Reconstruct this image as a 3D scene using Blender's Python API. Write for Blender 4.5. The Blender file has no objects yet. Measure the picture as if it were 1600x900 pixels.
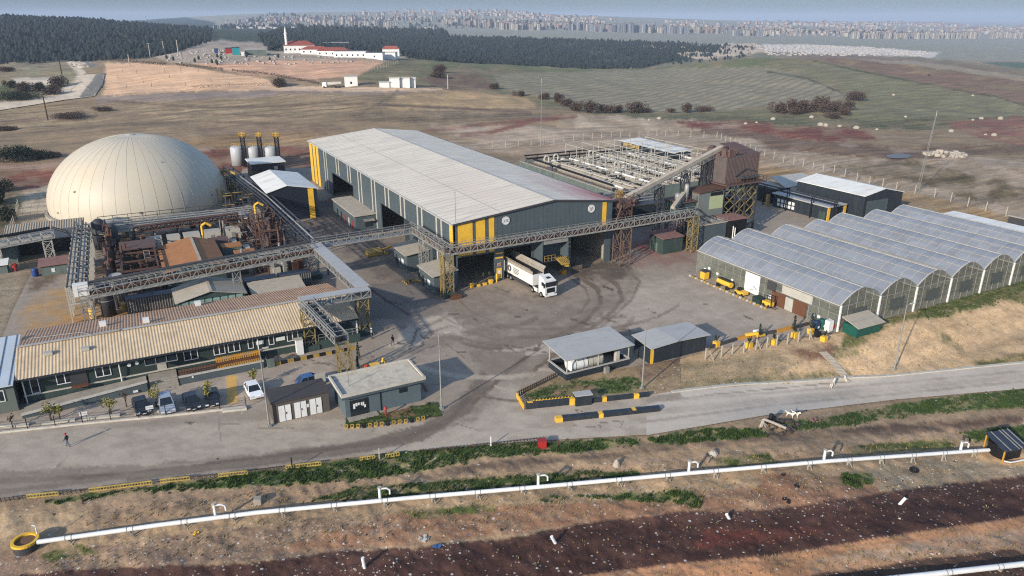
import bpy, math, random
import numpy as np
from mathutils import Vector
random.seed(7)
rng = np.random.default_rng(11)
S = bpy.context.scene
COL = S.collection
PI = math.pi
# ------------------------------------------------------------------ camera model (site frame: x along the warehouse front, y along its side)
H = 48.0
F = 1150.0
TH = math.atan(420 / 1150)
CT, ST = math.cos(TH), math.sin(TH)
AN = math.atan2(.466, .885)
UX, UY = math.cos(AN), math.sin(AN)
CX, CY = -50.365, -121.192
def ray(px, py):
 u = (px - 800) / F
 v = (450 - py) / F
 X, Y, Zd = u, CT + v * ST, -ST + v * CT
 return (X * UX + Y * UY, -X * UY + Y * UX, Zd)
def AB(px, py, z=0.0):
 d = ray(px, py)
 t = (z - H) / d[2]
 return (CX + t * d[0], CY + t * d[1])
def proj(x, y, z):
 dx, dy = x - CX, y - CY
 X = dx * UX - dy * UY
 Y = dx * UY + dy * UX
 D = Y * CT - (z - H) * ST
 U = Y * ST + (z - H) * CT
 D = np.where(D > 1, D, 1.0) if isinstance(D, np.ndarray) else max(D, 1.0)
 return 800 + F * X / D, 450 - F * U / D
# ------------------------------------------------------------------ colours
KA = 0.60
def C(r, g, b, k=KA):
 f = lambda c: ((c / 255) / 12.92 if c / 255 < .04045 else ((c / 255 + .055) / 1.055) ** 2.4)
 return (f(r) * k, f(g) * k, f(b) * k)
# ------------------------------------------------------------------ numpy noise
_T = rng.random((256, 256))
def vnoise(x, y):
 xi = np.floor(x).astype(int)
 yi = np.floor(y).astype(int)
 fx = x - xi
 fy = y - yi
 fx = fx * fx * (3 - 2 * fx)
 fy = fy * fy * (3 - 2 * fy)
 a = _T[xi & 255, yi & 255]
 b = _T[(xi + 1) & 255, yi & 255]
 c = _T[xi & 255, (yi + 1) & 255]
 d = _T[(xi + 1) & 255, (yi + 1) & 255]
 return (a * (1 - fx) + b * fx) * (1 - fy) + (c * (1 - fx) + d * fx) * fy
def fbm(x, y, o=4):
 s = 0
 a = .5
 for i in range(o):
  s = s + a * vnoise(x + 17.3 * i, y + 5.1 * i)
  x = x * 2.03
  y = y * 2.03
  a *= .5
 return s
def sst(a, b, x):
 t = np.clip((x - a) / (b - a), 0, 1)
 return t * t * (3 - 2 * t)
# ------------------------------------------------------------------ terrain heights
# per column of view: (distance from the drone, row at which that ground shows) -> height
TAB = {
 -500: [(300, 215), (420, 165), (640, 100), (800, 112), (1100, 92), (1900, 32), (3000, 40), (6000, 36), (15000, 31)],
 0: [(300, 216), (420, 163), (620, 97), (760, 110), (1000, 90), (1800, 27), (3000, 40), (6000, 36), (15000, 31)],
 150: [(300, 216), (420, 155), (600, 95), (760, 106), (1000, 86), (1800, 32), (3000, 40), (6000, 36), (15000, 31)],
 300: [(300, 218), (420, 150), (560, 92), (680, 70), (800, 82), (1300, 58), (1800, 46), (3500, 44), (6000, 26), (8000, 32), (15000, 32)],
 430: [(300, 220), (420, 146), (560, 95), (640, 76), (800, 82), (1300, 66), (1900, 48), (3400, 42), (6000, 20), (8000, 30), (15000, 32)],
 600: [(300, 222), (420, 142), (540, 100), (620, 87), (800, 96), (1300, 76), (2100, 52), (3300, 46), (6200, 17), (8000, 30), (15000, 32)],
 800: [(300, 222), (420, 160), (520, 127), (700, 102), (900, 112), (1300, 98), (2000, 60), (3300, 48), (6500, 20), (8500, 31), (15000, 33)],
 1000: [(300, 224), (430, 170), (560, 133), (760, 107), (950, 117), (1300, 105), (2000, 66), (3300, 52), (6500, 27), (9000, 34), (15000, 33)],
 1200: [(300, 224), (430, 172), (560, 132), (800, 84), (1000, 98), (1500, 90), (2000, 70), (3400, 54), (7000, 33), (9000, 36), (15000, 33)],
 1400: [(300, 225), (430, 175), (560, 138), (780, 89), (1000, 100), (1600, 88), (2200, 72), (3600, 58), (7000, 38), (9500, 39), (15000, 33)],
 1600: [(300, 226), (430, 182), (560, 150), (720, 108), (1000, 108), (1600, 88), (2400, 74), (4000, 60), (7000, 44), (9500, 41), (15000, 34)],
 2100: [(300, 228), (430, 186), (560, 156), (720, 116), (1000, 112), (1600, 90), (2400, 76), (4000, 61), (7000, 46), (9500, 42), (15000, 34)],
}
TPX = sorted(TAB)
RT = np.concatenate([np.linspace(0, 300, 60), np.geomspace(302, 18000, 420)])
def rowz(d, py):
 return H - d * math.tan(TH - math.atan((450 - py) / F))
_tz = []
for p in TPX:
 ds = [0, 240] + [k[0] for k in TAB[p]] + [18000]
 zs = [0, 0] + [rowz(*k) for k in TAB[p]]
 zs.append(zs[-1])
 _tz.append(np.interp(np.log(RT + 60), np.log(np.array(ds) + 60.0), zs))
_tz = np.array(_tz)
AZT = np.linspace(-PI, PI, 721)
_u = np.clip(np.where(np.abs(AZT) < 1.2, np.tan(np.clip(AZT, -1.2, 1.2)) * 1.064 * F + 800, np.where(AZT > 0, 2100, -500)), -500, 2100)
TZ = np.zeros((721, len(RT)))
for j in range(len(RT)):
 TZ[:, j] = np.interp(_u, TPX, _tz[:, j])
for _ in range(3):                                    # smooth the creases of the table
 k = np.exp(-np.linspace(-2, 2, 13) ** 2)
 k /= k.sum()
 TZ = np.apply_along_axis(lambda r: np.convolve(np.pad(r, 6, mode='edge'), k, 'valid'), 0, TZ)
 k2 = np.exp(-np.linspace(-2, 2, 7) ** 2)
 k2 /= k2.sum()
 TZ = np.apply_along_axis(lambda r: np.convolve(np.pad(r, 3, mode='edge'), k2, 'valid'), 1, TZ)
def tz(x, y, rough=True):
 x = np.asarray(x, float)
 y = np.asarray(y, float)
 dx, dy = x - CX, y - CY
 X = dx * UX - dy * UY
 Y = dx * UY + dy * UX
 az = np.arctan2(X, Y)
 r = np.hypot(X, Y)
 fi = (az + PI) / (2 * PI) * 720
 i = np.clip(np.floor(fi).astype(int), 0, 719)
 fi = fi - i
 fj = np.interp(r, RT, np.arange(len(RT)))
 j = np.clip(np.floor(fj).astype(int), 0, len(RT) - 2)
 fj = fj - j
 z = (TZ[i, j] * (1 - fi) + TZ[i + 1, j] * fi) * (1 - fj) + (TZ[i, j + 1] * (1 - fi) + TZ[i + 1, j + 1] * fi) * fj
 far = sst(240, 330, r)
 # bank falling from the greenhouse terrace to the road on the right
 bank = -2.6 * sst(8, 40, x) * sst(-50.5, -60, y)
 line = -57.0 - .29 * x                     # lower edge of the road
 up = -48.0 - .34 * x                       # upper edge of the road on the right
 fore = -.035 * np.clip(line - 2 - y, 0, 60)
 z = z * far + bank + fore
 if rough:
  near = 1 - sst(200, 400, r)
  wild = np.maximum(sst(.3, 3.5, line - y), sst(-51, -54, y) * sst(11, 16, x) * sst(.3, 2.0, y - up))
  n = (fbm(x * .35, y * .35, 4) - .47) * .7 + (fbm(x * 1.3, y * 1.3, 3) - .44) * .26
  z = z + n * wild * near
  back = sst(205, 260, r)
  z = z + back * (fbm(x * .05, y * .05, 4) - .47) * np.where(r < 700, 2.6, 5.0)
 return z
def tz1(x, y):
 return float(tz(np.array([x]), np.array([y]))[0])
_RM = np.concatenate([np.linspace(40, 400, 721), np.geomspace(401, 15000, 1400)])
def T(px, py):
 """where the sight line through a pixel meets the ground"""
 d = ray(px, py)
 h = math.hypot(d[0], d[1])
 x = CX + d[0] / h * _RM
 y = CY + d[1] / h * _RM
 z = H + d[2] / h * _RM
 g = tz(x, y)
 w = np.nonzero(g > z)[0]
 if len(w) == 0:
  k = len(_RM) - 1
  return (x[k], y[k], g[k])
 k = max(int(w[0]), 1)
 e0 = z[k - 1] - g[k - 1]
 e1 = g[k] - z[k]
 f = e0 / max(e0 + e1, 1e-9)
 xx = x[k - 1] + (x[k] - x[k - 1]) * f
 yy = y[k - 1] + (y[k] - y[k - 1]) * f
 return (float(xx), float(yy), tz1(xx, yy))
# ------------------------------------------------------------------ materials
def mat(name, col, rough=.8, var=.18, scale=1.2, metal=0.0, dirt=None, dirt_amt=.5, dirt_scale=(.6, .6, .6), bump=0.0, spec=.3):
 m = bpy.data.materials.new(name)
 m.use_nodes = True
 nt = m.node_tree
 N, L = nt.nodes, nt.links
 b = N['Principled BSDF']
 b.inputs['Roughness'].default_value = rough
 b.inputs['Metallic'].default_value = metal
 b.inputs['Specular IOR Level'].default_value = spec
 tc = N.new('ShaderNodeTexCoord')
 n1 = N.new('ShaderNodeTexNoise')
 n1.inputs['Scale'].default_value = scale
 n1.inputs['Detail'].default_value = 6
 n1.inputs['Roughness'].default_value = .65
 L.new(tc.outputs['Object'], n1.inputs['Vector'])
 mr = N.new('ShaderNodeMapRange')
 mr.inputs['From Min'].default_value = .3
 mr.inputs['From Max'].default_value = .7
 mr.inputs['To Min'].default_value = 1 - var
 mr.inputs['To Max'].default_value = 1 + var
 L.new(n1.outputs['Fac'], mr.inputs['Value'])
 vm = N.new('ShaderNodeVectorMath')
 vm.operation = 'SCALE'
 vm.inputs[0].default_value = col[:3]
 L.new(mr.outputs['Result'], vm.inputs['Scale'])
 out = vm.outputs['Vector']
 if dirt is not None:
  mp = N.new('ShaderNodeMapping')
  mp.inputs['Scale'].default_value = dirt_scale
  L.new(tc.outputs['Object'], mp.inputs['Vector'])
  n2 = N.new('ShaderNodeTexNoise')
  n2.inputs['Scale'].default_value = 1.0
  n2.inputs['Detail'].default_value = 8
  n2.inputs['Roughness'].default_value = .7
  L.new(mp.outputs['Vector'], n2.inputs['Vector'])
  r2 = N.new('ShaderNodeMapRange')
  r2.inputs['From Min'].default_value = .48
  r2.inputs['From Max'].default_value = .72
  r2.inputs['To Max'].default_value = dirt_amt
  L.new(n2.outputs['Fac'], r2.inputs['Value'])
  mx = N.new('ShaderNodeMix')
  mx.data_type = 'RGBA'
  L.new(r2.outputs['Result'], mx.inputs['Factor'])
  L.new(out, mx.inputs['A'])
  mx.inputs['B'].default_value = (*dirt, 1)
  out = mx.outputs['Result']
 L.new(out, b.inputs['Base Color'])
 if bump:
  bp = N.new('ShaderNodeBump')
  bp.inputs['Strength'].default_value = bump
  bp.inputs['Distance'].default_value = .1
  L.new(n1.outputs['Fac'], bp.inputs['Height'])
  L.new(bp.outputs['Normal'], b.inputs['Normal'])
 return m
DUST = C(160, 140, 118)
MT = dict(
 wall=mat('slate_sheet', C(86, 98, 103), .55, .10, .5, dirt=C(110, 112, 108), dirt_amt=.35, dirt_scale=(1.2, 1.2, .12)),
 darkwall=mat('charcoal_sheet', C(46, 54, 62), .5, .12, .5, dirt=C(90, 88, 82), dirt_amt=.35, dirt_scale=(1, 1, .15)),
 greenwall=mat('green_grey_paint', C(62, 80, 76), .6, .12, .6, dirt=C(98, 104, 98), dirt_amt=.4, dirt_scale=(1, 1, .2)),
 tankwall=mat('weathered_green_concrete', C(112, 126, 120), .8, .14, .6, dirt=C(78, 70, 62), dirt_amt=.55, dirt_scale=(.8, .8, .15)),
 yellow=mat('yellow_paint', C(232, 184, 62, .74), .5, .10, 1, dirt=C(150, 120, 60), dirt_amt=.35),
 oldyellow=mat('worn_yellow_paint', C(186, 154, 78, .62), .6, .2, 2, dirt=C(95, 75, 55), dirt_amt=.7, dirt_scale=(1.4, 1.4, 1.4)),
 roofwhite=mat('white_roof_sheet', C(226, 224, 214, .78), .5, .05, .3, dirt=C(176, 168, 154, .7), dirt_amt=.5, dirt_scale=(.15, .5, .5)),
 roofgrey=mat('grey_roof_sheet', C(184, 182, 176, .68), .5, .06, .4, dirt=C(150, 146, 138), dirt_amt=.4, dirt_scale=(.3, .8, .5)),
 rooftaupe=mat('dusty_roof', C(188, 178, 160, .64), .8, .10, .7, dirt=C(140, 126, 108), dirt_amt=.5),
 rooftan=mat('tan_roof_sheet', C(214, 190, 154, .70), .55, .08, .4, dirt=C(160, 128, 98), dirt_amt=.45, dirt_scale=(.5, .25, .5)),
 roofrust=mat('rust_dusted_roof', C(168, 116, 72, .7), .85, .12, .6, dirt=C(140, 86, 54), dirt_amt=.5, dirt_scale=(.25, .5, .5)),
 towerpaint=mat('weathered_tower_paint', C(150, 132, 84, .62), .7, .3, 1.6, dirt=C(78, 70, 62), dirt_amt=.75, dirt_scale=(1.1, 1.1, .8)),
 towerbrown=mat('dusty_tower_steel', C(120, 102, 84, .62), .8, .25, 1.4, dirt=C(96, 70, 62), dirt_amt=.6),
 steel=mat('galvanised_steel', C(165, 165, 160, .62), .5, .14, 1.5, metal=.2, dirt=C(110, 96, 84), dirt_amt=.5, dirt_scale=(.9, .9, .9)),
 silo=mat('pale_silo_sheet', C(190, 194, 196, .6), .5, .06, .6, dirt=C(140, 136, 130), dirt_amt=.4, dirt_scale=(1.2, 1.2, .15)),
 darksteel=mat('dark_steel', C(74, 76, 80), .5, .15, 1.5, metal=.1, dirt=C(100, 84, 72), dirt_amt=.4),
 black=mat('black_paint', C(32, 33, 35), .5, .2, 1),
 rust=mat('rusty_steel', C(104, 74, 58), .85, .25, 1.4, dirt=C(60, 42, 36), dirt_amt=.7),
 redrust=mat('red_dust_steel', C(110, 86, 80), .85, .2, 1.2, dirt=C(84, 76, 74), dirt_amt=.7),
 white=mat('white_paint', C(228, 228, 224, .72), .45, .04, 1, dirt=C(180, 176, 166), dirt_amt=.25),
 offwhite=mat('aged_white', C(196, 192, 180, .62), .6, .08, 1, dirt=C(150, 140, 124), dirt_amt=.45),
 concrete=mat('concrete', C(176, 168, 154), .9, .15, .8, dirt=C(120, 110, 98), dirt_amt=.5),
 kerb=mat('pale_kerb_concrete', C(196, 190, 176, .7), .9, .12, 1.5, dirt=C(140, 128, 112), dirt_amt=.4),
 glass=mat('dark_glass', C(40, 48, 54), .12, .1, 1, spec=.6),
 wood=mat('brown_board', C(112, 74, 52), .8, .2, 2),
 ochre=mat('ochre_timber', C(205, 150, 60), .7, .15, 1),
 tyre=mat('tyre_rubber', C(36, 35, 34), .85, .2, 4),
 red=mat('red_paint', C(176, 48, 44), .5, .1, 2),
 orange=mat('orange_plastic', C(228, 92, 44), .5, .1, 2),
 blue=mat('blue_plastic', C(44, 74, 138), .45, .1, 2),
 green=mat('green_plastic', C(30, 92, 80), .5, .15, 2),
 navy=mat('navy_plastic', C(38, 58, 84), .4, .1, 2),
 skin=mat('skin', C(190, 140, 112), .6, .05, 8),
 cloth=mat('dark_cloth', C(48, 50, 58), .9, .15, 12),
 jeans=mat('denim', C(70, 84, 110), .9, .15, 12),
 fur=mat('white_fur', C(222, 212, 192, .75), .9, .1, 10),
 pinkdust=mat('pink_dust_roof', C(150, 112, 104), .9, .15, .8, dirt=C(110, 84, 78), dirt_amt=.5),
 brownbed=mat('brown_filter_bed', C(126, 96, 74), .95, .2, 1.2, dirt=C(70, 54, 46), dirt_amt=.6),
 greybed=mat('pale_basin_liner', C(150, 144, 134), .9, .2, .8, dirt=C(70, 66, 62), dirt_amt=.8, dirt_scale=(.35, .35, .3)),
 stone=mat('pale_rock', C(190, 180, 164, .6), .9, .12, 1.5),
 bark=mat('bark', C(86, 70, 56), .9, .2, 6),
 leafy=mat('olive_leaves', C(140, 132, 58), .8, .35, 3),
 conifer=mat('conifer_needles', C(44, 58, 42), .85, .35, 2),
 pine=mat('pine_wood_foliage', C(32, 44, 40), .9, .65, .13),
 bush=mat('bare_brown_twigs', C(92, 76, 66), .9, .35, 1.2),
 bushgreen=mat('dark_green_shrub', C(52, 60, 42), .9, .35, .8),
 grassm=mat('lush_grass', C(66, 88, 40), .85, .4, 1.2),
 drygrass=mat('dry_grass', C(160, 140, 96), .9, .3, 1.5),
 litterw=mat('pale_litter', C(190, 184, 174, .6), .7, .15, 2),
 litterd=mat('dark_litter', C(84, 74, 66), .8, .3, 2),
 litterb=mat('blue_litter', C(70, 110, 170), .6, .2, 2),
 terracotta=mat('red_tile_roof', C(170, 92, 76), .8, .12, .3),
 teal=mat('teal_sheet', C(40, 150, 160), .6, .1, .3),
 aptw=mat('pale_apartment_render', C(196, 188, 176, .5), .8, .06, .02),
 aptb=mat('grey_blue_apartment_render', C(150, 154, 162, .56), .8, .06, .02),
 aptr=mat('rose_apartment_render', C(176, 152, 140, .54), .8, .06, .02),
 aptroof=mat('apartment_roof', C(128, 106, 98, .5), .8, .1, .02),
 gravestone=mat('gravestone_marble', C(188, 184, 180, .5), .7, .1, .2),
 carsilver=mat('silver_car_paint', C(176, 184, 194, .75), .3, .05, 1, metal=.3, spec=.5),
 carwhite=mat('white_car_paint', C(236, 238, 238, .8), .25, .04, 1, spec=.5),
 cardark=mat('dark_car_paint', C(40, 42, 46), .25, .1, 1, spec=.5),
 carblue=mat('blue_car_paint', C(70, 110, 165), .3, .05, 1, spec=.5),
 water=mat('puddle_water', C(112, 104, 96), .55, .05, 1, spec=.6),
)
# ------------------------------------------------------------------ mesh builder
ACC = {}
class M:
 def __init__(s):
  s.v = []
  s.f = []
  s.mi = []
  s.m = 0
 def add(s, vs, fs):
  k = len(s.v)
  s.v += [tuple(p) for p in vs]
  s.f += [tuple(i + k for i in f) for f in fs]
  s.mi += [s.m] * len(fs)
  return s
 def quad(s, a, b, c, d):
  return s.add([a, b, c, d], [(0, 1, 2, 3)])
 def box(s, x0, x1, y0, y1, z0, z1):
  return s.add([(x0, y0, z0), (x1, y0, z0), (x1, y1, z0), (x0, y1, z0), (x0, y0, z1), (x1, y0, z1), (x1, y1, z1), (x0, y1, z1)],
      [(3, 2, 1, 0), (4, 5, 6, 7), (0, 1, 5, 4), (1, 2, 6, 5), (2, 3, 7, 6), (3, 0, 4, 7)])
 def obox(s, cx, cy, z0, z1, lx, ly, rz=0.0):
  c, n = math.cos(rz), math.sin(rz)
  P = []
  for z in (z0, z1):
   for ax, ay in ((-1, -1), (1, -1), (1, 1), (-1, 1)):
    X, Y = ax * lx / 2, ay * ly / 2
    P.append((cx + X * c - Y * n, cy + X * n + Y * c, z))
  return s.add(P, [(3, 2, 1, 0), (4, 5, 6, 7), (0, 1, 5, 4), (1, 2, 6, 5), (2, 3, 7, 6), (3, 0, 4, 7)])
 def bar(s, p, q, w, h=None):
  h = h or w
  p, q = Vector(p), Vector(q)
  d = (q - p)
  if d.length < 1e-6:
   return s
  d.normalize()
  up = Vector((0, 0, 1)) if abs(d.z) < .95 else Vector((1, 0, 0))
  r = d.cross(up).normalized()
  u = r.cross(d)
  P = []
  for o in (p, q):
   for ax, ay in ((-1, -1), (1, -1), (1, 1), (-1, 1)):
    P.append(o + r * (ax * w / 2) + u * (ay * h / 2))
  return s.add(P, [(0, 1, 2, 3), (7, 6, 5, 4), (4, 5, 1, 0), (5, 6, 2, 1), (6, 7, 3, 2), (7, 4, 0, 3)])
 def tube(s, p, q, r, n=8, r2=None, caps=True):
  r2 = r if r2 is None else r2
  p, q = Vector(p), Vector(q)
  d = (q - p).normalized()
  up = Vector((0, 0, 1)) if abs(d.z) < .95 else Vector((1, 0, 0))
  a = d.cross(up).normalized()
  b = a.cross(d)
  P = []
  for o, rr in ((p, r), (q, r2)):
   for k in range(n):
    t = 2 * PI * k / n
    P.append(o + a * (rr * math.cos(t)) + b * (rr * math.sin(t)))
  fs = [((k + 1) % n, k, n + k, n + (k + 1) % n) for k in range(n)]
  if caps:
   P += P[:2 * n]
   fs += [tuple(range(2 * n, 3 * n)), tuple(range(4 * n - 1, 3 * n - 1, -1))]
  return s.add(P, fs)
 def path(s, pts, r, n=8):
  for a, b in zip(pts[:-1], pts[1:]):
   s.tube(a, b, r, n)
  return s
 def lathe(s, x, y, prof, n=24):
  P = []
  for r, z in prof:
   for k in range(n):
    t = 2 * PI * k / n
    P.append((x + r * math.cos(t), y + r * math.sin(t), z))
  fs = []
  for i in range(len(prof) - 1):
   for k in range(n):
    fs.append((i * n + k, i * n + (k + 1) % n, (i + 1) * n + (k + 1) % n, (i + 1) * n + k))
  fs.append(tuple(range((len(prof) - 1) * n, len(prof) * n)))
  fs.append(tuple(range(n - 1, -1, -1)))
  return s.add(P, fs)
 def prism(s, poly, z0, z1):
  n = len(poly)
  zz0 = z0 if isinstance(z0, (list, tuple)) else [z0] * n
  zz1 = z1 if isinstance(z1, (list, tuple)) else [z1] * n
  P = [(p[0], p[1], zz0[i]) for i, p in enumerate(poly)] + [(p[0], p[1], zz1[i]) for i, p in enumerate(poly)]
  return s.add(P, [tuple(range(n - 1, -1, -1)), tuple(range(n, 2 * n))] + [(i, (i + 1) % n, n + (i + 1) % n, n + i) for i in range(n)])
 def slab(s, a, b, c, d, t):
  """sloping panel through four points, thickness t below"""
  P = [a, b, c, d] + [(p[0], p[1], p[2] - t) for p in (a, b, c, d)]
  return s.add(P, [(0, 1, 2, 3), (7, 6, 5, 4), (0, 4, 5, 1), (1, 5, 6, 2), (2, 6, 7, 3), (3, 7, 4, 0)])
 def truss(s, p, q, w, h, n, t=.12, top=True):
  p, q = Vector(p), Vector(q)
  d = (q - p)
  L = d.length
  d.normalize()
  r = Vector((d.y, -d.x, 0)).normalized() * (w / 2)
  u = Vector((0, 0, h))
  for sg in (-1, 1):
   s.bar(p + r * sg, q + r * sg, t)
   s.bar(p + r * sg + u, q + r * sg + u, t)
   for k in range(n + 1):
    a = p + d * (L * k / n)
    s.bar(a + r * sg, a + r * sg + u, t * .7)
    if k < n:
     e = p + d * (L * (k + 1) / n)
     if k % 2:
      s.bar(a + r * sg, e + r * sg + u, t * .6)
     else:
      s.bar(a + r * sg + u, e + r * sg, t * .6)
  for k in range(n + 1):
   a = p + d * (L * k / n)
   s.bar(a - r, a + r, t * .6)
   if top:
    s.bar(a - r + u, a + r + u, t * .6)
  return s
 def legs(s, x, y, sx, sy, z0, z1, n, t=.16, tb=.1):
  cs = [(x - sx / 2, y - sy / 2), (x + sx / 2, y - sy / 2), (x + sx / 2, y + sy / 2), (x - sx / 2, y + sy / 2)]
  for c in cs:
   s.bar((*c, z0), (*c, z1), t)
  s.braces(cs, z0, z1, n, tb)
  return s
 def braces(s, cs, z0, z1, n, tb=.1):
  hs = (z1 - z0) / n
  for i in range(len(cs)):
   a, b = cs[i], cs[(i + 1) % len(cs)]
   for k in range(n):
    za, zb = z0 + hs * k, z0 + hs * (k + 1)
    s.bar((*a, zb), (*b, zb), tb)
    s.bar((*a, za), (*b, zb), tb)
    s.bar((*b, za), (*a, zb), tb)
  return s
 def rail(s, pts, h=1.1, step=1.6, t=.05):
  for a, b in zip(pts[:-1], pts[1:]):
   a, b = Vector(a), Vector(b)
   for hh in (h, h * .5):
    s.bar(a + Vector((0, 0, hh)), b + Vector((0, 0, hh)), t)
   n = max(1, int((b - a).length / step))
   for k in range(n + 1):
    p = a.lerp(b, k / n)
    s.bar(p, p + Vector((0, 0, h)), t)
  return s
 def build(s, name, m, parent=None, smooth=False):
  off = ACC.get(parent.name, (0, 0, 0)) if parent else (0, 0, 0)
  me = bpy.data.meshes.new(name)
  V = np.array(s.v, dtype=float).reshape(-1, 3) - np.array(off)
  me.from_pydata(V.tolist(), [], s.f)
  ms = m if isinstance(m, (list, tuple)) else [m]
  for k in ms:
   me.materials.append(MT[k] if isinstance(k, str) else k)
  if len(ms) > 1:
   me.polygons.foreach_set('material_index', s.mi)
  if smooth:
   me.polygons.foreach_set('use_smooth', [len(f) == 4 for f in s.f])
  o = bpy.data.objects.new(name, me)
  COL.objects.link(o)
  if parent:
   o.parent = parent
  ACC[o.name] = off
  return o
def thing(name, label, cat, loc=(0, 0, 0), group=None):
 o = bpy.data.objects.new(name, None)
 o.empty_display_size = .5
 COL.objects.link(o)
 o.location = loc
 ACC[o.name] = tuple(loc)
 return tag(o, label, cat, group)
def tag(o, label, cat, group=None, kind=None):
 o['label'] = label
 o['category'] = cat
 if group:
  o['group'] = group
 if kind:
  o['kind'] = kind
 return o
def copy_tree(o, loc=None, rz=None, label=None, parent=None):
 c = o.copy()
 COL.objects.link(c)
 if parent:
  c.parent = parent
 if loc is not None:
  c.location = loc
 if rz is not None:
  c.rotation_euler = (0, 0, rz)
 if label:
  c['label'] = label
 for ch in [k for k in o.children]:
  copy_tree(ch, parent=c)
 return c
def corr(m, a0, a1, b, zf, per=.5, amp=.05):
 pass
def gable_shell(m, x0, x1, y0, y1, ze, zr, xr=None):
 """walls of a shed with its ridge along y"""
 xr = (x0 + x1) / 2 if xr is None else xr
 m.add([(x0, y0, 0), (x1, y0, 0), (x1, y0, ze), (xr, y0, zr), (x0, y0, ze), (x0, y1, 0), (x1, y1, 0), (x1, y1, ze), (xr, y1, zr), (x0, y1, ze)],
   [(0, 1, 2, 3, 4), (9, 8, 7, 6, 5), (5, 0, 4, 9), (1, 6, 7, 2)])
def pip(px, py, poly):
 """vectorised point in polygon"""
 inside = np.zeros(px.shape, bool)
 n = len(poly)
 for i in range(n):
  x1, y1 = poly[i]
  x2, y2 = poly[(i + 1) % n]
  if y1 == y2:
   continue
  c = ((y1 > py) != (y2 > py)) & (px < (x2 - x1) * (py - y1) / (y2 - y1) + x1)
  inside ^= c
 return inside
def segd(px, py, pts):
 d = np.full(px.shape, 1e9)
 for (x1, y1), (x2, y2) in zip(pts[:-1], pts[1:]):
  L = (x2 - x1) ** 2 + (y2 - y1) ** 2
  t = np.clip(((px - x1) * (x2 - x1) + (py - y1) * (y2 - y1)) / max(L, 1e-6), 0, 1)
  d = np.minimum(d, np.hypot(px - x1 - t * (x2 - x1), py - y1 - t * (y2 - y1)))
 return d
SKY, HAZE, EXPO = .15, .00010, 1.0
GK = (1.46, 1.40, 1.32)                               # dry winter ground: pale dusty albedo
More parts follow.
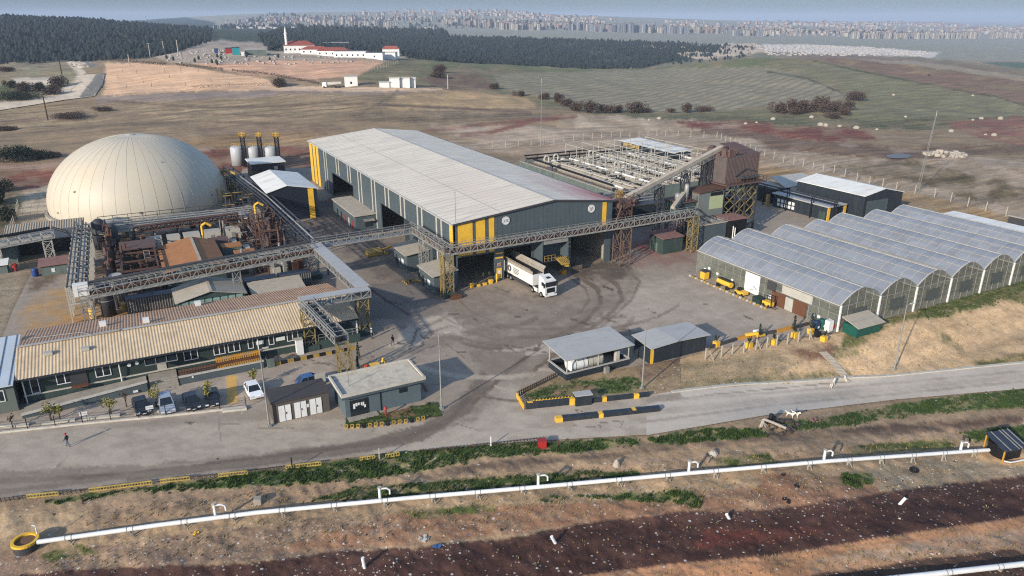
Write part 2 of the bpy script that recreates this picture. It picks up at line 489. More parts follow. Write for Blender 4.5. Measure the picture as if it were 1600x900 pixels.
# ================================================================== GROUND
# every entry: (colour, (grass, litter, furrow, mottle), edge wobble in px, outline)   or   (colour, mix, width, 'L', line)
G0 = (0, .0, 0, .5)
FIELD = C(138, 121, 98)
COVER = [
 (C(136, 136, 122), G0, 3, [(-900, 0), (2500, 0), (2500, 95), (-900, 95)]),
 (C(40, 54, 44), G0, 2, [(-900, 10), (200, 10), (335, 35), (335, 110), (-900, 112)]),
 (C(58, 68, 54), G0, 3, [(320, 42), (520, 44), (700, 58), (900, 62), (1040, 66), (1175, 72), (1160, 100), (1000, 118), (800, 112), (640, 100), (330, 80)]),
 (C(188, 172, 150), G0, 2, [(1000, 70), (1180, 68), (1210, 90), (1100, 96)]),
 (C(196, 190, 184), (0, .5, 0, .5), 2, [(1190, 70), (1250, 69), (1360, 74), (1470, 82), (1460, 90), (1200, 88)]),
 (C(80, 100, 84), G0, 2, [(1530, 97), (1700, 96), (1700, 115), (1600, 110)]),
 # fields and hillside
 (FIELD, G0, 3, [(-900, 98), (100, 95), (560, 84), (640, 84), (800, 100), (1000, 106), (1200, 82), (1420, 88), (1600, 107), (2500, 120), (2500, 420), (-900, 420)]),
 (C(114, 111, 86), (.25, 0, 0, .6), 4, [(560, 100), (640, 84), (800, 100), (1000, 105), (1200, 81), (1420, 88), (1600, 107), (2500, 118), (2500, 192), (1180, 190), (1000, 192), (860, 168), (760, 140), (560, 125)]),
 (C(108, 112, 80), (.35, 0, 0, .6), 4, [(640, 90), (760, 98), (900, 107), (1080, 106), (1200, 86), (1280, 100), (1200, 104), (1000, 112), (860, 112), (740, 108), (660, 104)]),
 (C(138, 132, 112), (0, 0, 1, .4), 3, [(770, 116), (1000, 109), (1190, 104), (1260, 120), (1330, 152), (1250, 162), (1080, 176), (960, 172), (880, 156), (790, 140)]),
 (C(118, 115, 90), (.15, 0, 0, .6), 3, [(1190, 100), (1300, 98), (1480, 128), (1620, 160), (1650, 190), (1320, 190), (1345, 150), (1240, 112)]),
 (C(120, 100, 86), G0, 4, [(1230, 85), (1400, 90), (1600, 112), (2400, 130), (2400, 180), (1600, 163), (1440, 130), (1300, 100)]),
 (C(146, 134, 112), G0, 2, [(1330, 92), (1420, 95), (1600, 118), (1600, 126), (1450, 106)]),
 (C(74, 78, 60), G0, 1.6, 'L', [(1200, 112), (1260, 122), (1318, 146)]),
 (C(78, 82, 62), G0, 1.2, 'L', [(1270, 95), (1330, 108), (1450, 132), (1560, 152), (1620, 170)]),
 (C(110, 92, 80), G0, 4, [(650, 122), (740, 112), (780, 138), (700, 142)]),
 # land of the graveyard
 (C(158, 146, 132), (0, .35, 0, .7), 3, [(226, 86), (300, 66), (350, 62), (640, 88), (600, 96), (560, 112), (420, 104), (270, 98)]),
 (C(206, 172, 140), G0, 3, [(165, 98), (270, 101), (420, 124), (428, 140), (300, 142), (160, 150)]),
 (C(198, 160, 132), (0, .1, 0, .6), 3, [(300, 100), (420, 94), (600, 96), (560, 118), (480, 124), (380, 116)]),
 (C(136, 124, 116), G0, 2, [(150, 150), (400, 141), (640, 139), (640, 146), (400, 152), (150, 162)]),
 (C(196, 172, 146), G0, 2, [(400, 134), (560, 136), (700, 138), (660, 143), (430, 142)]),
 # left: scrub
 (C(128, 124, 100), (.1, .1, 0, .8), 4, [(-900, 100), (100, 96), (130, 112), (100, 150), (-900, 170)]),
 (C(190, 180, 164), G0, 3, [(20, 122), (90, 120), (80, 132), (30, 136)]),
 (C(86, 90, 62), (.2, 0, 0, .9), 4, [(-900, 140), (100, 132), (95, 150), (20, 162), (-900, 180)]),
 (C(192, 180, 162), G0, 2, [(102, 96), (112, 95), (134, 112), (128, 126), (106, 146), (0, 168), (-60, 172), (-60, 164), (70, 152), (116, 128), (122, 113)]),
 # bands of bare field between the graveyard and the works
 (C(140, 124, 100), (.05, .05, 0, 1), 4, [(-900, 176), (200, 160), (500, 145), (640, 148), (560, 178), (300, 196), (-900, 215)]),
 (C(174, 150, 114), G0, 4, [(620, 150), (700, 142), (820, 152), (840, 168), (720, 172), (600, 168)]),
 (C(112, 100, 84), (.05, 0, 0, .9), 5, [(540, 178), (620, 172), (760, 176), (880, 178), (760, 188), (560, 190)]),
 (C(108, 92, 78), G0, 2.0, 'L', [(170, 158), (320, 168), (560, 162), (700, 168), (830, 176)]),
 (C(116, 100, 84), G0, 2.0, 'L', [(0, 212), (180, 196), (330, 190), (520, 196)]),
 (C(120, 104, 88), G0, 1.6, 'L', [(0, 190), (120, 182), (300, 178), (460, 182)]),
 (C(104, 96, 74), G0, 1.4, 'L', [(560, 180), (610, 150), (622, 140)]),
 (C(120, 102, 86), G0, 5, [(300, 200), (420, 196), (560, 200), (480, 214), (330, 222)]),
 (C(138, 116, 88), (0, .1, 0, .9), 4, [(270, 222), (400, 206), (500, 205), (480, 226), (360, 236)]),
 (C(176, 160, 140), (0, .1, 0, .6), 4, [(880, 178), (1010, 182), (1180, 190), (1130, 204), (960, 206), (870, 198)]),
 (C(160, 144, 126), (0, .05, 0, .7), 4, [(700, 190), (900, 200), (1300, 222), (1700, 262), (1700, 420), (1200, 320), (1000, 260), (700, 230)]),
 (C(172, 156, 138), G0, 4, [(660, 196), (860, 200), (880, 220), (760, 226)]),
 (C(120, 84, 72), G0, 3.0, 'L', [(660, 206), (740, 196), (800, 190), (900, 182)]),
 (C(124, 88, 76), G0, 3.4, 'L', [(720, 212), (770, 206), (830, 190)]),
 (C(102, 100, 76), (.4, .05, 0, .9), 5, [(960, 178), (1100, 178), (1300, 186), (1600, 182), (1600, 196), (1460, 204), (1320, 200), (1180, 192), (1000, 186)]),
 (C(116, 74, 62), (0, .1, 0, .9), 6, [(1040, 190), (1160, 187), (1220, 196), (1350, 202), (1372, 220), (1290, 222), (1180, 214), (1080, 200)]),
 (C(112, 92, 74), (.1, .1, 0, .9), 5, [(1180, 212), (1300, 222), (1420, 228), (1600, 226), (1600, 240), (1330, 246), (1200, 234)]),
 (C(128, 92, 80), (0, .05, 0, .6), 4, [(1478, 190), (1600, 182), (1900, 186), (1900, 232), (1600, 228), (1520, 214)]),
 (C(112, 94, 80), G0, 4.5, 'L', [(1100, 204), (1200, 214), (1290, 230), (1400, 246), (1480, 242), (1600, 232)]),
 (C(102, 90, 66), (.1, .05, 0, .9), 6, [(1290, 258), (1420, 252), (1560, 282), (1640, 310), (1540, 318), (1440, 288), (1340, 272)]),
 (C(150, 126, 90), (.05, .1, 0, .9), 5, [(1170, 250), (1300, 276), (1400, 296), (1600, 340), (1600, 352), (1400, 320), (1180, 282)]),
 # red cutting behind the works
 (C(116, 76, 64), (0, .06, 0, .7), 5, [(-200, 276), (120, 254), (330, 234), (520, 226), (520, 266), (340, 276), (120, 294), (-200, 305)]),
 (C(150, 128, 112), G0, 3, [(-200, 266), (130, 250), (330, 230), (330, 236), (120, 258), (-200, 280)]),
 # beside the dome
 (C(176, 164, 144), (.1, .15, 0, .9), 4, [(20, 300), (120, 285), (350, 300), (420, 330), (300, 370), (20, 365)]),
 (C(90, 88, 66), (.2, .1, 0, .9), 4, [(-900, 290), (30, 288), (34, 330), (10, 420), (-10, 560), (-900, 640)]),
 (C(150, 138, 118), (.1, .1, 0, .9), 4, [(0, 420), (30, 410), (20, 500), (-20, 560), (-300, 600), (-300, 460)]),
 # bank below the greenhouses
 (C(190, 164, 130), (.04, .22, 0, .9), 2, [(860, 575), (1110, 545), (1310, 520), (1600, 435), (1900, 380), (1900, 545), (1600, 568), (1330, 590), (1060, 614), (850, 625), (810, 606)]),
 (C(150, 134, 106), (.2, .3, 0, .9), 6, [(860, 575), (1000, 572), (1120, 560), (1200, 548), (1250, 570), (1200, 600), (1060, 614), (830, 622), (806, 606)]),
 (C(134, 104, 84), (.05, .2, 0, .8), 7, [(1230, 545), (1300, 535), (1300, 560), (1250, 568)]),
 (C(128, 104, 82), (.1, .2, 0, .8), 6, [(960, 580), (1020, 572), (1020, 600), (970, 602)]),
 (C(82, 108, 52), (.95, .05, 0, .9), 6, [(1430, 484), (1500, 462), (1570, 440), (1640, 425), (1640, 445), (1560, 466), (1540, 478), (1450, 498)]),
 (C(110, 108, 70), (.5, .1, 0, .9), 6, [(1330, 505), (1440, 480), (1560, 440), (1640, 430), (1640, 475), (1560, 470), (1400, 505), (1340, 540), (1310, 545)]),
 (C(120, 116, 80), (.45, .15, 0, .9), 5, [(1300, 540), (1345, 545), (1335, 560), (1300, 556)]),
 (C(116, 112, 80), (.4, .15, 0, .9), 6, [(1455, 510), (1490, 530), (1500, 550), (1475, 540)]),
 (C(116, 108, 72), (.5, .1, 0, .9), 5, [(1520, 566), (1600, 552), (1640, 548), (1640, 562), (1530, 574)]),
 (C(130, 122, 92), (.35, .2, 0, .9), 4, [(1010, 600), (1200, 588), (1330, 580), (1330, 590), (1060, 612), (1010, 612)]),
 (C(150, 134, 112), (.1, .25, 0, .9), 2, 'L', [(1275, 540), (1300, 570), (1325, 592)]),
 # below the road
 (C(156, 134, 108), (.1, .25, 0, .9), 2, [(-900, 800), (0, 778), (270, 745), (620, 702), (850, 684), (1020, 674), (1200, 644), (1600, 604), (2500, 560), (2500, 1400), (-900, 1400)]),
 (C(176, 154, 124), (.05, .2, 0, .8), 6, [(-900, 810), (0, 800), (140, 800), (60, 842), (0, 850), (-900, 900)]),
 (C(146, 124, 102), (.12, .2, 0, .9), 6, [(120, 790), (400, 760), (640, 752), (600, 770), (330, 795), (160, 822)]),
 (C(72, 100, 42), (.97, .06, 0, .9), 4, [(70, 782), (140, 770), (240, 760), (400, 736), (560, 716), (640, 702), (800, 692), (1000, 684), (1000, 692), (900, 706), (760, 714), (640, 738), (560, 748), (430, 758), (330, 762), (200, 768), (80, 788)]),
 (C(112, 96, 82), (.1, .1, 0, .8), 5, [(640, 742), (760, 722), (900, 712), (1000, 702), (1200, 682), (1400, 668), (1600, 655), (1600, 668), (1400, 680), (1200, 690), (1000, 710), (820, 730), (660, 748)]),
 (C(92, 76, 66), G0, 5, [(1000, 696), (1200, 676), (1420, 662), (1600, 648), (1600, 660), (1400, 672), (1200, 682), (1000, 702)]),
 (C(76, 104, 44), (.95, .08, 0, .9), 4, [(1010, 684), (1100, 668), (1190, 668), (1200, 680), (1100, 688), (1030, 694)]),
 (C(86, 106, 52), (.9, .12, 0, .9), 4, [(1220, 660), (1320, 648), (1400, 630), (1500, 618), (1640, 602), (1640, 632), (1540, 640), (1440, 646), (1330, 662), (1240, 672)]),
 (C(164, 140, 116), (0, .1, 0, .8), 4, [(800, 736), (1000, 718), (1200, 700), (1500, 672), (1520, 690), (1300, 706), (1080, 726), (880, 744)]),
 (C(84, 92, 52), (.8, .05, 0, .9), 4, [(560, 760), (760, 746), (900, 736), (1000, 736), (1000, 748), (840, 762), (620, 778), (480, 784)]),
 (C(96, 100, 56), (.7, .1, 0, .9), 4, [(1110, 716), (1200, 708), (1220, 726), (1120, 732)]),
 (C(98, 102, 58), (.6, .1, 0, .9), 4, [(1320, 698), (1480, 684), (1500, 690), (1480, 700), (1330, 712)]),
 (C(78, 104, 48), (.85, .1, 0, .9), 4, [(1500, 676), (1560, 668), (1640, 660), (1640, 700), (1590, 690), (1520, 690)]),
 # below the pipe
 (C(162, 140, 112), (.15, .35, 0, .9), 4, [(60, 852), (400, 806), (840, 766), (1200, 735), (1545, 706), (1545, 720), (1200, 756), (840, 786), (400, 832), (60, 880)]),
 (C(138, 116, 98), (.06, .85, 0, .9), 6, [(-900, 880), (60, 862), (400, 822), (600, 806), (640, 840), (430, 890), (-900, 960)]),
 (C(146, 112, 88), (.03, .45, 0, .8), 5, [(480, 840), (640, 800), (820, 790), (1000, 780), (1200, 758), (1400, 752), (1400, 780), (1200, 794), (880, 822), (640, 852), (400, 866)]),
 (C(140, 106, 84), (.04, .6, 0, .8), 5, [(1180, 742), (1330, 742), (1420, 748), (1370, 775), (1200, 792)]),
 (C(152, 138, 116), (.12, .7, 0, .9), 5, [(1330, 730), (1480, 716), (1545, 722), (1640, 728), (1640, 740), (1500, 752), (1380, 770)]),
 (C(206, 170, 128), G0, 4, [(1510, 706), (1600, 705), (1700, 700), (1700, 724), (1600, 730), (1540, 722)]),
 (C(74, 102, 44), (.9, .2, 0, .9), 5, [(1020, 770), (1060, 765), (1100, 775), (1090, 792), (1050, 784), (900, 775), (850, 782), (840, 778)]),
 (C(78, 102, 46), (.85, .2, 0, .9), 5, [(1310, 740), (1360, 738), (1362, 752), (1340, 762), (1320, 755)]),
 (C(92, 100, 54), (.6, .3, 0, .9), 5, [(620, 800), (760, 786), (780, 796), (660, 810)]),
 (C(96, 98, 58), (.5, .3, 0, .9), 5, [(60, 865), (130, 850), (150, 862), (80, 880)]),
 # strip of shade painted into the soil colour, and the track below it
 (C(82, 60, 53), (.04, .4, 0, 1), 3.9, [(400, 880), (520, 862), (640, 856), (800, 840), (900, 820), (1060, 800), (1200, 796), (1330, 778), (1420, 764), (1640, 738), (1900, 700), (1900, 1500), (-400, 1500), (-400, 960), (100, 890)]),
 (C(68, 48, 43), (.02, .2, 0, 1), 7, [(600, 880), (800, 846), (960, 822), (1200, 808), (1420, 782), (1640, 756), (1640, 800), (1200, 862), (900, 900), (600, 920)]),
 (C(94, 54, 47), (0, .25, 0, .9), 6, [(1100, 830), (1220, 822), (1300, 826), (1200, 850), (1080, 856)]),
 (C(172, 130, 98), (.03, .2, 0, .8), 2, [(860, 905), (1040, 882), (1200, 869), (1400, 836), (1640, 800), (1900, 760), (1900, 860), (1640, 850), (1400, 880), (1250, 905), (1200, 1100), (400, 1100)]),
 (C(166, 140, 116), (.08, .3, 0, .8), 5, [(1250, 878), (1400, 850), (1640, 818), (1640, 850), (1400, 876), (1280, 900)]),
 (C(80, 64, 54), (.15, .35, 0, .9), 4, [(1100, 940), (1290, 896), (1440, 872), (1640, 852), (1900, 800), (1900, 1200), (900, 1200)]),  # shadow across the track, painted in as darker brown ground
]
ASPH = C(160, 151, 142)
YARD = [
 (C(150, 141, 132), (0, .06, 0, .5), 3, [(-900, 200), (2500, 200), (2500, 1000), (-900, 1000)]),
 (C(110, 102, 97), (0, .05, 0, .5), 10, [(440, 350), (520, 300), (600, 330), (640, 380), (640, 420), (720, 470), (700, 500), (600, 470), (560, 430), (500, 380)]),
 (C(118, 113, 110), (0, .03, 0, .4), 1.5, [(560, 452), (640, 440), (690, 482), (692, 492), (580, 500), (560, 480)]),
 (C(130, 122, 116), (0, .05, 0, .5), 12, [(600, 500), (700, 450), (800, 450), (740, 520), (640, 560)]),
 (C(172, 164, 154), (0, .04, 0, .5), 6, [(600, 545), (640, 505), (700, 490), (760, 520), (740, 545), (700, 520), (640, 545)]),
 (C(164, 155, 146), (0, .1, 0, .6), 12, [(900, 520), (1000, 440), (1090, 430), (1300, 515), (1110, 540), (980, 520)]),
 (C(132, 122, 114), (0, .08, 0, .6), 10, [(700, 470), (900, 450), (1000, 430), (980, 470), (860, 540), (780, 600), (740, 560)]),
 (C(94, 86, 80), (0, .1, 0, .6), 8, [(860, 412), (940, 404), (985, 412), (1000, 430), (960, 440), (890, 432)]),
 (C(138, 116, 110), (0, .02, 0, .5), 10, [(950, 372), (1060, 352), (1100, 380), (1090, 412), (1000, 420), (960, 400)]),
 (C(142, 84, 78), (0, .0, 0, .6), 9, [(975, 385), (1030, 370), (1062, 392), (1030, 398)]),
 (C(168, 140, 104), (0, .05, 0, .6), 12, [(20, 500), (60, 460), (130, 430), (240, 470), (260, 492), (120, 515), (30, 530)]),
 (C(176, 132, 80), (0, .03, 0, .6), 8, [(70, 512), (130, 490), (290, 478), (330, 470), (200, 500), (100, 522)]),
 (C(112, 98, 84), (0, .05, 0, .6), 8, [(60, 380), (110, 372), (120, 420), (40, 460)]),
 (C(70, 60, 54), (0, .05, 0, .7), 10, [(125, 430), (180, 370), (420, 345), (470, 380), (480, 420), (250, 470), (150, 480)]),
 (C(112, 100, 88), (0, .05, 0, .7), 10, [(330, 470), (390, 400), (480, 390), (500, 440), (470, 460)]),
 (C(166, 156, 146), (0, .04, 0, .5), 4, [(-300, 690), (100, 640), (420, 540), (520, 560), (530, 640), (390, 640), (-300, 720)]),
 (C(204, 166, 100), (0, .02, 0, .3), .8, [(353, 588), (369, 586), (372, 630), (356, 632)]),
 (C(168, 160, 150), (0, .03, 0, .4), 4, [(-900, 690), (100, 672), (420, 656), (690, 656), (740, 620), (800, 570), (806, 640), (860, 680), (640, 705), (0, 740), (-900, 800)]),
 (C(134, 125, 117), (0, .03, 0, .4), 5, [(-900, 760), (0, 735), (200, 728), (400, 708), (560, 690), (640, 672), (700, 640), (760, 560), (820, 520), (860, 560), (800, 600), (740, 660), (640, 690), (400, 730), (0, 775), (-900, 830)]),
 (C(176, 168, 158), (0, .03, 0, .4), 5, [(640, 708), (760, 660), (810, 600), (820, 640), (1060, 615), (1060, 680), (850, 690)]),
 (C(116, 108, 101), (0, .03, 0, .5), 3, [(200, 742), (400, 712), (560, 690), (650, 668), (715, 630), (750, 580), (775, 590), (735, 645), (660, 688), (560, 708), (400, 728), (200, 752)]),
 (C(104, 96, 90), G0, 4.5, 'L', [(-300, 790), (0, 752), (200, 742), (400, 718), (560, 698), (640, 682), (700, 658), (745, 610)]),
 (C(122, 114, 106), G0, 3.5, 'L', [(0, 768), (250, 738), (450, 716), (600, 698)]),
 (C(108, 98, 90), G0, 3.5, 'L', [(905, 432), (935, 452), (938, 474), (918, 500), (860, 530), (800, 575), (740, 630)]),
 (C(104, 94, 86), G0, 3.5, 'L', [(935, 425), (966, 446), (972, 468), (950, 494), (880, 545), (820, 590)]),
 (C(116, 106, 98), G0, 2.2, 'L', [(975, 418), (1000, 440), (985, 470), (940, 510)]),
 (C(114, 105, 98), G0, 2.0, 'L', [(890, 434), (915, 450), (920, 470), (905, 490)]),
 (C(110, 103, 98), G0, 2.0, 'L', [(640, 545), (652, 515), (690, 500)]),
 (C(116, 108, 102), G0, 1.6, 'L', [(656, 545), (668, 522), (698, 510)]),
 (C(72, 66, 64), G0, 1.8, 'L', [(580, 452), (610, 474), (640, 492)]),
 (C(80, 74, 72), G0, 1.2, 'L', [(600, 470), (628, 476)]),
 (C(118, 110, 102), G0, 1.0, 'L', [(105, 712), (62, 760)]),
 (C(118, 110, 102), G0, 1.0, 'L', [(125, 735), (112, 760)]),
 (C(128, 120, 112), G0, .9, 'L', [(340, 640), (345, 690)]),
]
for k in range(26):                                   # sweeping tyre smears
 a0 = random.uniform(.2, 2.2)
 cx, cy, rx = random.uniform(760, 980), random.uniform(440, 560), random.uniform(60, 200)
 YARD.append((C(*random.choice(((118, 108, 100), (128, 118, 110), (172, 163, 152)))), G0, random.uniform(1.6, 4.5), 'L', [(cx + rx * math.cos(a0 + q * .16), cy + rx * .42 * math.sin(a0 + q * .16)) for q in range(8)]))
for k in range(22):                                   # cracks and joints
 x0, y0 = random.uniform(300, 1000), random.uniform(520, 700)
 YARD.append((C(104, 96, 90), G0, .7, 'L', [(x0, y0), (x0 + random.uniform(-30, 60), y0 + random.uniform(-16, 10)), (x0 + random.uniform(20, 90), y0 + random.uniform(-20, 14))]))
for k in range(40):                                   # oil drips and small stains on the yard
 x0, y0 = random.uniform(620, 1250), random.uniform(440, 560)
 YARD.append((C(88, 80, 74), G0, random.uniform(.8, 1.6), 'L', [(x0, y0), (x0 + random.uniform(4, 18), y0 + random.uniform(-2, 5))]))
ROAD = [
 (C(186, 178, 166), (0, .04, 0, .4), 3, [(-900, 200), (2500, 200), (2500, 1000), (-900, 1000)]),
 (C(172, 163, 151), G0, 5, 'L', [(860, 652), (1060, 640), (1200, 626), (1600, 588), (1900, 560)]),
 (C(162, 153, 142), G0, 2, 'L', [(1000, 660), (1200, 634), (1600, 596), (1900, 566)]),
 (C(164, 155, 144), G0, 2, 'L', [(1060, 624), (1330, 604), (1600, 580), (1900, 552)]),
 (C(126, 116, 106), G0, 1.0, 'L', [(1060, 622), (1100, 618), (1180, 610), (1330, 596)]),
 (C(150, 140, 128), (0, .1, 0, .6), 3, [(980, 625), (1060, 612), (1070, 622), (1000, 634)]),
]
def paint(px, py, cover, base):
 n = len(px)
 col = np.tile(np.array(base[0]), (n, 1))
 mx = np.tile(np.array(base[1], float), (n, 1))
 w1 = fbm(px / 34, py / 16, 4) - .47
 w2 = fbm(px / 34 + 71, py / 16 + 13, 4) - .47
 w3 = fbm(px / 5 + 9, py / 3, 3) - .44
 w4 = fbm(px / 5 + 55, py / 3 + 31, 3) - .44
 for e in cover:
  if len(e) == 5:
   c, m, w, _, line = e
   xs = [p[0] for p in line]
   ys = [p[1] for p in line]
   s = np.nonzero((px > min(xs) - 4 * w - 9) & (px < max(xs) + 4 * w + 9) & (py > min(ys) - 3 * w - 5) & (py < max(ys) + 3 * w + 5))[0]
   if len(s) == 0:
    continue
   d = segd(px[s] + w1[s] * 3 + w3[s] * 1.2 * w, py[s] + w2[s] * 1.5 + w4[s] * .8 * w, line)
   a = np.clip((1.2 - d / w) * 2.2, 0, 1) * .8 * (.55 + .9 * np.clip(.5 + w1[s] * 2.2, 0, 1))
   a = np.clip(a, 0, 1)
  else:
   c, m, w, poly = e
   xs = [p[0] for p in poly]
   ys = [p[1] for p in poly]
   g = 4 * w + 6
   s = np.nonzero((px > min(xs) - g) & (px < max(xs) + g) & (py > min(ys) - g) & (py < max(ys) + g))[0]
   if len(s) == 0:
    continue
   a = np.zeros(len(s))
   for q in range(4):
    jx = w1[s] * w * 3.2 + w3[s] * w * 2.6 + (q % 2 - .5) * w * .8
    jy = w2[s] * w * 1.6 + w4[s] * w * 1.3 + (q // 2 - .5) * w * .5
    a += pip(px[s] + jx, py[s] + jy, poly) * .25
   if w >= 4:
    a *= .4 + .6 * sst(.3, .56, fbm(px[s] / 26 + w, py[s] / 8 + w * 3, 4))
  a = a[:, None]
  col[s] = col[s] * (1 - a) + np.array(c) * a
  mx[s] = mx[s] * (1 - a) + np.array(m, float) * a
 mx[:, 0] *= .84
 return np.minimum(col * np.array(GK if len(cover) != len(YARD) else (1.46, 1.37, 1.22)), .62), mx
def ground_material(name, speck=1.0, bump=.5, rough=.95):
 m = bpy.data.materials.new(name)
 m.use_nodes = True
 nt = m.node_tree
 N, L = nt.nodes, nt.links
 b = N['Principled BSDF']
 b.inputs['Roughness'].default_value = rough
 b.inputs['Specular IOR Level'].default_value = .15
 geo = N.new('ShaderNodeNewGeometry')
 at = N.new('ShaderNodeAttribute')
 at.attribute_name = 'cover'
 ax = N.new('ShaderNodeAttribute')
 ax.attribute_name = 'blend'
 sep = N.new('ShaderNodeSeparateColor')
 L.new(ax.outputs['Color'], sep.inputs['Color'])
 def noise(sc, det=5, ro=.65, vec=None):
  n = N.new('ShaderNodeTexNoise')
  n.inputs['Scale'].default_value = sc
  n.inputs['Detail'].default_value = det
  n.inputs['Roughness'].default_value = ro
  L.new(vec or geo.outputs['Position'], n.inputs['Vector'])
  return n.outputs['Fac']
 def mrange(v, a, bb, c, d):
  r = N.new('ShaderNodeMapRange')
  r.inputs['From Min'].default_value = a
  r.inputs['From Max'].default_value = bb
  r.inputs['To Min'].default_value = c
  r.inputs['To Max'].default_value = d
  L.new(v, r.inputs['Value'])
  return r.outputs['Result']
 def math_(op, a, bb):
  q = N.new('ShaderNodeMath')
  q.operation = op
  for i, v in enumerate((a, bb)):
   if isinstance(v, (int, float)):
    q.inputs[i].default_value = v
   else:
    L.new(v, q.inputs[i])
  return q.outputs[0]
 def mixc(f, a, bb):
  q = N.new('ShaderNodeMix')
  q.data_type = 'RGBA'
  L.new(f, q.inputs['Factor'])
  for k, v in (('A', a), ('B', bb)):
   if isinstance(v, tuple):
    q.inputs[k].default_value = (*v, 1)
   else:
    L.new(v, q.inputs[k])
  return q.outputs['Result']
 big = mrange(noise(.045, 7), .3, .7, .84, 1.16)
 mid = mrange(noise(.55, 8, .75), .3, .7, .72, 1.28)
 fine = mrange(noise(3.1, 5, .7), .25, .75, .78, 1.22)
 k = math_('MULTIPLY', math_('MULTIPLY', big, mid), fine)
 mps = N.new('ShaderNodeMapping')
 mps.inputs['Rotation'].default_value = (0, 0, AN + .12)
 mps.inputs['Scale'].default_value = (.03, .28, .1)
 L.new(geo.outputs['Position'], mps.inputs['Vector'])
 dn = N.new('ShaderNodeVectorMath')
 dn.operation = 'DISTANCE'
 dn.inputs[1].default_value = (CX, CY, 0)
 L.new(geo.outputs['Position'], dn.inputs[0])
 dfac = mrange(dn.outputs['Value'], 110, 240,   .3, 1.5 if speck > .9 else .5)
 st_ = mrange(noise(1.0, 8, .72, mps.outputs['Vector']), .32, .68, .66, 1.34)
 k = math_('MULTIPLY', k, math_('ADD', math_('MULTIPLY', math_('SUBTRACT', st_, 1.0), dfac), 1.0))
 # pull the contrast by the mottle channel
 k = math_('ADD', 1.0, math_('MULTIPLY', math_('SUBTRACT', k, 1.0), math_('MULTIPLY', ax.outputs['Alpha'], 1.25 * speck)))
 vm = N.new('ShaderNodeVectorMath')
 vm.operation = 'SCALE'
 L.new(at.outputs['Color'], vm.inputs[0])
 L.new(k, vm.inputs['Scale'])
 col = vm.outputs['Vector']
 # plough lines
 wv = N.new('ShaderNodeTexWave')
 wv.bands_direction = 'X'
 mp = N.new('ShaderNodeMapping')
 mp.inputs['Rotation'].default_value = (0, 0, math.radians(64))
 L.new(geo.outputs['Position'], mp.inputs['Vector'])
 L.new(mp.outputs['Vector'], wv.inputs['Vector'])
 wv.inputs['Scale'].default_value = .045
 wv.inputs['Distortion'].default_value = 3.5
 wv.inputs['Detail'].default_value = 3
 wv.inputs['Detail Scale'].default_value = .6
 fur = math_('MULTIPLY', mrange(wv.outputs['Fac'], .1, .7, .34, 0), sep.outputs['Blue'])
 col = mixc(fur, col, C(96, 92, 76))
 # grass tufts
 g = mrange(noise(.9, 7, .8), .36, .58, 0, 1)
 gsel = math_('GREATER_THAN', math_('ADD', sep.outputs['Red'], math_('MULTIPLY', math_('SUBTRACT', g, .5), .9)), .62)
 gcol = mixc(mrange(noise(2.2, 4), .3, .7, 0, 1), C(46, 62, 30), C(84, 104, 52))
 gm = math_('MULTIPLY', gsel, math_('MINIMUM', math_('MULTIPLY', sep.outputs['Red'], 1.6), .85))
 col = mixc(gm, col, gcol)
 # stones and scraps
 for sc, th, cc in ((2.3, .075, C(210, 206, 196, .7)), (1.1, .05, C(66, 56, 50)), (4.2, .11, C(196, 186, 170))):
  vo = N.new('ShaderNodeTexVoronoi')
  vo.inputs['Scale'].default_value = sc
  vo.inputs['Randomness'].default_value = 1
  L.new(geo.outputs['Position'], vo.inputs['Vector'])
  sc_ = N.new('ShaderNodeSeparateColor')
  L.new(vo.outputs['Color'], sc_.inputs['Color'])
  rnd = math_('LESS_THAN', sc_.outputs['Red'], math_('MULTIPLY', sep.outputs['Green'], .32))
  size = math_('LESS_THAN', vo.outputs['Distance'], math_('MULTIPLY', sc_.outputs['Green'], th * 5.0))
  col = mixc(math_('MULTIPLY', math_('MULTIPLY', rnd, size), .85), col, cc)
 L.new(col, b.inputs['Base Color'])
 if bump:
  bp = N.new('ShaderNodeBump')
  bp.inputs['Strength'].default_value = bump
  bp.inputs['Distance'].default_value = .35
  hh = math_('ADD', math_('MULTIPLY', noise(.55, 8, .75), 1.0), math_('MULTIPLY', noise(3.1, 5, .7), .3))
  L.new(math_('MULTIPLY', hh, ax.outputs['Alpha']), bp.inputs['Height'])
  L.new(bp.outputs['Normal'], b.inputs['Normal'])
 return m
def grid_object(name, V, quads, col, mx, material):
 me = bpy.data.meshes.new(name)
 nv, nf = len(V), len(quads)
 me.vertices.add(nv)
 me.vertices.foreach_set('co', V.astype(np.float32).ravel())
 me.loops.add(nf * 4)
 me.loops.foreach_set('vertex_index', quads.astype(np.int32).ravel())
 me.polygons.add(nf)
 me.polygons.foreach_set('loop_start', np.arange(0, nf * 4, 4, dtype=np.int32))
 me.polygons.foreach_set('use_smooth', np.ones(nf, bool))
 me.update(calc_edges=True)
 for nm, arr in (('cover', np.c_[col, np.ones(nv)]), ('blend', mx)):
  a = me.attributes.new(nm, 'FLOAT_COLOR', 'POINT')
  a.data.foreach_set('color', arr.astype(np.float32).ravel())
 me.materials.append(material)
 o = bpy.data.objects.new(name, me)
 COL.objects.link(o)
 return o
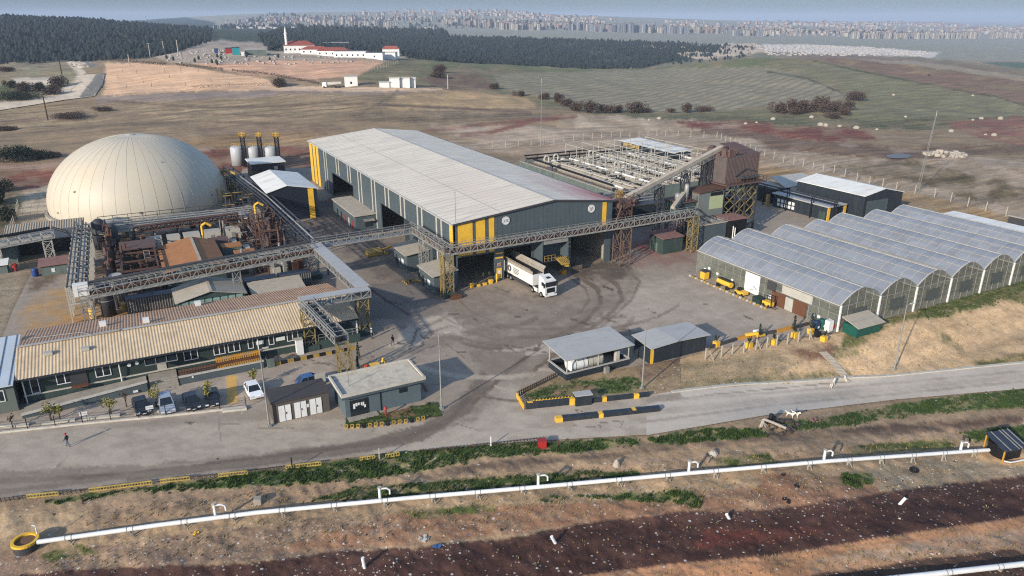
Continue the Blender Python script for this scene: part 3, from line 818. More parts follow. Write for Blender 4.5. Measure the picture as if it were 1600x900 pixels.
# -- the ground, one sheet out to the horizon
az = np.concatenate([np.radians(np.linspace(-180, -41, 36)), np.radians(np.arange(-40, 40.01, .135)), np.radians(np.linspace(41, 180, 36))])
rr = []
py = 940.0
while py > 225:
 rr.append(H / math.tan(TH - math.atan((450 - py) / F)))
 py -= 2.5
rr = np.concatenate([[0.5, 12, 24, 34, 42, 48], rr, np.geomspace(rr[-1] * 1.009, 17000, 400)])
A, R = np.meshgrid(az, rr, indexing='ij')
X = np.sin(A) * R
Y = np.cos(A) * R
GX = CX + X * UX - Y * UY * -1 * -1
GX = CX + (X * UX + Y * UY)
GY = CY + (-X * UY + Y * UX)
GZ = tz(GX.ravel(), GY.ravel()).reshape(GX.shape)
V = np.c_[GX.ravel(), GY.ravel(), GZ.ravel()]
gp = proj(V[:, 0], V[:, 1], V[:, 2])
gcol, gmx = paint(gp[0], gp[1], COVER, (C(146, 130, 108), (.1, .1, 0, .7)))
ni, nj = A.shape
I, J = np.meshgrid(np.arange(ni - 1), np.arange(nj - 1), indexing='ij')
Q = np.c_[(I * nj + J).ravel(), ((I + 1) * nj + J).ravel(), ((I + 1) * nj + J + 1).ravel(), (I * nj + J + 1).ravel()]
# sink the ground a little under the paved sheets so that it never shows through
YP = [(-300, 815), (0, 781), (270, 749), (620, 706), (850, 688), (1012, 679), (1062, 612), (1012, 616), (1000, 580), (1108, 546), (1308, 519), (1600, 437), (1420, 332), (1330, 326), (1196, 300), (1000, 340), (960, 352), (900, 300), (700, 262), (500, 262), (380, 262), (352, 335), (130, 372), (62, 402), (22, 480), (-10, 560), (-60, 625), (-300, 700)]
RP = [(1010, 614), (1062, 611), (1200, 600), (1330, 590), (1600, 567), (1900, 538), (1900, 575), (1600, 607), (1400, 624), (1200, 648), (1010, 680)]
sink = pip(gp[0], gp[1], YP) | pip(gp[0], gp[1], RP)
V[:, 2] -= np.where(sink, .12, 0)
GM = ground_material('bare_ground')
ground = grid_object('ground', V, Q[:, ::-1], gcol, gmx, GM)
ground['kind'] = 'structure'
def sheet(name, poly, dz, cover, base, material, step=2.2, rough=False):
 xs = [p[0] for p in poly]
 ys = [p[1] for p in poly]
 gx = np.arange(min(xs) - step, max(xs) + 2 * step, step)
 gy = np.arange(min(ys) - step, max(ys) + 2 * step, step)
 PX, PY = np.meshgrid(gx, gy, indexing='ij')
 sh = PX.shape
 px, py = PX.ravel(), PY.ravel()
 ins = pip(px, py, poly)
 ig = ins.reshape(sh)
 cell = ig[:-1, :-1] | ig[1:, :-1] | ig[1:, 1:] | ig[:-1, 1:]
 # clean edge: corners outside move onto the outline
 out = np.nonzero(~ins)[0]
 ox, oy = px[out], py[out]
 best = np.full(len(out), 1e9)
 bx, by = ox.copy(), oy.copy()
 for (x1, y1), (x2, y2) in zip(poly, poly[1:] + poly[:1]):
  LL = max((x2 - x1) ** 2 + (y2 - y1) ** 2, 1e-6)
  t = np.clip(((ox - x1) * (x2 - x1) + (oy - y1) * (y2 - y1)) / LL, 0, 1)
  qx, qy = x1 + t * (x2 - x1), y1 + t * (y2 - y1)
  d = np.hypot(ox - qx, oy - qy)
  w = d < best
  best[w] = d[w]
  bx[w] = qx[w]
  by[w] = qy[w]
 px[out], py[out] = bx, by
 z = np.zeros(len(px))
 u = (px - 800) / F
 v = (450 - py) / F
 Xr, Yr, Zr = u, CT + v * ST, -ST + v * CT
 dX, dY = Xr * UX + Yr * UY, -Xr * UY + Yr * UX
 for _ in range(30):
  t = (z - H) / Zr
  x, y = CX + t * dX, CY + t * dY
  z = .4 * z + .6 * (tz(x, y, rough) + dz)
 t = (z - H) / Zr
 V = np.c_[CX + t * dX, CY + t * dY, z]
 nj = sh[1]
 I, J = np.nonzero(cell)
 Q = np.c_[I * nj + J, (I + 1) * nj + J, (I + 1) * nj + J + 1, I * nj + J + 1]
 used = np.unique(Q)
 mp = np.full(len(V), -1)
 mp[used] = np.arange(len(used))
 col, mx = paint(px[used], py[used], cover, base)
 o = grid_object(name, V[used], mp[Q], col, mx, material)
 o.data.polygons.foreach_set('use_smooth', [rough] * len(o.data.polygons))
 o['kind'] = 'structure'
 return o
PM = ground_material('worn_paving', .85, .15, .9)
yard = sheet('yard_pavement', YP, .02, YARD, (ASPH, (0, .05, 0, .5)), PM)
road = sheet('concrete_road', RP, .026, ROAD, (C(186, 178, 166), (0, .04, 0, .4)), PM)
country = sheet('country_road', [(104, 95), (128, 92), (150, 100), (164, 114), (160, 132), (148, 150), (100, 156), (0, 172), (-60, 178), (-60, 168), (0, 163), (70, 153), (106, 146), (127, 127), (129, 114), (112, 103)], .35,
    [(C(196, 184, 166), (0, .1, 0, .5), 2, [(-100, 80), (200, 80), (200, 200), (-100, 200)]),
     (C(118, 116, 112), (0, 0, 0, .4), 1.5, [(128, 92), (150, 100), (164, 114), (160, 132), (148, 150), (122, 152), (140, 130), (150, 116), (136, 103)])], (C(190, 180, 164), G0), PM, 1.6, True)
# ================================================================== WAREHOUSE
HX0, HX1, HXR, HY1 = 1.3, 37.0, 22.7, 113.0
HZL, HZR, HZT = 12.5, 13.1, 14.7
def htop(x):
 return HZL + (HZT - HZL) * (x - HX0) / (HXR - HX0) if x < HXR else HZT - (HZT - HZR) * (x - HXR) / (HX1 - HXR)
hall = thing('warehouse', 'huge slate-grey warehouse with pale ridged roof, yellow corner stripes and open truck bays', 'warehouse', (HX0, 0, 0))
w = M()
t = .25
# left side wall with its two wide openings
for y0, y1, z0 in ((0, 24.2, 0), (24.2, 43.5, 7.4), (43.5, 66.3, 0), (66.3, 87.5, 7.0), (87.5, HY1, 0)):
 w.box(HX0, HX0 + t, y0, y1, z0, HZL)
w.box(HX1 - t, HX1, t, HY1, 0, HZR)
# front wall panels between the bays
fx = [HX0, 1.95, 9.6, 11.7, 17.9, 18.6, 24.9, 27.0, 35.2, HX1 - t]
lint = {1: 5.9, 3: 6.3, 5: 6.3, 7: 6.6}
for i in range(len(fx) - 1):
 x0, x1 = fx[i], fx[i + 1]
 z0 = lint.get(i, 0)
 w.add([(x0, 0, z0), (x1, 0, z0), (x1, t, z0), (x0, t, z0)] + [(x, y, htop(x)) for x, y in ((x0, 0), (x1, 0), (x1, t), (x0, t))],
   [(3, 2, 1, 0), (0, 1, 5, 4), (1, 2, 6, 5), (2, 3, 7, 6), (3, 0, 4, 7), (4, 5, 6, 7)])
w.add([(HX0, HY1, 0), (HX1, HY1, 0), (HX1, HY1, HZR), (HXR, HY1, HZT), (HX0, HY1, HZL)], [(0, 1, 2, 3, 4)])
w.box(HX0 + 1, HX1 - 1, 30, 30.3, 0, 10)                # inner push wall
w.build('wall', 'wall', hall)
M().box(HX1 - t - .3, HX1 - t - .02, .3, 14, 0, 6.4).build('push_wall', 'concrete', hall)
# sheet ribs: thin standing seams on both visible faces
sm = M()
for k in range(1, 36):
 x = HX0 + k * 1.0
 sm.box(x - .03, x + .03, -.03, 0, 6.7, htop(x) - .05)
for k in range(1, 112):
 sm.box(HX0 - .03, HX0, k - .03, k + .03, 7.6, HZL - .05)
sm.build('sheet_seam', 'wall', hall)
for y0, y1 in ((109.5, 112.7), (105.4, 108.2), (101.6, 104.2), (.5, 2.0)):
 M().box(HX0 - .06, HX0 - .004, y0, y1, 0 if y0 > 3 else 7, HZL - .2).build('yellow_stripe', 'yellow', hall)
for yc in (93.6, 80.3, 69.0, 59.5, 48.3, 38.2, 27.8, 17.5, 7.2):
 for s in (-1, 1):
  y = yc + s * 1.25
  op = (24.2 < yc < 43.5) or (66.3 < yc < 87.5)
  M().box(HX0 - .06, HX0 - .004, y - .34, y + .34, 7.5 if op else .3, HZL - .25).build('white_stripe', 'offwhite', hall)
for x0, x1, z0 in ((2.1, 5.1, 6.2), (5.8, 7.7, 6.2), (8.5, 9.6, 6.2), (34.3, 35.3, 6.8)):
 M().add([(x0, -.06, z0), (x1, -.06, z0), (x1, -.06, htop(x1) - .35), (x0, -.06, htop(x0) - .35), (x0, -.004, z0), (x1, -.004, z0), (x1, -.004, htop(x1) - .35), (x0, -.004, htop(x0) - .35)],
   [(0, 1, 2, 3), (0, 4, 5, 1), (1, 5, 6, 2), (2, 6, 7, 3), (3, 7, 4, 0)]).build('yellow_stripe', 'yellow', hall)
# roof with streaks and the red dust at its front right corner
rm = mat('warehouse_roof', C(232, 221, 200, .72), .6, .08, .25, dirt=C(172, 162, 146, .7), dirt_amt=.6, dirt_scale=(.06, .4, .3))
nt = rm.node_tree
N, L = nt.nodes, nt.links
bs = N['Principled BSDF']
src = bs.inputs['Base Color'].links[0].from_socket
tc = N.new('ShaderNodeTexCoord')
def stain(center, scale, colr, amt, sc, src):
 mp = N.new('ShaderNodeMapping')
 mp.vector_type = 'TEXTURE'
 mp.inputs['Location'].default_value = center
 mp.inputs['Scale'].default_value = scale
 L.new(tc.outputs['Object'], mp.inputs['Vector'])
 ln = N.new('ShaderNodeVectorMath')
 ln.operation = 'LENGTH'
 L.new(mp.outputs['Vector'], ln.inputs[0])
 nz = N.new('ShaderNodeTexNoise')
 mp2 = N.new('ShaderNodeMapping')
 mp2.inputs['Scale'].default_value = sc
 L.new(tc.outputs['Object'], mp2.inputs['Vector'])
 L.new(mp2.outputs['Vector'], nz.inputs['Vector'])
 nz.inputs['Scale'].default_value = 1
 nz.inputs['Detail'].default_value = 6
 ad = N.new('ShaderNodeMath')
 ad.operation = 'ADD'
 L.new(ln.outputs['Value'], ad.inputs[0])
 L.new(nz.outputs['Fac'], ad.inputs[1])
 r = N.new('ShaderNodeMapRange')
 r.inputs['From Min'].default_value = .55
 r.inputs['From Max'].default_value = 1.5
 r.inputs['To Min'].default_value = amt
 r.inputs['To Max'].default_value = 0
 L.new(ad.outputs[0], r.inputs['Value'])
 mx = N.new('ShaderNodeMix')
 mx.data_type = 'RGBA'
 L.new(r.outputs['Result'], mx.inputs['Factor'])
 L.new(src, mx.inputs['A'])
 mx.inputs['B'].default_value = (*colr, 1)
 return mx.outputs['Result']
s1 = stain((34.5, 4, 13), (10, 34, 30), C(200, 150, 142, .7), .95, (.5, .08, .5), src)
s1 = stain((36, 2.5, 13), (5, 15, 30), C(168, 80, 74, .7), .95, (1.2, .12, .5), s1)
s1 = stain((12, 22, 13), (12, 40, 30), C(222, 206, 186, .72), .6, (.2, .1, .5), s1)
L.new(s1, bs.inputs['Base Color'])
rf = M()
ov = .35
for (xa, za), (xb, zb) in (((HX0 - ov, HZL + .06), (HXR, HZT + .12)), ((HXR, HZT + .12), (HX1 + ov, HZR + .06))):
 rf.slab((xa, -ov, za), (xb, -ov, zb), (xb, HY1 + ov, zb), (xa, HY1 + ov, za), .14)
rf.build('roof', rm, hall)
rs = M()                                              # standing seams of the roof sheets
for k in range(0, 114, 2):
 y = k + .0
 rs.bar((HX0 - .3, y, HZL + .09), (HXR, y, HZT + .14), .05, .05)
 rs.bar((HXR, y, HZT + .14), (HX1 + .3, y, HZR + .09), .03, .03)
rs.build('roof_seam', 'roofgrey', hall)
M().bar((HXR, -ov, HZT + .17), (HXR, HY1 + ov, HZT + .17), .7, .08).build('ridge_cap', 'roofgrey', hall)
M().bar((HX0 + 9.8, -ov, htop(HX0 + 9.8) + .13), (HX0 + 9.8, HY1 + ov, htop(HX0 + 9.8) + .13), .22, .05).build('cable_tray', 'roofgrey', hall)
M().bar((HX0 - ov - .1, -ov, HZL - .05), (HX0 - ov - .1, HY1, HZL - .05), .24, .26).build('gutter', 'roofgrey', hall)
M().bar((HX1 + ov + .1, -ov, HZR - .05), (HX1 + ov + .1, HY1, HZR - .05), .24, .26).build('gutter', 'darksteel', hall)
fl = M()
fl.bar((HX0 - ov, -ov - .05, HZL - .04), (HXR, -ov - .05, HZT + .02), .06, .34)
fl.bar((HXR, -ov - .05, HZT + .02), (HX1 + ov, -ov - .05, HZR - .04), .06, .34)
fl.build('gable_flashing', 'darksteel', hall)
def roundsign(x, z, label, txt):
 sg = thing('round_sign', label, 'sign', (x, -.1, z))
 M().tube((x, -.02, z), (x, -.14, z), .82, 28).build('disc', 'white', sg)
 rg = M()
 for k in range(28):
  a, b = 2 * PI * k / 28, 2 * PI * (k + 1) / 28
  rg.bar((x + .74 * math.cos(a), -.15, z + .74 * math.sin(a)), (x + .74 * math.cos(b), -.15, z + .74 * math.sin(b)), .035)
 rg.build('rim', 'steel', sg)
 e = M()
 if txt:
  def stroke(pts, wd=.11):
   for p, q in zip(pts[:-1], pts[1:]):
    e.bar((x + p[0], -.155, z + p[1]), (x + q[0], -.155, z + q[1]), wd, .02)
  stroke([(-.46, -.26), (-.46, .26)])
  stroke([(-.26, .26), (.14, .26)])
  stroke([(-.06, .26), (-.06, -.26)])
  stroke([(.5, .2), (.4, .27), (.28, .24), (.22, .1), (.22, -.12), (.3, -.25), (.42, -.27), (.52, -.18)], .1)
  e.build('lettering', 'black', sg)
 else:
  for k in range(12):
   a = 2 * PI * k / 12
   e.bar((x + .25 * math.cos(a), -.155, z + .25 * math.sin(a)), (x + .48 * math.cos(a + .35), -.155, z + .48 * math.sin(a + .35)), .07, .02)
  for k in range(3):
   e.box(x - .14, x + .14, -.17, -.15, z - .12 + k * .1, z - .07 + k * .1)
  e.build('emblem', 'darksteel', sg)
 return sg
roundsign(12.1, 11.9, 'round white sign lettered ITC beside the yellow stripes of the warehouse front', True)
roundsign(31.6, 12.0, 'round white emblem sign near the right gable end of the warehouse front', False)
# bay piers: warning boards, bollards, mirrors
for x, lab in ((10.6, 'between the dark left bay and the truck'), (26.0, 'right of the sorting booth')):
 p = thing('warning_board', 'yellow safety board on the warehouse pier ' + lab, 'sign', (x, -.1, 2))
 M().box(x - .55, x + .55, -.14, -.03, .5, 2.6).build('board', 'yellow', p)
 m = M()
 m.obox(x, -.16, 1.55, 2.15, .5, .03)
 m.obox(x, -.16, 1.0, 1.5, .2, .03)
 m.build('pictogram', 'white', p)
 M().obox(x, -.13, 3.0, 3.7, .8, .04).build('notice', 'offwhite', p)
 m = M()
 m.obox(x, -.19, 3.15, 3.3, .6, .03)
 m.obox(x, -.19, 3.4, 3.55, .6, .03)
 m.build('notice_mark', 'red', p)
 M().box(x - .8, x + .8, -.13, -.03, 4.6, 4.85).build('upper_strip', 'yellow', p)
 M().box(x - .8, x + .8, -.13, -.03, 5.5, 5.75).build('lower_strip', 'yellow', p)
bp = tag(M().lathe(9.75, -.6, [(.16, 0), (.16, 1.7), (.05, 1.8)], 10).build('bollard', 'yellow'), 'yellow steel bollard left of the truck bay pier', 'bollard')
for k, (x, y) in enumerate(((4.2, -1.2), (5.6, -1.1), (7.0, -1.0), (8.3, -.9))):
 b = thing('bay_barrier', ['low yellow barrier block nearest the gantry tower in the dark bay mouth', 'low yellow block second from the gantry tower in the dark bay mouth', 'low yellow block third from the gantry tower in the dark bay mouth', 'low yellow barrier block closest to the yellow bollard'][k], 'barrier', (x, y, 0), 'yellow blocks across the left bay')
 M().box(x - .35, x + .35, y - .22, y + .22, 0, .9 if k in (0, 3) else .45).build('block', 'yellow', b)
 m = M()
 m.tube((x, y + .4, 0), (x, y + .4, 2.1), .05, 6)
 m.lathe(x, y + .4, [(.05, 1.6), (.3, 1.9), (.22, 2.3), (.02, 2.5)], 8)
 m.build('potted_shrub', 'bushgreen', b)
# sorting booth that stands out from the bays
bo = thing('sorting_booth', 'slate booth with open front and yellow platform standing out from the warehouse bays', 'booth', (21, -2, 0))
m = M()
m.box(18.4, 18.6, -3.2, -.03, 0, 8.0)
m.box(24.2, 24.4, -3.2, -.03, 2.6, 8.0)
m.box(18.6, 24.2, -.23, -.03, 2.6, 8)
m.build('wall', 'wall', bo)
M().box(18.6, 24.2, -3.1, -.3, 3.3, 3.5).build('platform', 'darksteel', bo)
m = M()
for a, b in (((18.4, -3.2), (24.4, -3.2)), ((18.4, -.2), (24.4, -.2)), ((18.4, -3.2), (18.4, -.2)), ((24.4, -3.2), (24.4, -.2))):
 m.bar((*a, 8.0), (*b, 8.0), .25)
for k in range(4):
 m.bar((18.5, -2.6 + k * .75, 7.9), (24.3, -2.6 + k * .75, 7.9), .12)
m.box(18.7, 24.1, -3.3, -3.2, 7.0, 7.7)
m.build('roof_frame', 'steel', bo)
M().rail([(19, -3.1, 3.5), (21.4, -3.1, 3.5)], 1.1, .6, .07).build('railing', 'oldyellow', bo)
m = M()
m.slab((21.5, -3.1, 3.9), (24.0, -3.1, 3.9), (23.6, -5.0, 3.0), (21.8, -5.0, 3.0), .12)
for k in range(5):
 m.bar((21.6 + k * .5, -3.0, 4.0), (21.9 + k * .42, -5.0, 3.4), .07)
m.build('chute', 'oldyellow', bo)
M().box(23.2, 24.2, -3.0, -2.2, 0, .9).build('plinth_block', 'ochre', bo)
# annexes along the left wall
an = thing('lean_to_office', 'long flat-roofed slate annex against the warehouse side wall', 'annex', (-2, 57, 0))
M().box(-3.9, HX0 - .08, 47.3, 67.9, 0, 3.7).build('wall', 'wall', an)
M().slab((-4.2, 47.0, 3.95), (HX0 - .07, 47.0, 4.1), (HX0 - .07, 68.2, 4.1), (-4.2, 68.2, 3.95), .24).build('roof', 'rooftaupe', an)
for y, c in ((50.5, 'red'), (53.2, 'offwhite'), (56.5, 'red'), (60, 'glass'), (63.5, 'glass')):
 M().box(-3.96, -3.9, y - .5, y + .5, .1, 2.2).build('door', c, an)
M().box(-1.6, .2, 47.2, 47.29, 1.0, 2.3).build('window', 'glass', an)
M().slab((-2, 46.1, 2.6), (.6, 46.1, 2.6), (.6, 47.2, 2.9), (-2, 47.2, 2.9), .08).build('awning', 'steel', an)
for nm, y0, y1, lab in (('control_kiosk', 12.8, 20.5, 'slate kiosk with sloping taupe roof by the warehouse wall, farther from the truck bays'), ('control_kiosk', -1.6, 5.5, 'slate kiosk with sloping taupe roof at the front corner of the warehouse')):
 k = thing(nm, lab, 'kiosk', (-1.5, (y0 + y1) / 2, 0), 'kiosks beside the warehouse wall')
 m = M()
 x0, x1 = -3.6, 1.0
 m.prism([(x0, y0), (x1, y0), (x1, y1), (x0, y1)], 0, [3.6, 4.2, 4.2, 3.6])
 m.build('wall', 'wall', k)
 M().slab((x0 - .5, y0 - .5, 3.75), (x1 + .2, y0 - .5, 4.4), (x1 + .2, y1 + .4, 4.4), (x0 - .5, y1 + .4, 3.75), .14).build('roof', 'rooftaupe', k)
 M().box(x0 - .05, x0, y1 - 2, y1 - 1, .1, 2.2).build('door', 'darkwall', k)
 M().box(x0 - .05, x0, y0 + 2, y0 + 3.2, 1.2, 2.2).build('window', 'white', k)
 M().box(x0 - .05, x0, y0 + 4.2, y0 + 4.8, 1.1, 1.8).build('meter_box', 'offwhite', k)
for k, (x, y, lab) in enumerate(((-6.0, 27.0, 'yellow skip loader bucket parked by the farther kiosk'), (-5.0, 6.8, 'heap of yellow pipe fittings between the two kiosks'))):
 sk_ = thing('loader_bucket', lab, 'bucket' if k == 0 else 'fittings', (x, y, 0))
 m = M()
 if k == 0:
  m.prism([(x - 1.6, y - .9), (x + 1.6, y - .9), (x + 1.6, y + .9), (x - 1.6, y + .9)], .2, [1.0, 1.0, 1.5, 1.5])
  m.bar((x + 1.5, y, 1), (x + 4.4, y + 1.2, 1.2), .35)
  m.tube((x + 2.4, y - .9, .45), (x + 2.4, y - .5, .45), .45, 12)
 else:
  for q in range(16):
   a = random.uniform(0, 6.28)
   c = (x + random.uniform(-1.2, 1.2), y + random.uniform(-.9, .9), random.uniform(.12, .7))
   m.tube(c, (c[0] + .7 * math.cos(a), c[1] + .7 * math.sin(a), c[2] + .1), .14, 8)
 m.build('steelwork', 'oldyellow', sk_)
M().box(-8.2, -6.4, 3.0, 3.1, .0, .1)
cr = tag(M().box(-1.9, .1, -5.7, -4.6, 0, .7).build('pallet_crate', 'wood'), 'brown wooden crate on the asphalt before the gantry tower', 'crate')
# tall whip aerial at the front left roof corner
tag(M().tube((1.9, .4, 12.4), (1.9, .4, 18.5), .05, 6).build('lightning_rod', 'steel'), 'thin lightning rod above the front left warehouse corner', 'rod')
# ================================================================== TRUCK
def wheel(m_t, m_r, x, y, z, r, w_, par):
 M().tube((x - w_ / 2, y, z), (x + w_ / 2, y, z), r, 18).build('tyre', 'tyre', par)
 M().tube((x - w_ / 2 - .02, y, z), (x + w_ / 2 + .02, y, z), r * .55, 12).build('rim', 'steel', par)
tr = thing('tipper_truck', 'white tipper truck with raised grey side boards leaving the warehouse bay', 'truck', (0, 0, 0))
# local: heading -y, cab front at y=-8.3
m = M()
m.box(-1.23, 1.23, -3.9, 8.2, 1.25, 3.35)
m.build('trailer_body', 'white', tr)
m = M()
m.box(-1.27, -1.19, -3.9, 8.2, 3.35, 4.0)
m.box(1.19, 1.27, -3.9, 8.2, 3.35, 4.0)
m.slab((-1.75, -3.8, 4.55), (-1.25, -3.8, 3.95), (-1.25, 8.2, 3.95), (-1.75, 8.2, 4.55), .06)
m.slab((1.25, -3.8, 3.95), (1.75, -3.8, 4.55), (1.75, 8.2, 4.55), (1.25, 8.2, 3.95), .06)
m.build('top_flaps', 'concrete', tr)
M().box(-1.15, 1.15, -3.8, 8.1, 3.3, 3.42).build('load_bed', 'litterd', tr)
m = M()
m.box(-.5, .5, -7.6, 8.2, .75, 1.1)
for sx in (-1, 1):
 m.box(sx * 1.2 - .04, sx * 1.2 + .04, -2.6, 3.6, .45, 1.15)
m.build('chassis', 'darksteel', tr)
m = M()
m.box(-1.24, 1.24, -8.2, -6.0, .55, 2.3)
m.prism([(-1.22, -8.1), (1.22, -8.1), (1.22, -6.0), (-1.22, -6.0)], 2.3, [3.25, 3.25, 3.6, 3.6])
m.build('cab', 'white', tr)
m = M()
m.prism([(-1.1, -7.6), (1.1, -7.6), (1.1, -6.0), (-1.1, -6.0)], 3.3, [3.5, 3.5, 3.95, 3.95])
m.build('roof_deflector', 'white', tr)
M().box(-.35, .35, -7.5, -6.9, 3.55, 3.75).build('roof_hatch', 'glass', tr)
m = M()
m.slab((-1.12, -8.22, 3.1), (1.12, -8.22, 3.1), (1.12, -8.26, 2.25), (-1.12, -8.26, 2.25), .03)
m.box(-1.12, 1.12, -8.25, -8.2, 2.2, 3.1)
m.build('windscreen', 'glass', tr)
for s in (-1, 1):
 M().box(s * 1.245 - .02, s * 1.245 + .02, -7.9, -7.0, 2.3, 3.0).build('side_window', 'glass', tr)
 M().box(s * 1.42 - .1, s * 1.42 + .1, -8.2, -8.05, 2.1, 2.9).build('mirror', 'black', tr)
 M().box(s * .95 - .2, s * .95 + .2, -8.27, -8.2, .75, 1.0).build('headlight', 'steel', tr)
 M().box(s * 1.1 - .12, s * 1.1 + .12, -5.4, -3.95, .5, 1.15).build('fuel_tank', 'white' if s < 0 else 'steel', tr)
M().box(-.85, .85, -8.27, -8.2, 1.1, 1.95).build('grille', 'black', tr)
M().box(-1.25, 1.25, -8.34, -8.2, .4, .7).build('bumper', 'white', tr)
for s in (-1, 1):
 for y in (-7.0, -4.0, 3.9, 5.2, 6.5):
  wh = M().tube((s * 1.2 - .17, y, .52), (s * 1.2 + .17, y, .52), .52, 18).build('wheel', 'tyre', tr)
  M().tube((s * 1.2 - .19, y, .52), (s * 1.2 + .19, y, .52), .27, 12).build('rim', 'steel', wh)
m = M()                                               # emblem and three lines of lettering on both flanks
for s in (-1, 1):
 x = s * 1.245
 for k in range(16):
  a, b = 2 * PI * k / 16, 2 * PI * (k + 1) / 16
  for r in (.62, .42):
   m.bar((x, 4.6 + r * math.cos(a), 2.3 + r * math.sin(a)), (x, 4.6 + r * math.cos(b), 2.3 + r * math.sin(b)), .1 if r > .5 else .14)
 for i, (wd, ln) in enumerate(((2.2, 2.75), (2.0, 2.45), (2.3, 2.15), (1.8, 1.85))):
  for q in range(9):
   m.box(x - .012, x + .012, 2.2 - wd / 2 + q * wd / 9, 2.2 - wd / 2 + (q + .62) * wd / 9, ln - .08, ln + .08)
m.build('side_marking', 'darksteel', tr)
tr.location = (14.25, -4.75, .03)
tr.rotation_euler = (0, 0, .045)
# ================================================================== RIGHT: BASIN, TOWER, SHEDS
ba = thing('treatment_basin', 'large open treatment basin with rows of filter beds and white pipes behind the warehouse', 'basin', (85, 58, 0))
BX0, BX1, BY0, BY1 = 60.5, 112, 34, 84
m = M()
m.box(BX0, BX0 + .5, BY0, BY1, 0, 5.6)
m.box(BX0 + .5, BX1, BY0, BY0 + .5, 0, 5.6)
m.box(BX0 + .5, BX1, BY1 - .5, BY1, 0, 5.6)
m.box(BX1 - .5, BX1, BY0 + .5, BY1 - .5, 0, 5.6)
m.build('outer_wall', 'tankwall', ba)
M().box(BX0 - .15, BX0 + .65, BY0 - .1, BY1 + .1, 5.6, 5.8).build('coping', 'concrete', ba)
xs = BX0 + .5
k = 0
while xs < BX1 - 3:
 wd = (4.2, 3.6, 3.0, 4.4)[k % 4]
 M().box(xs, min(xs + wd - .4, BX1 - .6), BY0 + .5, BY1 - .5, 3.2, 5.0 if k % 2 == 0 else 4.3).build('filter_bed' if k % 2 == 0 else 'channel', 'brownbed' if k % 2 == 0 else 'greybed', ba)
 M().box(xs + wd - .4, xs + wd, BY0 + .5, BY1 - .5, 0, 5.7).build('divider_wall', 'concrete', ba)
 p = M()
 p.tube((xs + wd - .2, BY0 + 1, 6.0), (xs + wd - .2, BY1 - 5, 6.0), .24 if k % 3 else .3, 8)
 for q in range(9):
  p.bar((xs + wd - .2, BY0 + 2 + q * 5, 5.6), (xs + wd - .2, BY0 + 2 + q * 5, 6.0), .2)
 p.build('header_pipe', ('white', 'offwhite', 'black')[k % 3], ba, True)
 xs += wd
 k += 1
m = M()                                               # laterals
for q in range(90):
 y = random.uniform(BY0 + 2, BY1 - 5)
 x = random.uniform(BX0 + 2, BX1 - 8)
 ln = random.uniform(3, 9)
 m.tube((x, y, 5.9 + random.random() * .5), (min(x + ln, BX1 - 1), y, 5.9 + random.random() * .5), random.choice((.1, .14, .2)), 6)
m.build('cross_pipe', 'offwhite', ba, True)
m = M()
for q in range(110):
 x, y = random.uniform(BX0 + 2, BX1 - 2), random.uniform(BY0 + 2, BY1 - 3)
 m.obox(x, y, 5.0, random.uniform(5.2, 6.0), random.uniform(.4, 1.2), random.uniform(.4, 1.2), random.random())
m.build('valve_box', 'darksteel', ba)
m = M()
for x, y in ((70, 79), (84, 80), (66, 78), (95, 70), (80, 60)):
 m.path([(x, y, 5), (x, y, 7.2), (x + .5, y, 7.7), (x + 1.2, y, 7.7), (x + 1.6, y, 7.1), (x + 1.6, y, 5)], .32, 8)
 m.lathe(x + 3.2, y - .5, [(.8, 5), (1.1, 5.7), (.8, 6.4), (.1, 6.6)], 12)
m.build('blower', 'offwhite', ba, True)
m = M()
m.path([(BX0 + .8, BY1 - 3, 6.8), (BX1 - 12, BY1 - 3, 6.8)], .28, 8)
m.path([(BX0 + .8, BY1 - 1.6, 7.6), (BX1 - 10, BY1 - 1.6, 7.6)], .22, 8)
m.path([(BX0 + 3.2, BY1 - 3, 6.6), (BX0 + 3.2, BY0 + 4, 6.4)], .3, 8)
for q in range(12):
 m.bar((BX0 + 1 + q * 4, BY1 - 2.3, 5.5), (BX0 + 1 + q * 4, BY1 - 2.3, 7.6), .18)
m.build('black_main', 'black', ba, True)
m = M()                                               # lattice poles of the cover frame
for i in range(6):
 for j in range(8):
  x, y = 76 + i * 6.4, BY0 + 1.5 + j * 6.6
  if x > BX1:
   continue
  m.bar((x, y, 5), (x, y, 10.5), .15)
  if i < 5:
   m.bar((x, y, 10.3), (x + 6.4, y, 10.3), .12)
  if j < 7:
   m.bar((x, y, 10.3), (x, y + 6.6, 10.3), .12)
   if (i + j) % 2 == 0:
    m.bar((x, y, 10.3), (x, y + 6.6, 8.2), .09)
for q in range(70):
 x, y = random.uniform(74, BX1), random.uniform(BY0 + 1, BY1 - 6)
 m.bar((x, y, 5), (x, y, random.uniform(7, 9.5)), .12)
 m.bar((x, y, 7), (x + random.uniform(1, 4), y, 7), .1)
m.build('cover_frame', 'offwhite', ba)
M().rail([(BX0 + .3, BY0, 5.8), (BX0 + .3, BY1, 5.8)], 1.0, 2.2, .05).build('railing', 'steel', ba)
b = thing('plant_room', 'white-roofed plant room at the far edge of the treatment basin', 'building', (109, 79, 0))
M().box(105.5, 112.8, 64, 92, 5, 7.6).build('wall', 'darkwall', b)
M().slab((105, 63.5, 7.9), (113.2, 63.5, 8.3), (113.2, 92.5, 8.3), (105, 92.5, 7.9), .2).build('roof', 'roofwhite', b)
M().box(105.42, 105.5, 82, 91, 6, 7.4).build('yellow_panel', 'oldyellow', b)
M().box(113.2, 114, 70, 80, 0, 5).build('support_wall', 'concrete', b)
b = thing('pump_hall', 'dark slate pump hall under the long inclined conveyor', 'building', (55, 25, 0))
M().box(44, 66, 19, 32.5, 0, 5.4).build('wall', 'darkwall', b)
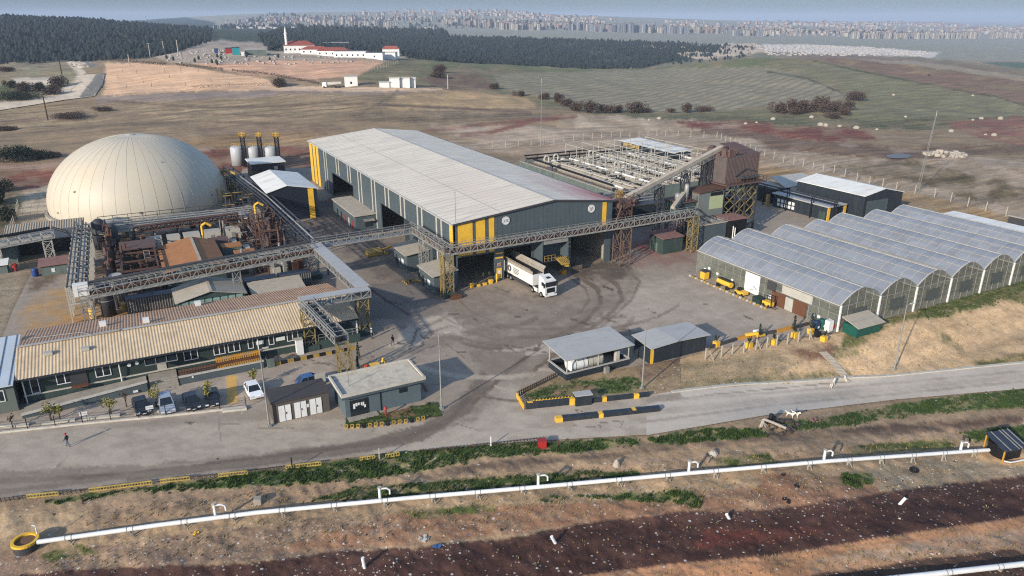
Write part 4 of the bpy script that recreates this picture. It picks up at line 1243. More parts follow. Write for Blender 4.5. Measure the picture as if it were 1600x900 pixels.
M().box(43.8, 66.2, 18.8, 32.7, 5.4, 5.6).build('roof', 'darksteel', b)
m = M()
for q in range(26):
 x, y = random.uniform(45, 65), random.uniform(20, 31)
 m.obox(x, y, 5.6, random.uniform(6.0, 7.4), random.uniform(.6, 2.4), random.uniform(.6, 1.6), random.choice((0, .4)))
m.build('machinery', 'redrust', b)
m = M()
for q in range(7):
 y = 20 + q * 1.7
 m.tube((44.5, y, 6.4 + .2 * (q % 3)), (65.5, y, 6.4 + .2 * (q % 3)), .15, 6)
m.build('roof_pipe', 'steel', b)
m = M()
for q in range(5):
 m.bar((52.5, 19.6, 5.6 + q * .6), (53.6, 19.6, 5.9 + q * .6), .12)
m.legs(53, 20.2, 1.2, 1.2, 5.6, 9.5, 3, .12, .09)
m.build('ladder_tower', 'oldyellow', b)
# inclined conveyors
def conveyor(name, lab, p, q, w_, h_, skin, n, grp=None, mat2='steel'):
 c = thing(name, lab, 'conveyor', p, grp)
 P_, Q_ = Vector(p), Vector(q)
 d = (Q_ - P_).normalized()
 r = Vector((d.y, -d.x, 0)).normalized()
 m = M()
 u = r.cross(d)
 for sgn in (0,):
  a0 = P_ - r * w_ / 2
  a1 = P_ + r * w_ / 2
  m.add([a0, a1, a1 + u * h_, P_ + u * h_ * 1.25, a0 + u * h_, a0 + (Q_ - P_), a1 + (Q_ - P_), a1 + u * h_ + (Q_ - P_), Q_ + u * h_ * 1.25, a0 + u * h_ + (Q_ - P_)],
    [(4, 3, 2, 1, 0), (5, 6, 7, 8, 9), (0, 1, 6, 5), (1, 2, 7, 6), (2, 3, 8, 7), (3, 4, 9, 8), (4, 0, 5, 9)])
 m.build('casing', skin, c)
 t_ = M()
 t_.truss(P_ - u * .9, Q_ - u * .9, w_ * 1.1, .85, n, .12)
 t_.build('truss', mat2, c)
 return c
cv = conveyor('inclined_conveyor', 'long pale conveyor rising to the rusty tower behind the warehouse corner', (41.5, 2.5, 12.2), (73, 8.5, 19.6), 1.2, .7, 'rooftaupe', 18)
m = M()
for f in (.35, .62, .84):
 x, y, z = 41.5 + 31.5 * f, 2.5 + 6 * f, 12.2 + 7.4 * f - 1
 m.legs(x, y, 1.6, 1.2, 0, z, 5, .2, .1)
m.build('trestle', 'darksteel', cv)
cv = conveyor('short_conveyor', 'short pale conveyor climbing from the front gantry toward the tower', (53.5, 1.0, 9.2), (59.8, 5.0, 11.0), .9, .5, 'rooftaupe', 6)
M().legs(59.5, 4.8, 1.2, 1.2, 0, 11.0, 6, .16, .09).build('trestle', 'steel', cv)
# red-dusted transfer head at the warehouse corner
th = thing('transfer_head', 'red-dusted conveyor transfer frame clinging to the right warehouse corner', 'machinery', (39.5, 1, 0))
M().legs(39.6, 1.0, 3.2, 3.6, 0, 13.4, 4, .16, .1).build('frame', 'rust', th)
M().box(38.4, 41.6, -.3, 2.8, 11.2, 12.6).build('hopper', 'redrust', th)
M().rail([(38, -.8, 9.6), (41.6, -.8, 9.6), (41.6, 3.2, 9.6)], 1.1, .8, .06).build('railing', 'redrust', th)
m = M()
m.bar((38.2, -1.4, 12.2), (36, -2.4, 9), .22)
m.bar((40.2, -1.4, 12.4), (43.5, 1.8, 13.6), .22)
m.bar((38.4, -1.2, 11.0), (42.8, -.2, 12.4), .18)
m.build('strut', 'redrust', th)
tw = thing('processing_tower', 'tall rusty processing tower on yellow-braced steel legs', 'tower', (77, 8, 0))
X0, X1, Y0, Y1 = 70.5, 80.6, 3.5, 12.0
m = M()
for x in (X0, 75.6, X1):
 for y in (Y0, Y1):
  m.bar((x, y, 0), (x, y, 12.2), .38)
for z in (4.2, 8.2, 12.0):
 for y in (Y0, Y1):
  m.bar((X0, y, z), (X1, y, z), .3)
 for x in (X0, 75.6, X1):
  m.bar((x, Y0, z), (x, Y1, z), .3)
m.build('leg_frame', 'darksteel', tw)
XS = (X0, 73.9, 77.2, X1)
m = M()
for x in XS[1:3]:
 m.bar((x, Y0 - .1, 0), (x, Y0 - .1, 12.2), .25)
m.build('mid_leg', 'darksteel', tw)
for xa, xb in zip(XS[:-1], XS[1:]):
 m = M()
 for q in range(5):
  z0 = .2 + q * 2.4
  for za, zb in ((z0, z0 + 2.3), (z0 + 2.3, z0)):
   m.bar((xa + .25, Y0 - .15, za), (xb - .25, Y0 - .15, zb), .2, .1)
   m.bar((X0 - .1, Y0 + .3 + (xa - X0) * .8, za), (X0 - .1, Y0 + 2.9 + (xa - X0) * .8, zb), .2, .1)
   m.bar((X1 + .1, Y0 + .3 + (xa - X0) * .8, za), (X1 + .1, Y0 + 2.9 + (xa - X0) * .8, zb), .2, .1)
 m.build('cross_brace', 'towerpaint', tw)
M().box(X0 - .9, X1 + 1.6, Y0 - 1.4, Y1 + .6, 12.2, 12.45).build('gallery_deck', 'redrust', tw)
M().rail([(X0 - .8, Y0 - 1.3, 12.45), (X1 + 1.5, Y0 - 1.3, 12.45), (X1 + 1.5, Y1, 12.45)], 1.1, 1.0, .07).build('gallery_railing', 'rust', tw)
m = M()
m.box(X0, X1, Y0 + .2, Y1, 12.45, 18.6)
m.build('upper_wall', mat('rusty_cladding', C(106, 98, 96), .85, .18, .8, dirt=C(112, 78, 70), dirt_amt=.4, dirt_scale=(.25, .25, .18)), tw)
m = M()
for q in range(24):
 x = X0 + .3 + q * .42
 m.box(x, x + .08, Y0 + .12, Y0 + .2, 12.6, 18.5)
m.build('cladding_rib', 'redrust', tw)
m = M()
m.slab((76, Y0 + .2, 18.8), (X1 + .2, Y0 + .2, 18.8), (X1 + .2, Y1 + .2, 20.2), (76, Y1 + .2, 20.2), .2)
m.box(76.2, X1, 6.5, Y1, 18.6, 19.4)
m.build('penthouse', 'redrust', tw)
m = M()
for q in range(18):
 m.obox(random.uniform(X0, 76), random.uniform(Y0 + .5, Y1), 18.6, random.uniform(19, 20.4), random.uniform(.5, 2), random.uniform(.5, 1.4), random.random())
m.build('roof_machinery', 'redrust', tw)
m = M()
m.rail([(X0, Y0 + .3, 18.6), (76, Y0 + .3, 18.6)], 1.1, 1, .06)
m.bar((73.5, Y0, 14), (76.5, Y0 - .1, 15.6), .2)
m.bar((76.5, Y0, 15.6), (80, Y0 - .1, 14.6), .2)
for q in range(4):
 m.tube((74.5 + q * 1.5, Y0 - .6, 13.6), (75.4 + q * 1.5, Y0 - .6, 13.6), .5, 8)
m.build('gallery_pipework', 'darksteel', tw)
m = M()
m.box(71.0, 76, Y0 + .6, Y1 - 1, .2, 4)
m.box(76, 80.2, Y0 + .6, Y1 - 1, 4.4, 8)
m.build('inner_plant', 'black', tw)
b = thing('panel_building', 'pale green-grey clad building leaning against the tower legs', 'building', (66.5, 6, 0))
M().box(62.6, 70.0, 3.0, 8.0, 0, 11.2).build('wall', mat('dusty_green_sheet', C(122, 132, 128), .7, .12, .6, dirt=C(130, 104, 98), dirt_amt=.5, dirt_scale=(.5, .5, .2)), b)
M().slab((62.3, 2.7, 11.4), (70.3, 2.7, 11.9), (70.3, 8.2, 11.9), (62.3, 8.2, 11.4), .22).build('roof', 'rust', b)
M().box(65.8, 69.8, 2.93, 3.0, 7.2, 10.2).build('new_panel', mat('pale_lime_panel', C(186, 194, 150), .6, .06, 1), b)
M().box(66, 69.6, 2.92, 3.0, 10.3, 11.1).build('louvre', 'black', b)
b = thing('dust_filter', 'rusty dust filter with round stacks beside the pale green-grey building', 'machinery', (61, 6, 0))
M().box(57.6, 62.2, 3.5, 8.5, 6.2, 9.4).build('casing', 'greenwall', b)
M().box(57.2, 62.4, 3.1, 8.9, 9.4, 9.6).build('deck', 'redrust', b)
m = M()
for x, y, r, h in ((60.6, 5, .55, 13), (61.6, 6.4, .4, 14.5), (59.2, 6.2, .8, 10.8)):
 m.lathe(x, y, [(r, 9.6), (r, h), (r * .5, h + .3)], 12)
m.build('stack', 'steel', b, True)
M().rail([(57.3, 3.2, 9.6), (62.3, 3.2, 9.6)], 1.1, .9, .06).build('railing', 'redrust', b)
M().legs(59.8, 6, 4, 4.4, 0, 6.2, 2, .25, .16).build('legs', 'redrust', b)
b = thing('switch_room', 'slate box building with pale flat roof in front of the tower', 'building', (63, 1, 0))
M().box(59.3, 66.8, -2.0, 2.4, 0, 5.3).build('wall', 'wall', b)
M().box(59.1, 67, -2.2, 2.6, 5.3, 5.5).build('roof', 'rooftaupe', b)
M().rail([(59.2, -2.1, 5.5), (66.9, -2.1, 5.5)], 1.0, 1.3, .05).build('railing', 'steel', b)
b = thing('dark_store', 'dark store with dusty flat roof between switch room and tower legs', 'building', (69, 1, 0))
M().box(67.2, 72.5, -2.4, 2.2, 0, 5.6).build('wall', 'black', b)
M().box(67.0, 72.8, -2.6, 2.4, 5.6, 5.8).build('roof', 'pinkdust', b)
m = M()
m.tube((68, -3.0, 0), (68, -3.0, 4.4), .12, 8)
m.tube((68.6, -3.0, 0), (68.6, -3.0, 4.0), .12, 8)
m.build('vent_pipe', 'white', b)
b = thing('small_transformer_hut', 'small green-grey hut with red-dusted roof beside a gantry tower', 'hut', (52.5, 1, 0))
M().box(49.6, 55.0, -1.4, 3.4, 0, 3.4).build('wall', 'greenwall', b)
M().slab((49.3, -1.7, 3.6), (55.2, -1.7, 3.6), (55.2, 3.6, 4.0), (49.3, 3.6, 4.0), .16).build('roof', 'pinkdust', b)
M().box(49.55, 49.6, .4, 1.3, .1, 2.1).build('door', 'tankwall', b)
# sheds at the far right
b = thing('dark_workshop', 'charcoal workshop with white pitched roof beyond the greenhouses', 'building', (119, 8, 0))
m = M()
gx0, gx1, gy0, gy1 = 112, 126.5, -2.5, 19
m.add([(gx0, gy0, 0), (gx1, gy0, 0), (gx1, gy0, 6.0), (119.2, gy0, 7.6), (gx0, gy0, 6.4), (gx0, gy1, 0), (gx1, gy1, 0), (gx1, gy1, 6.0), (119.2, gy1, 7.6), (gx0, gy1, 6.4)],
  [(0, 1, 2, 3, 4), (9, 8, 7, 6, 5), (5, 0, 4, 9), (1, 6, 7, 2)])
m.build('wall', 'darkwall', b)
m = M()
m.slab((gx0 - .3, gy0 - .2, 6.5), (119.2, gy0 - .2, 7.75), (119.2, gy1 + .2, 7.75), (gx0 - .3, gy1 + .2, 6.5), .15)
m.slab((119.2, gy0 - .2, 7.75), (gx1 + .3, gy0 - .2, 6.1), (gx1 + .3, gy1 + .2, 6.1), (119.2, gy1 + .2, 7.75), .15)
m.build('roof', 'roofwhite', b)
M().box(113, 121, gy0 - .05, gy0, .2, 5).build('roller_door', 'wall', b)
b = thing('utility_block', 'low charcoal block with blue-grey roof, yellow corner posts and service cabinets', 'building', (107, 10, 0))
M().box(104.2, 110.0, 1.4, 19.5, 0, 3.5).build('wall', 'darkwall', b)
M().slab((103.8, 1.0, 3.75), (110.3, 1.0, 3.95), (110.3, 20, 3.95), (103.8, 20, 3.75), .25).build('roof', 'roofgrey', b)
for x, y in ((104.2, 1.4), (110.0, 1.4)):
 M().obox(x, y - .06, 0, 3.5, .9, .14).build('yellow_post', 'yellow', b)
M().box(104.1, 104.2, 2.2, 4.2, .1, 2.2).build('door', 'greenwall', b)
for i in range(2):
 for j in range(5):
  M().box(104.06, 104.19, 12.2 + j * 1.25, 13.0 + j * 1.25, .6 + i * 1.1, 1.4 + i * 1.1).build('cabinet', 'white', b)
b = thing('pipe_portal_shed', 'dark flat shed with open doorway at the rear of the right yard', 'building', (109, 27, 0))
M().box(105.8, 113, 22, 32, 0, 4).build('wall', 'darkwall', b)
M().box(105.5, 113.3, 21.7, 32.3, 4, 4.2).build('roof', 'rooftaupe', b)
M().box(105.72, 105.8, 23, 26, 0, 3).build('doorway', 'black', b)
M().slab((109, 20.2, 4.6), (126, 20.2, 4.6), (126, 30, 5.4), (113.4, 30, 5.4), .2).build('rear_roof', 'offwhite', b)
g = thing('black_pipe_gantry', 'thin black pipe gantry along the charcoal utility block', 'pipe gantry', (103, 12, 0))
m = M()
for dx in (0, .8):
 m.tube((103 + dx, -1.5, 4.9), (103 + dx, 30, 4.9), .13, 6)
 m.tube((103 + dx, -1.5, 5.6), (103 + dx, 30, 5.6), .1, 6)
m.build('pipe', 'black', g)
m = M()
for y in (-1, 6, 14, 22, 29):
 m.bar((103.0, y, 0), (103.0, y, 5.6), .2)
 m.bar((103.8, y, 3.9), (103.8, y, 5.6), .16)
m.build('post', 'black', g)
M().box(102.5, 103.2, 19.9, 20.7, 0, 3.2).build('ochre_cabinet', 'oldyellow', g)
# ================================================================== GREENHOUSES
film = mat('greenhouse_film', C(160, 166, 174, .6), .35, .14, .25, dirt=C(170, 160, 150), dirt_amt=.35, spec=.6)
nt = film.node_tree
N, L = nt.nodes, nt.links
bs = N['Principled BSDF']
src = bs.inputs['Base Color'].links[0].from_socket
geo = N.new('ShaderNodeNewGeometry')
mp = N.new('ShaderNodeVectorMath')
mp.operation = 'MULTIPLY'
mp.inputs[1].default_value = (1 / 2.45, 1 / 2.0, 0)
L.new(geo.outputs['Position'], mp.inputs[0])
fl_ = N.new('ShaderNodeVectorMath')
fl_.operation = 'FLOOR'
L.new(mp.outputs['Vector'], fl_.inputs[0])
wn = N.new('ShaderNodeTexWhiteNoise')
wn.noise_dimensions = '2D'
L.new(fl_.outputs['Vector'], wn.inputs['Vector'])
mr = N.new('ShaderNodeMapRange')
mr.inputs['To Min'].default_value = .9
mr.inputs['To Max'].default_value = 1.06
L.new(wn.outputs['Value'], mr.inputs['Value'])
vm = N.new('ShaderNodeVectorMath')
vm.operation = 'SCALE'
L.new(src, vm.inputs[0])
L.new(mr.outputs['Result'], vm.inputs['Scale'])
L.new(vm.outputs['Vector'], bs.inputs['Base Color'])
tb = N.new('ShaderNodeBsdfTransparent')
ms = N.new('ShaderNodeMixShader')
ms.inputs['Fac'].default_value = .84
L.new(tb.outputs['BSDF'], ms.inputs[1])
L.new(bs.outputs['BSDF'], ms.inputs[2])
L.new(ms.outputs['Shader'], N['Material Output'].inputs['Surface'])
def clearmat(name, col, op, rough=.25):
 m_ = mat(name, col, rough, .22, .5, dirt=C(120, 124, 100), dirt_amt=.5, dirt_scale=(.5, .5, .8), spec=.5)
 n_ = m_.node_tree.nodes
 tb_ = n_.new('ShaderNodeBsdfTransparent')
 tb_.inputs['Color'].default_value = (.86, .9, .84, 1)
 ms_ = n_.new('ShaderNodeMixShader')
 ms_.inputs['Fac'].default_value = op
 m_.node_tree.links.new(tb_.outputs['BSDF'], ms_.inputs[1])
 m_.node_tree.links.new(n_['Principled BSDF'].outputs['BSDF'], ms_.inputs[2])
 m_.node_tree.links.new(ms_.outputs['Shader'], n_['Material Output'].inputs['Surface'])
 return m_
sheetm = clearmat('clouded_polycarbonate', C(176, 178, 168), .36)
gh = thing('greenhouse_range', 'long range of seven joined plastic greenhouses with arched blue-grey roofs', 'greenhouse', (48.2, -48, 0))
GX0, BW, GY0, GY1, EZ, RZ = 48.2, 9.55, -48.0, -14.0, 4.6, 6.9
NB = 7
def arch(f):
 """section across one bay: pointed arch"""
 s = abs(f - .5) * 2
 return EZ + (RZ - EZ) * (1 - s ** 1.75)
for k in range(NB):
 x0 = GX0 + k * BW
 y1 = GY1 + (1.5 if k % 3 == 1 else 0)
 m = M()
 n = 12
 for i in range(n):
  f0, f1 = i / n, (i + 1) / n
  m.quad((x0 + f0 * BW, GY0, arch(f0)), (x0 + f1 * BW, GY0, arch(f1)), (x0 + f1 * BW, y1, arch(f1)), (x0 + f0 * BW, y1, arch(f0)))
 sp = m.build('roof_span', film, gh, True)
 m = M()
 nh = 17
 for j in range(nh + 1):
  y = GY0 + (y1 - GY0) * j / nh
  for i in range(n):
   f0, f1 = i / n, (i + 1) / n
   m.bar((x0 + f0 * BW, y, arch(f0) + .03), (x0 + f1 * BW, y, arch(f1) + .03), .05 if j not in (0, nh) else .2, .05)
 m.build('hoop', 'roofgrey', sp)
 m = M()
 m.bar((x0 + .5 * BW, GY0, RZ + .06), (x0 + .5 * BW, y1, RZ + .06), .34, .1)
 m.bar((x0 + .27 * BW, GY0, arch(.27) + .05), (x0 + .27 * BW, y1, arch(.27) + .05), .16, .06)
 m.bar((x0 + .73 * BW, GY0, arch(.73) + .05), (x0 + .73 * BW, y1, arch(.73) + .05), .16, .06)
 m.build('purlin', 'offwhite', sp)
 M().box(x0 - .28, x0 + .28, GY0 - .1, y1 + .1, EZ - .12, EZ + .06).build('valley_gutter', 'roofgrey', gh)
 if k == 2:
  M().bar((x0 + .62 * BW, GY0, arch(.62) + .12), (x0 + .62 * BW, y1, arch(.62) + .12), .8, .08).build('roof_vent', 'rooftaupe', gh)
 for y, nm in ((GY0, 'front'), (y1, 'rear')):
  m = M()
  P = [(x0, y, 0)] + [(x0 + i / n * BW, y, arch(i / n) - .02) for i in range(n + 1)] + [(x0 + BW, y, 0)]
  m.add(P, [tuple(range(len(P)))])
  gp_ = m.build('gable_panel', sheetm, gh)
  if y == GY0:
   f = M()
   f.bar((x0, y - .05, EZ - .3), (x0 + BW, y - .05, EZ - .3), .1)
   for q in range(1, 5):
    xx = x0 + BW * q / 5
    f.bar((xx, y - .05, 0), (xx, y - .05, arch(q / 5)), .07)
   f.bar((x0, y - .05, 2.2), (x0 + BW, y - .05, 2.2), .06)
   f.build('gable_frame', 'steel', gp_)
   M().box(x0 + BW * .3, x0 + BW * .68, y - .12, y - .04, 1.4, 3.4).build('fan_opening', mat('dark_mesh', C(86, 92, 88), .8, .2, 2), gp_)
 M().bar((x0, GY0 - .12, 0), (x0, GY0 - .12, EZ), .26).build('corner_post', 'white', gh)
m = M()
m.quad((GX0, GY0, 0), (GX0, GY1, 0), (GX0, GY1, EZ), (GX0, GY0, EZ))
sw = m.build('side_wall', sheetm, gh)
m = M()
for j in range(18):
 y = GY0 + 34 * j / 17
 m.bar((GX0 - .05, y, 0), (GX0 - .05, y, EZ), .1)
for z in (.1, 1.4, 2.8, 4.2):
 m.bar((GX0 - .05, GY0, z), (GX0 - .05, GY1, z), .07)
m.build('side_frame', 'steel', sw)
for y0, y1, c, z0, z1, nm in ((-41.6, -38.8, 'wood', .1, 2.6, 'sliding_door'), (-38.7, -37.0, 'offwhite', .1, 2.4, 'glazed_door'), (-36.9, -33.9, 'wood', .1, 2.6, 'sliding_door'), (-42.6, -36.0, 'offwhite', 2.8, 4.3, 'opaque_panel'), (-34.6, -32.6, 'darksteel', 2.5, 4.2, 'window'), (-30.8, -27.2, 'white', .5, 4.2, 'banner')):
 M().box(GX0 - .14, GX0 - .07, y0, y1, z0, z1).build(nm, c, gh)
m = M()
m.bar((GX0 - .17, -30.1, 1.4), (GX0 - .17, -28.6, 1.1), .12, .04)
m.bar((GX0 - .17, -30.3, 1.5), (GX0 - .17, -29.4, 2.0), .1, .04)
m.build('banner_print', 'navy', gh)
M().box(GX0 - .16, GX0 - .1, -33.8, -33.2, .9, 1.7).build('notice', 'white', gh)
for y, z in ((-46.6, 1.5), (-44.3, 1.3), (-43.3, 1.2), (-24, 1.4), (-20, 1.5), (-16.5, 1.4), (-17.6, 1.9)):
 M().box(GX0 - .15, GX0 - .08, y - .28, y + .28, z - .25, z + .25).build('notice', 'white', gh)
# what grows and stands inside: benches seen as dim shapes through the film
cr_ = M()
for k in range(NB):
 for q in range(3):
  x = GX0 + k * BW + 1.6 + q * 2.9
  cr_.box(x, x + 1.5, GY0 + 2, GY1 - 2, .4, random.uniform(1.0, 1.9))
cr_.build('planting_bench', mat('crop_rows', C(92, 98, 66), .9, .4, 1.2), gh)
b = thing('white_roof_store', 'low store with flat white roof behind the last greenhouses', 'building', (128, -30, 0))
M().box(GX0 + NB * BW + 1, GX0 + NB * BW + 10, -46, -17.5, 0, 3.9).build('wall', 'offwhite', b)
M().slab((GX0 + NB * BW + .6, -46.5, 4.1), (GX0 + NB * BW + 10.4, -46.5, 4.4), (GX0 + NB * BW + 10.4, -17.2, 4.4), (GX0 + NB * BW + .6, -17.2, 4.1), .2).build('roof', 'roofwhite', b)
b = thing('small_flat_store', 'small grey flat-roofed store at the rear end of the greenhouses', 'building', (125, -14, 0))
M().box(GX0 + NB * BW - .5, GX0 + NB * BW + 8, -16.6, -9, 0, 3.4).build('wall', 'concrete', b)
M().box(GX0 + NB * BW - .8, GX0 + NB * BW + 8.3, -16.9, -8.7, 3.4, 3.6).build('roof', 'roofgrey', b)
rw = thing('retaining_wall', 'dark retaining wall with pale coping behind the white-roofed store', 'wall', (140, -30, 0))
M().box(140.4, 141.0, -60, -22, 0, 2.4).build('face', 'darksteel', rw)
M().box(140.1, 141.5, -60.2, -21.8, 2.4, 2.7).build('coping', 'concrete', rw)
# ================================================================== GAS DOME
DX, DY, DR, DH, DZ = -48.0, 101.4, 22.2, 17.2, 2.0
dm = mat('dome_membrane', C(222, 212, 190, .56), .55, .03, .15, dirt=C(214, 194, 158, .72), dirt_amt=.4, dirt_scale=(.12, .12, .09), spec=.35)
dome = thing('gas_dome', 'giant cream membrane gas dome with vertical seams', 'gas holder', (DX, DY, 0))
m = M()
nseg, nr = 88, 22
P = []
prof = []
for i in range(nr + 1):
 ph = -math.asin(DZ / DH) + (PI / 2 + math.asin(DZ / DH)) * i / nr
 prof.append((DR * math.cos(ph), DZ + DH * math.sin(ph)))
for i, (r, z) in enumerate(prof[:-1]):
 for k in range(nseg):
  a = 2 * PI * k / nseg
  rr_ = r * (1 + (.0012 if k % 2 else -.0006))       # panels belly out between the seams
  m.v.append((DX + rr_ * math.cos(a), DY + rr_ * math.sin(a), z))
top = len(m.v)
m.v.append((DX, DY, prof[-1][1]))
for i in range(nr - 1):
 for k in range(nseg):
  m.f.append((i * nseg + k, i * nseg + (k + 1) % nseg, (i + 1) * nseg + (k + 1) % nseg, (i + 1) * nseg + k))
for k in range(nseg):
 m.f.append(((nr - 1) * nseg + k, (nr - 1) * nseg + (k + 1) % nseg, top))
m.mi = [0] * len(m.f)
m.build('membrane', dm, dome, True)
m = M()
for k in range(0, nseg, 2):
 a = 2 * PI * k / nseg
 pts = [(DX + (r + .01) * math.cos(a), DY + (r + .01) * math.sin(a), z + .02) for r, z in prof[:-1]]
 for p, q in zip(pts[:-2], pts[1:-1]):
  m.bar(p, q, .035, .02)
m.build('seam', mat('dome_seam', C(206, 196, 172, .7), .6, .1, 1), dome)
m = M()
m.lathe(DX, DY, [(DR + .9, 0), (DR + .9, .7), (DR + .2, .75), (DR + .2, .1)], 72)
m.build('ring_kerb', 'concrete', dome)
for az_, ph_, r in ((-2.35, .36, .3), (-2.62, .03, .22), (-1.62, .05, .3), (-.72, .12, .25), (-1.2, .75, .1)):
 c = Vector((math.cos(az_) * math.cos(ph_) * DR + DX, math.sin(az_) * math.cos(ph_) * DR + DY, DZ + DH * math.sin(ph_)))
 nrm = Vector((math.cos(az_) * math.cos(ph_) / DR, math.sin(az_) * math.cos(ph_) / DR, math.sin(ph_) / DH)).normalized()
 M().tube(c - nrm * .1, c + nrm * .22, r, 12).build('port', 'steel' if r > .21 else 'darksteel', dome)
M().lathe(DX, DY, [(1.2, DZ + DH - .06), (1.2, DZ + DH + .1), (.2, DZ + DH + .2)], 20).build('crown_cap', 'offwhite', dome)
# ================================================================== SILOS, DARK WORKS SHED, PIPE RACKS
for k, (x, y, lab) in enumerate(((-15.6, 147.5, 'pale grey silo with yellow ladder tower, nearest the dome'), (-10.6, 145.0, 'pale grey silo with yellow ladder tower, between the other two silos'), (-5.4, 142.2, 'pale grey silo with yellow ladder tower, nearest the warehouse'))):
 s = thing('storage_silo', lab, 'silo', (x, y, 0), 'silos beyond the dome')
 M().lathe(x, y, [(2.4, .6), (2.4, 6.6), (2.1, 6.9), (.4, 7.5)], 24).build('shell', 'silo', s, True)
 m = M()
 for i in range(5):
  a = 2 * PI * i / 5
  m.bar((x + 1.6 * math.cos(a), y + 1.6 * math.sin(a), 0), (x + 1.6 * math.cos(a), y + 1.6 * math.sin(a), 1.4), .25)
 m.build('legs', 'darksteel', s)
 M().legs(x + 1.6, y - 3.4, 1.2, 1.2, 0, 10.4, 8, .2, .12).build('ladder_tower', 'black', s)
 m = M()
 m.rail([(x + .6, y - 4.2, 10.4), (x + 2.5, y - 4.2, 10.4), (x + 2.5, y - 2.6, 10.4), (x + .6, y - 2.6, 10.4), (x + .6, y - 4.2, 10.4)], 1.3, .7, .12)
 m.rail([(x - 2, y - 1.2, 7.2), (x + 2, y - 1.2, 7.2)], 1.0, .7, .1)
 m.bar((x + 1.6, y - 3.4, 10.4), (x + 1.6, y - 3.4, 12.2), .35)
 m.build('platform_railing', 'yellow', s)
b = thing('blower_house', 'dark flat house with pale roof in front of the silos', 'building', (-10, 126, 0))
M().box(-15.3, -5.2, 121.5, 131, 0, 5.0).build('wall', 'darkwall', b)
M().box(-15.7, -4.8, 121, 131.5, 5.0, 5.3).build('roof', 'roofwhite', b)
M().box(-8.6, -7.4, 121.38, 121.5, 2.8, 3.9).build('window', 'offwhite', b)
M().rail([(-15.5, 120, 2), (-4, 118, 0)], 1.1, 1, .08).build('stair_railing', 'oldyellow', b)
b = thing('dark_gable_shed', 'dark blue-black gabled shed with white roof and one yellow stripe beside the dome', 'building', (-14, 74, 0))
sx0, sx1, sy0, sy1, sxr = -20.5, -8.3, 65.5, 88, -15.6
m = M()
m.add([(sx0, sy0, 0), (sx1, sy0, 0), (sx1, sy0, 7.6), (sxr, sy0, 8.9), (sx0, sy0, 7.6), (sx0, sy1, 0), (sx1, sy1, 0), (sx1, sy1, 7.6), (sxr, sy1, 8.9), (sx0, sy1, 7.6)],
  [(0, 1, 2, 3, 4), (9, 8, 7, 6, 5), (5, 0, 4, 9), (1, 6, 7, 2)])
m.build('wall', mat('blue_black_sheet', C(34, 42, 54), .5, .1, .5), b)
m = M()
m.slab((sx0 - .3, sy0 - .3, 7.65), (sxr, sy0 - .3, 9.1), (sxr, sy1 + .3, 9.1), (sx0 - .3, sy1 + .3, 7.65), .15)
m.slab((sxr, sy0 - .3, 9.1), (sx1 + .3, sy0 - .3, 7.65), (sx1 + .3, sy1 + .3, 7.65), (sxr, sy1 + .3, 9.1), .15)
m.build('roof', 'roofwhite', b)
M().box(-10.6, -9.2, sy0 - .06, sy0 - .004, 0, 7.7).build('yellow_stripe', 'yellow', b)
M().lathe(-16.2, sy0 - .2, [(.2, 0), (.2, .6)], 8).build('lamp', 'white', b)
def bridge(name, lab, pts, w_, h_, n, mt='steel', pipes=(), deck='steel', cover=None, group=None, legs=()):
 g = thing(name, lab, 'gantry', pts[0], group)
 L_ = sum((Vector(b) - Vector(a)).length for a, b in zip(pts[:-1], pts[1:]))
 m = M()
 dk = M()
 rl = M()
 for a, b in zip(pts[:-1], pts[1:]):
  a, b = Vector(a), Vector(b)
  d = (b - a).normalized()
  r = Vector((d.y, -d.x, 0)).normalized()
  m.truss(a, b, w_, h_, max(2, int(n * (b - a).length / L_)), .15)
  q = [a + r * w_ / 2, b + r * w_ / 2, b - r * w_ / 2, a - r * w_ / 2]
  zz = Vector((0, 0, .12))
  dk.slab(*[p + zz for p in q], .08)
  if cover:
   dk2 = M()
   zz = Vector((0, 0, h_ + .1))
   dk2.slab(*[p + zz for p in q], .1)
   dk2.build('cover', cover, g)
  else:
   up = Vector((0, 0, h_))
   rl.rail([a + r * w_ / 2 + up, b + r * w_ / 2 + up], 1.0, 2.2, .055)
 m.build('truss', mt, g)
 dk.build('walkway', deck, g)
 if not cover:
  rl.build('handrail', mt, g)
 for (off, z, rad, c) in pipes:
  m = M()
  for a, b in zip(pts[:-1], pts[1:]):
   a, b = Vector(a), Vector(b)
   d = (b - a).normalized()
   r = Vector((d.y, -d.x, 0)).normalized()
   m.tube(a + r * off + Vector((0, 0, z)), b + r * off + Vector((0, 0, z)), rad, 8)
  m.build('pipe', c, g, True)
 return g
def support(lab, x, y, z1, s=1.4, n=6, c='towerpaint', base=True, sy=None):
 t_ = thing('support_tower', lab, 'tower', (x, y, 0), 'braced towers carrying the gantries')
 M().legs(x, y, s, sy or s, .5 if base else 0, z1, max(2, int(z1 / s * .8)), .15, .085).build('lattice', c, t_)
 if base:
  M().box(x - s * .75, x + s * .75, y - s * .75, y + s * .75, 0, .9).build('plinth', 'greenwall', t_)
 return t_
bridge('left_pipe_bridge', 'long grey truss bridge with a dark pipe above the rusty process plant', [(-60.5, 11.0, 5.2), (-21.6, 13.4, 6.6)], 2.6, 1.5, 30, pipes=((-1.6, 1.9, .26, 'darksteel'), (-2.2, 1.5, .18, 'darksteel'), (-.3, .45, .3, 'rust')), deck='rooftaupe')
bridge('covered_conveyor', 'grey covered conveyor bridge sloping down the yard to the office corner', [(-20.9, 15.6, 6.6), (-19.9, -12.2, 6.6)], 2.2, 1.2, 16, cover='roofgrey')
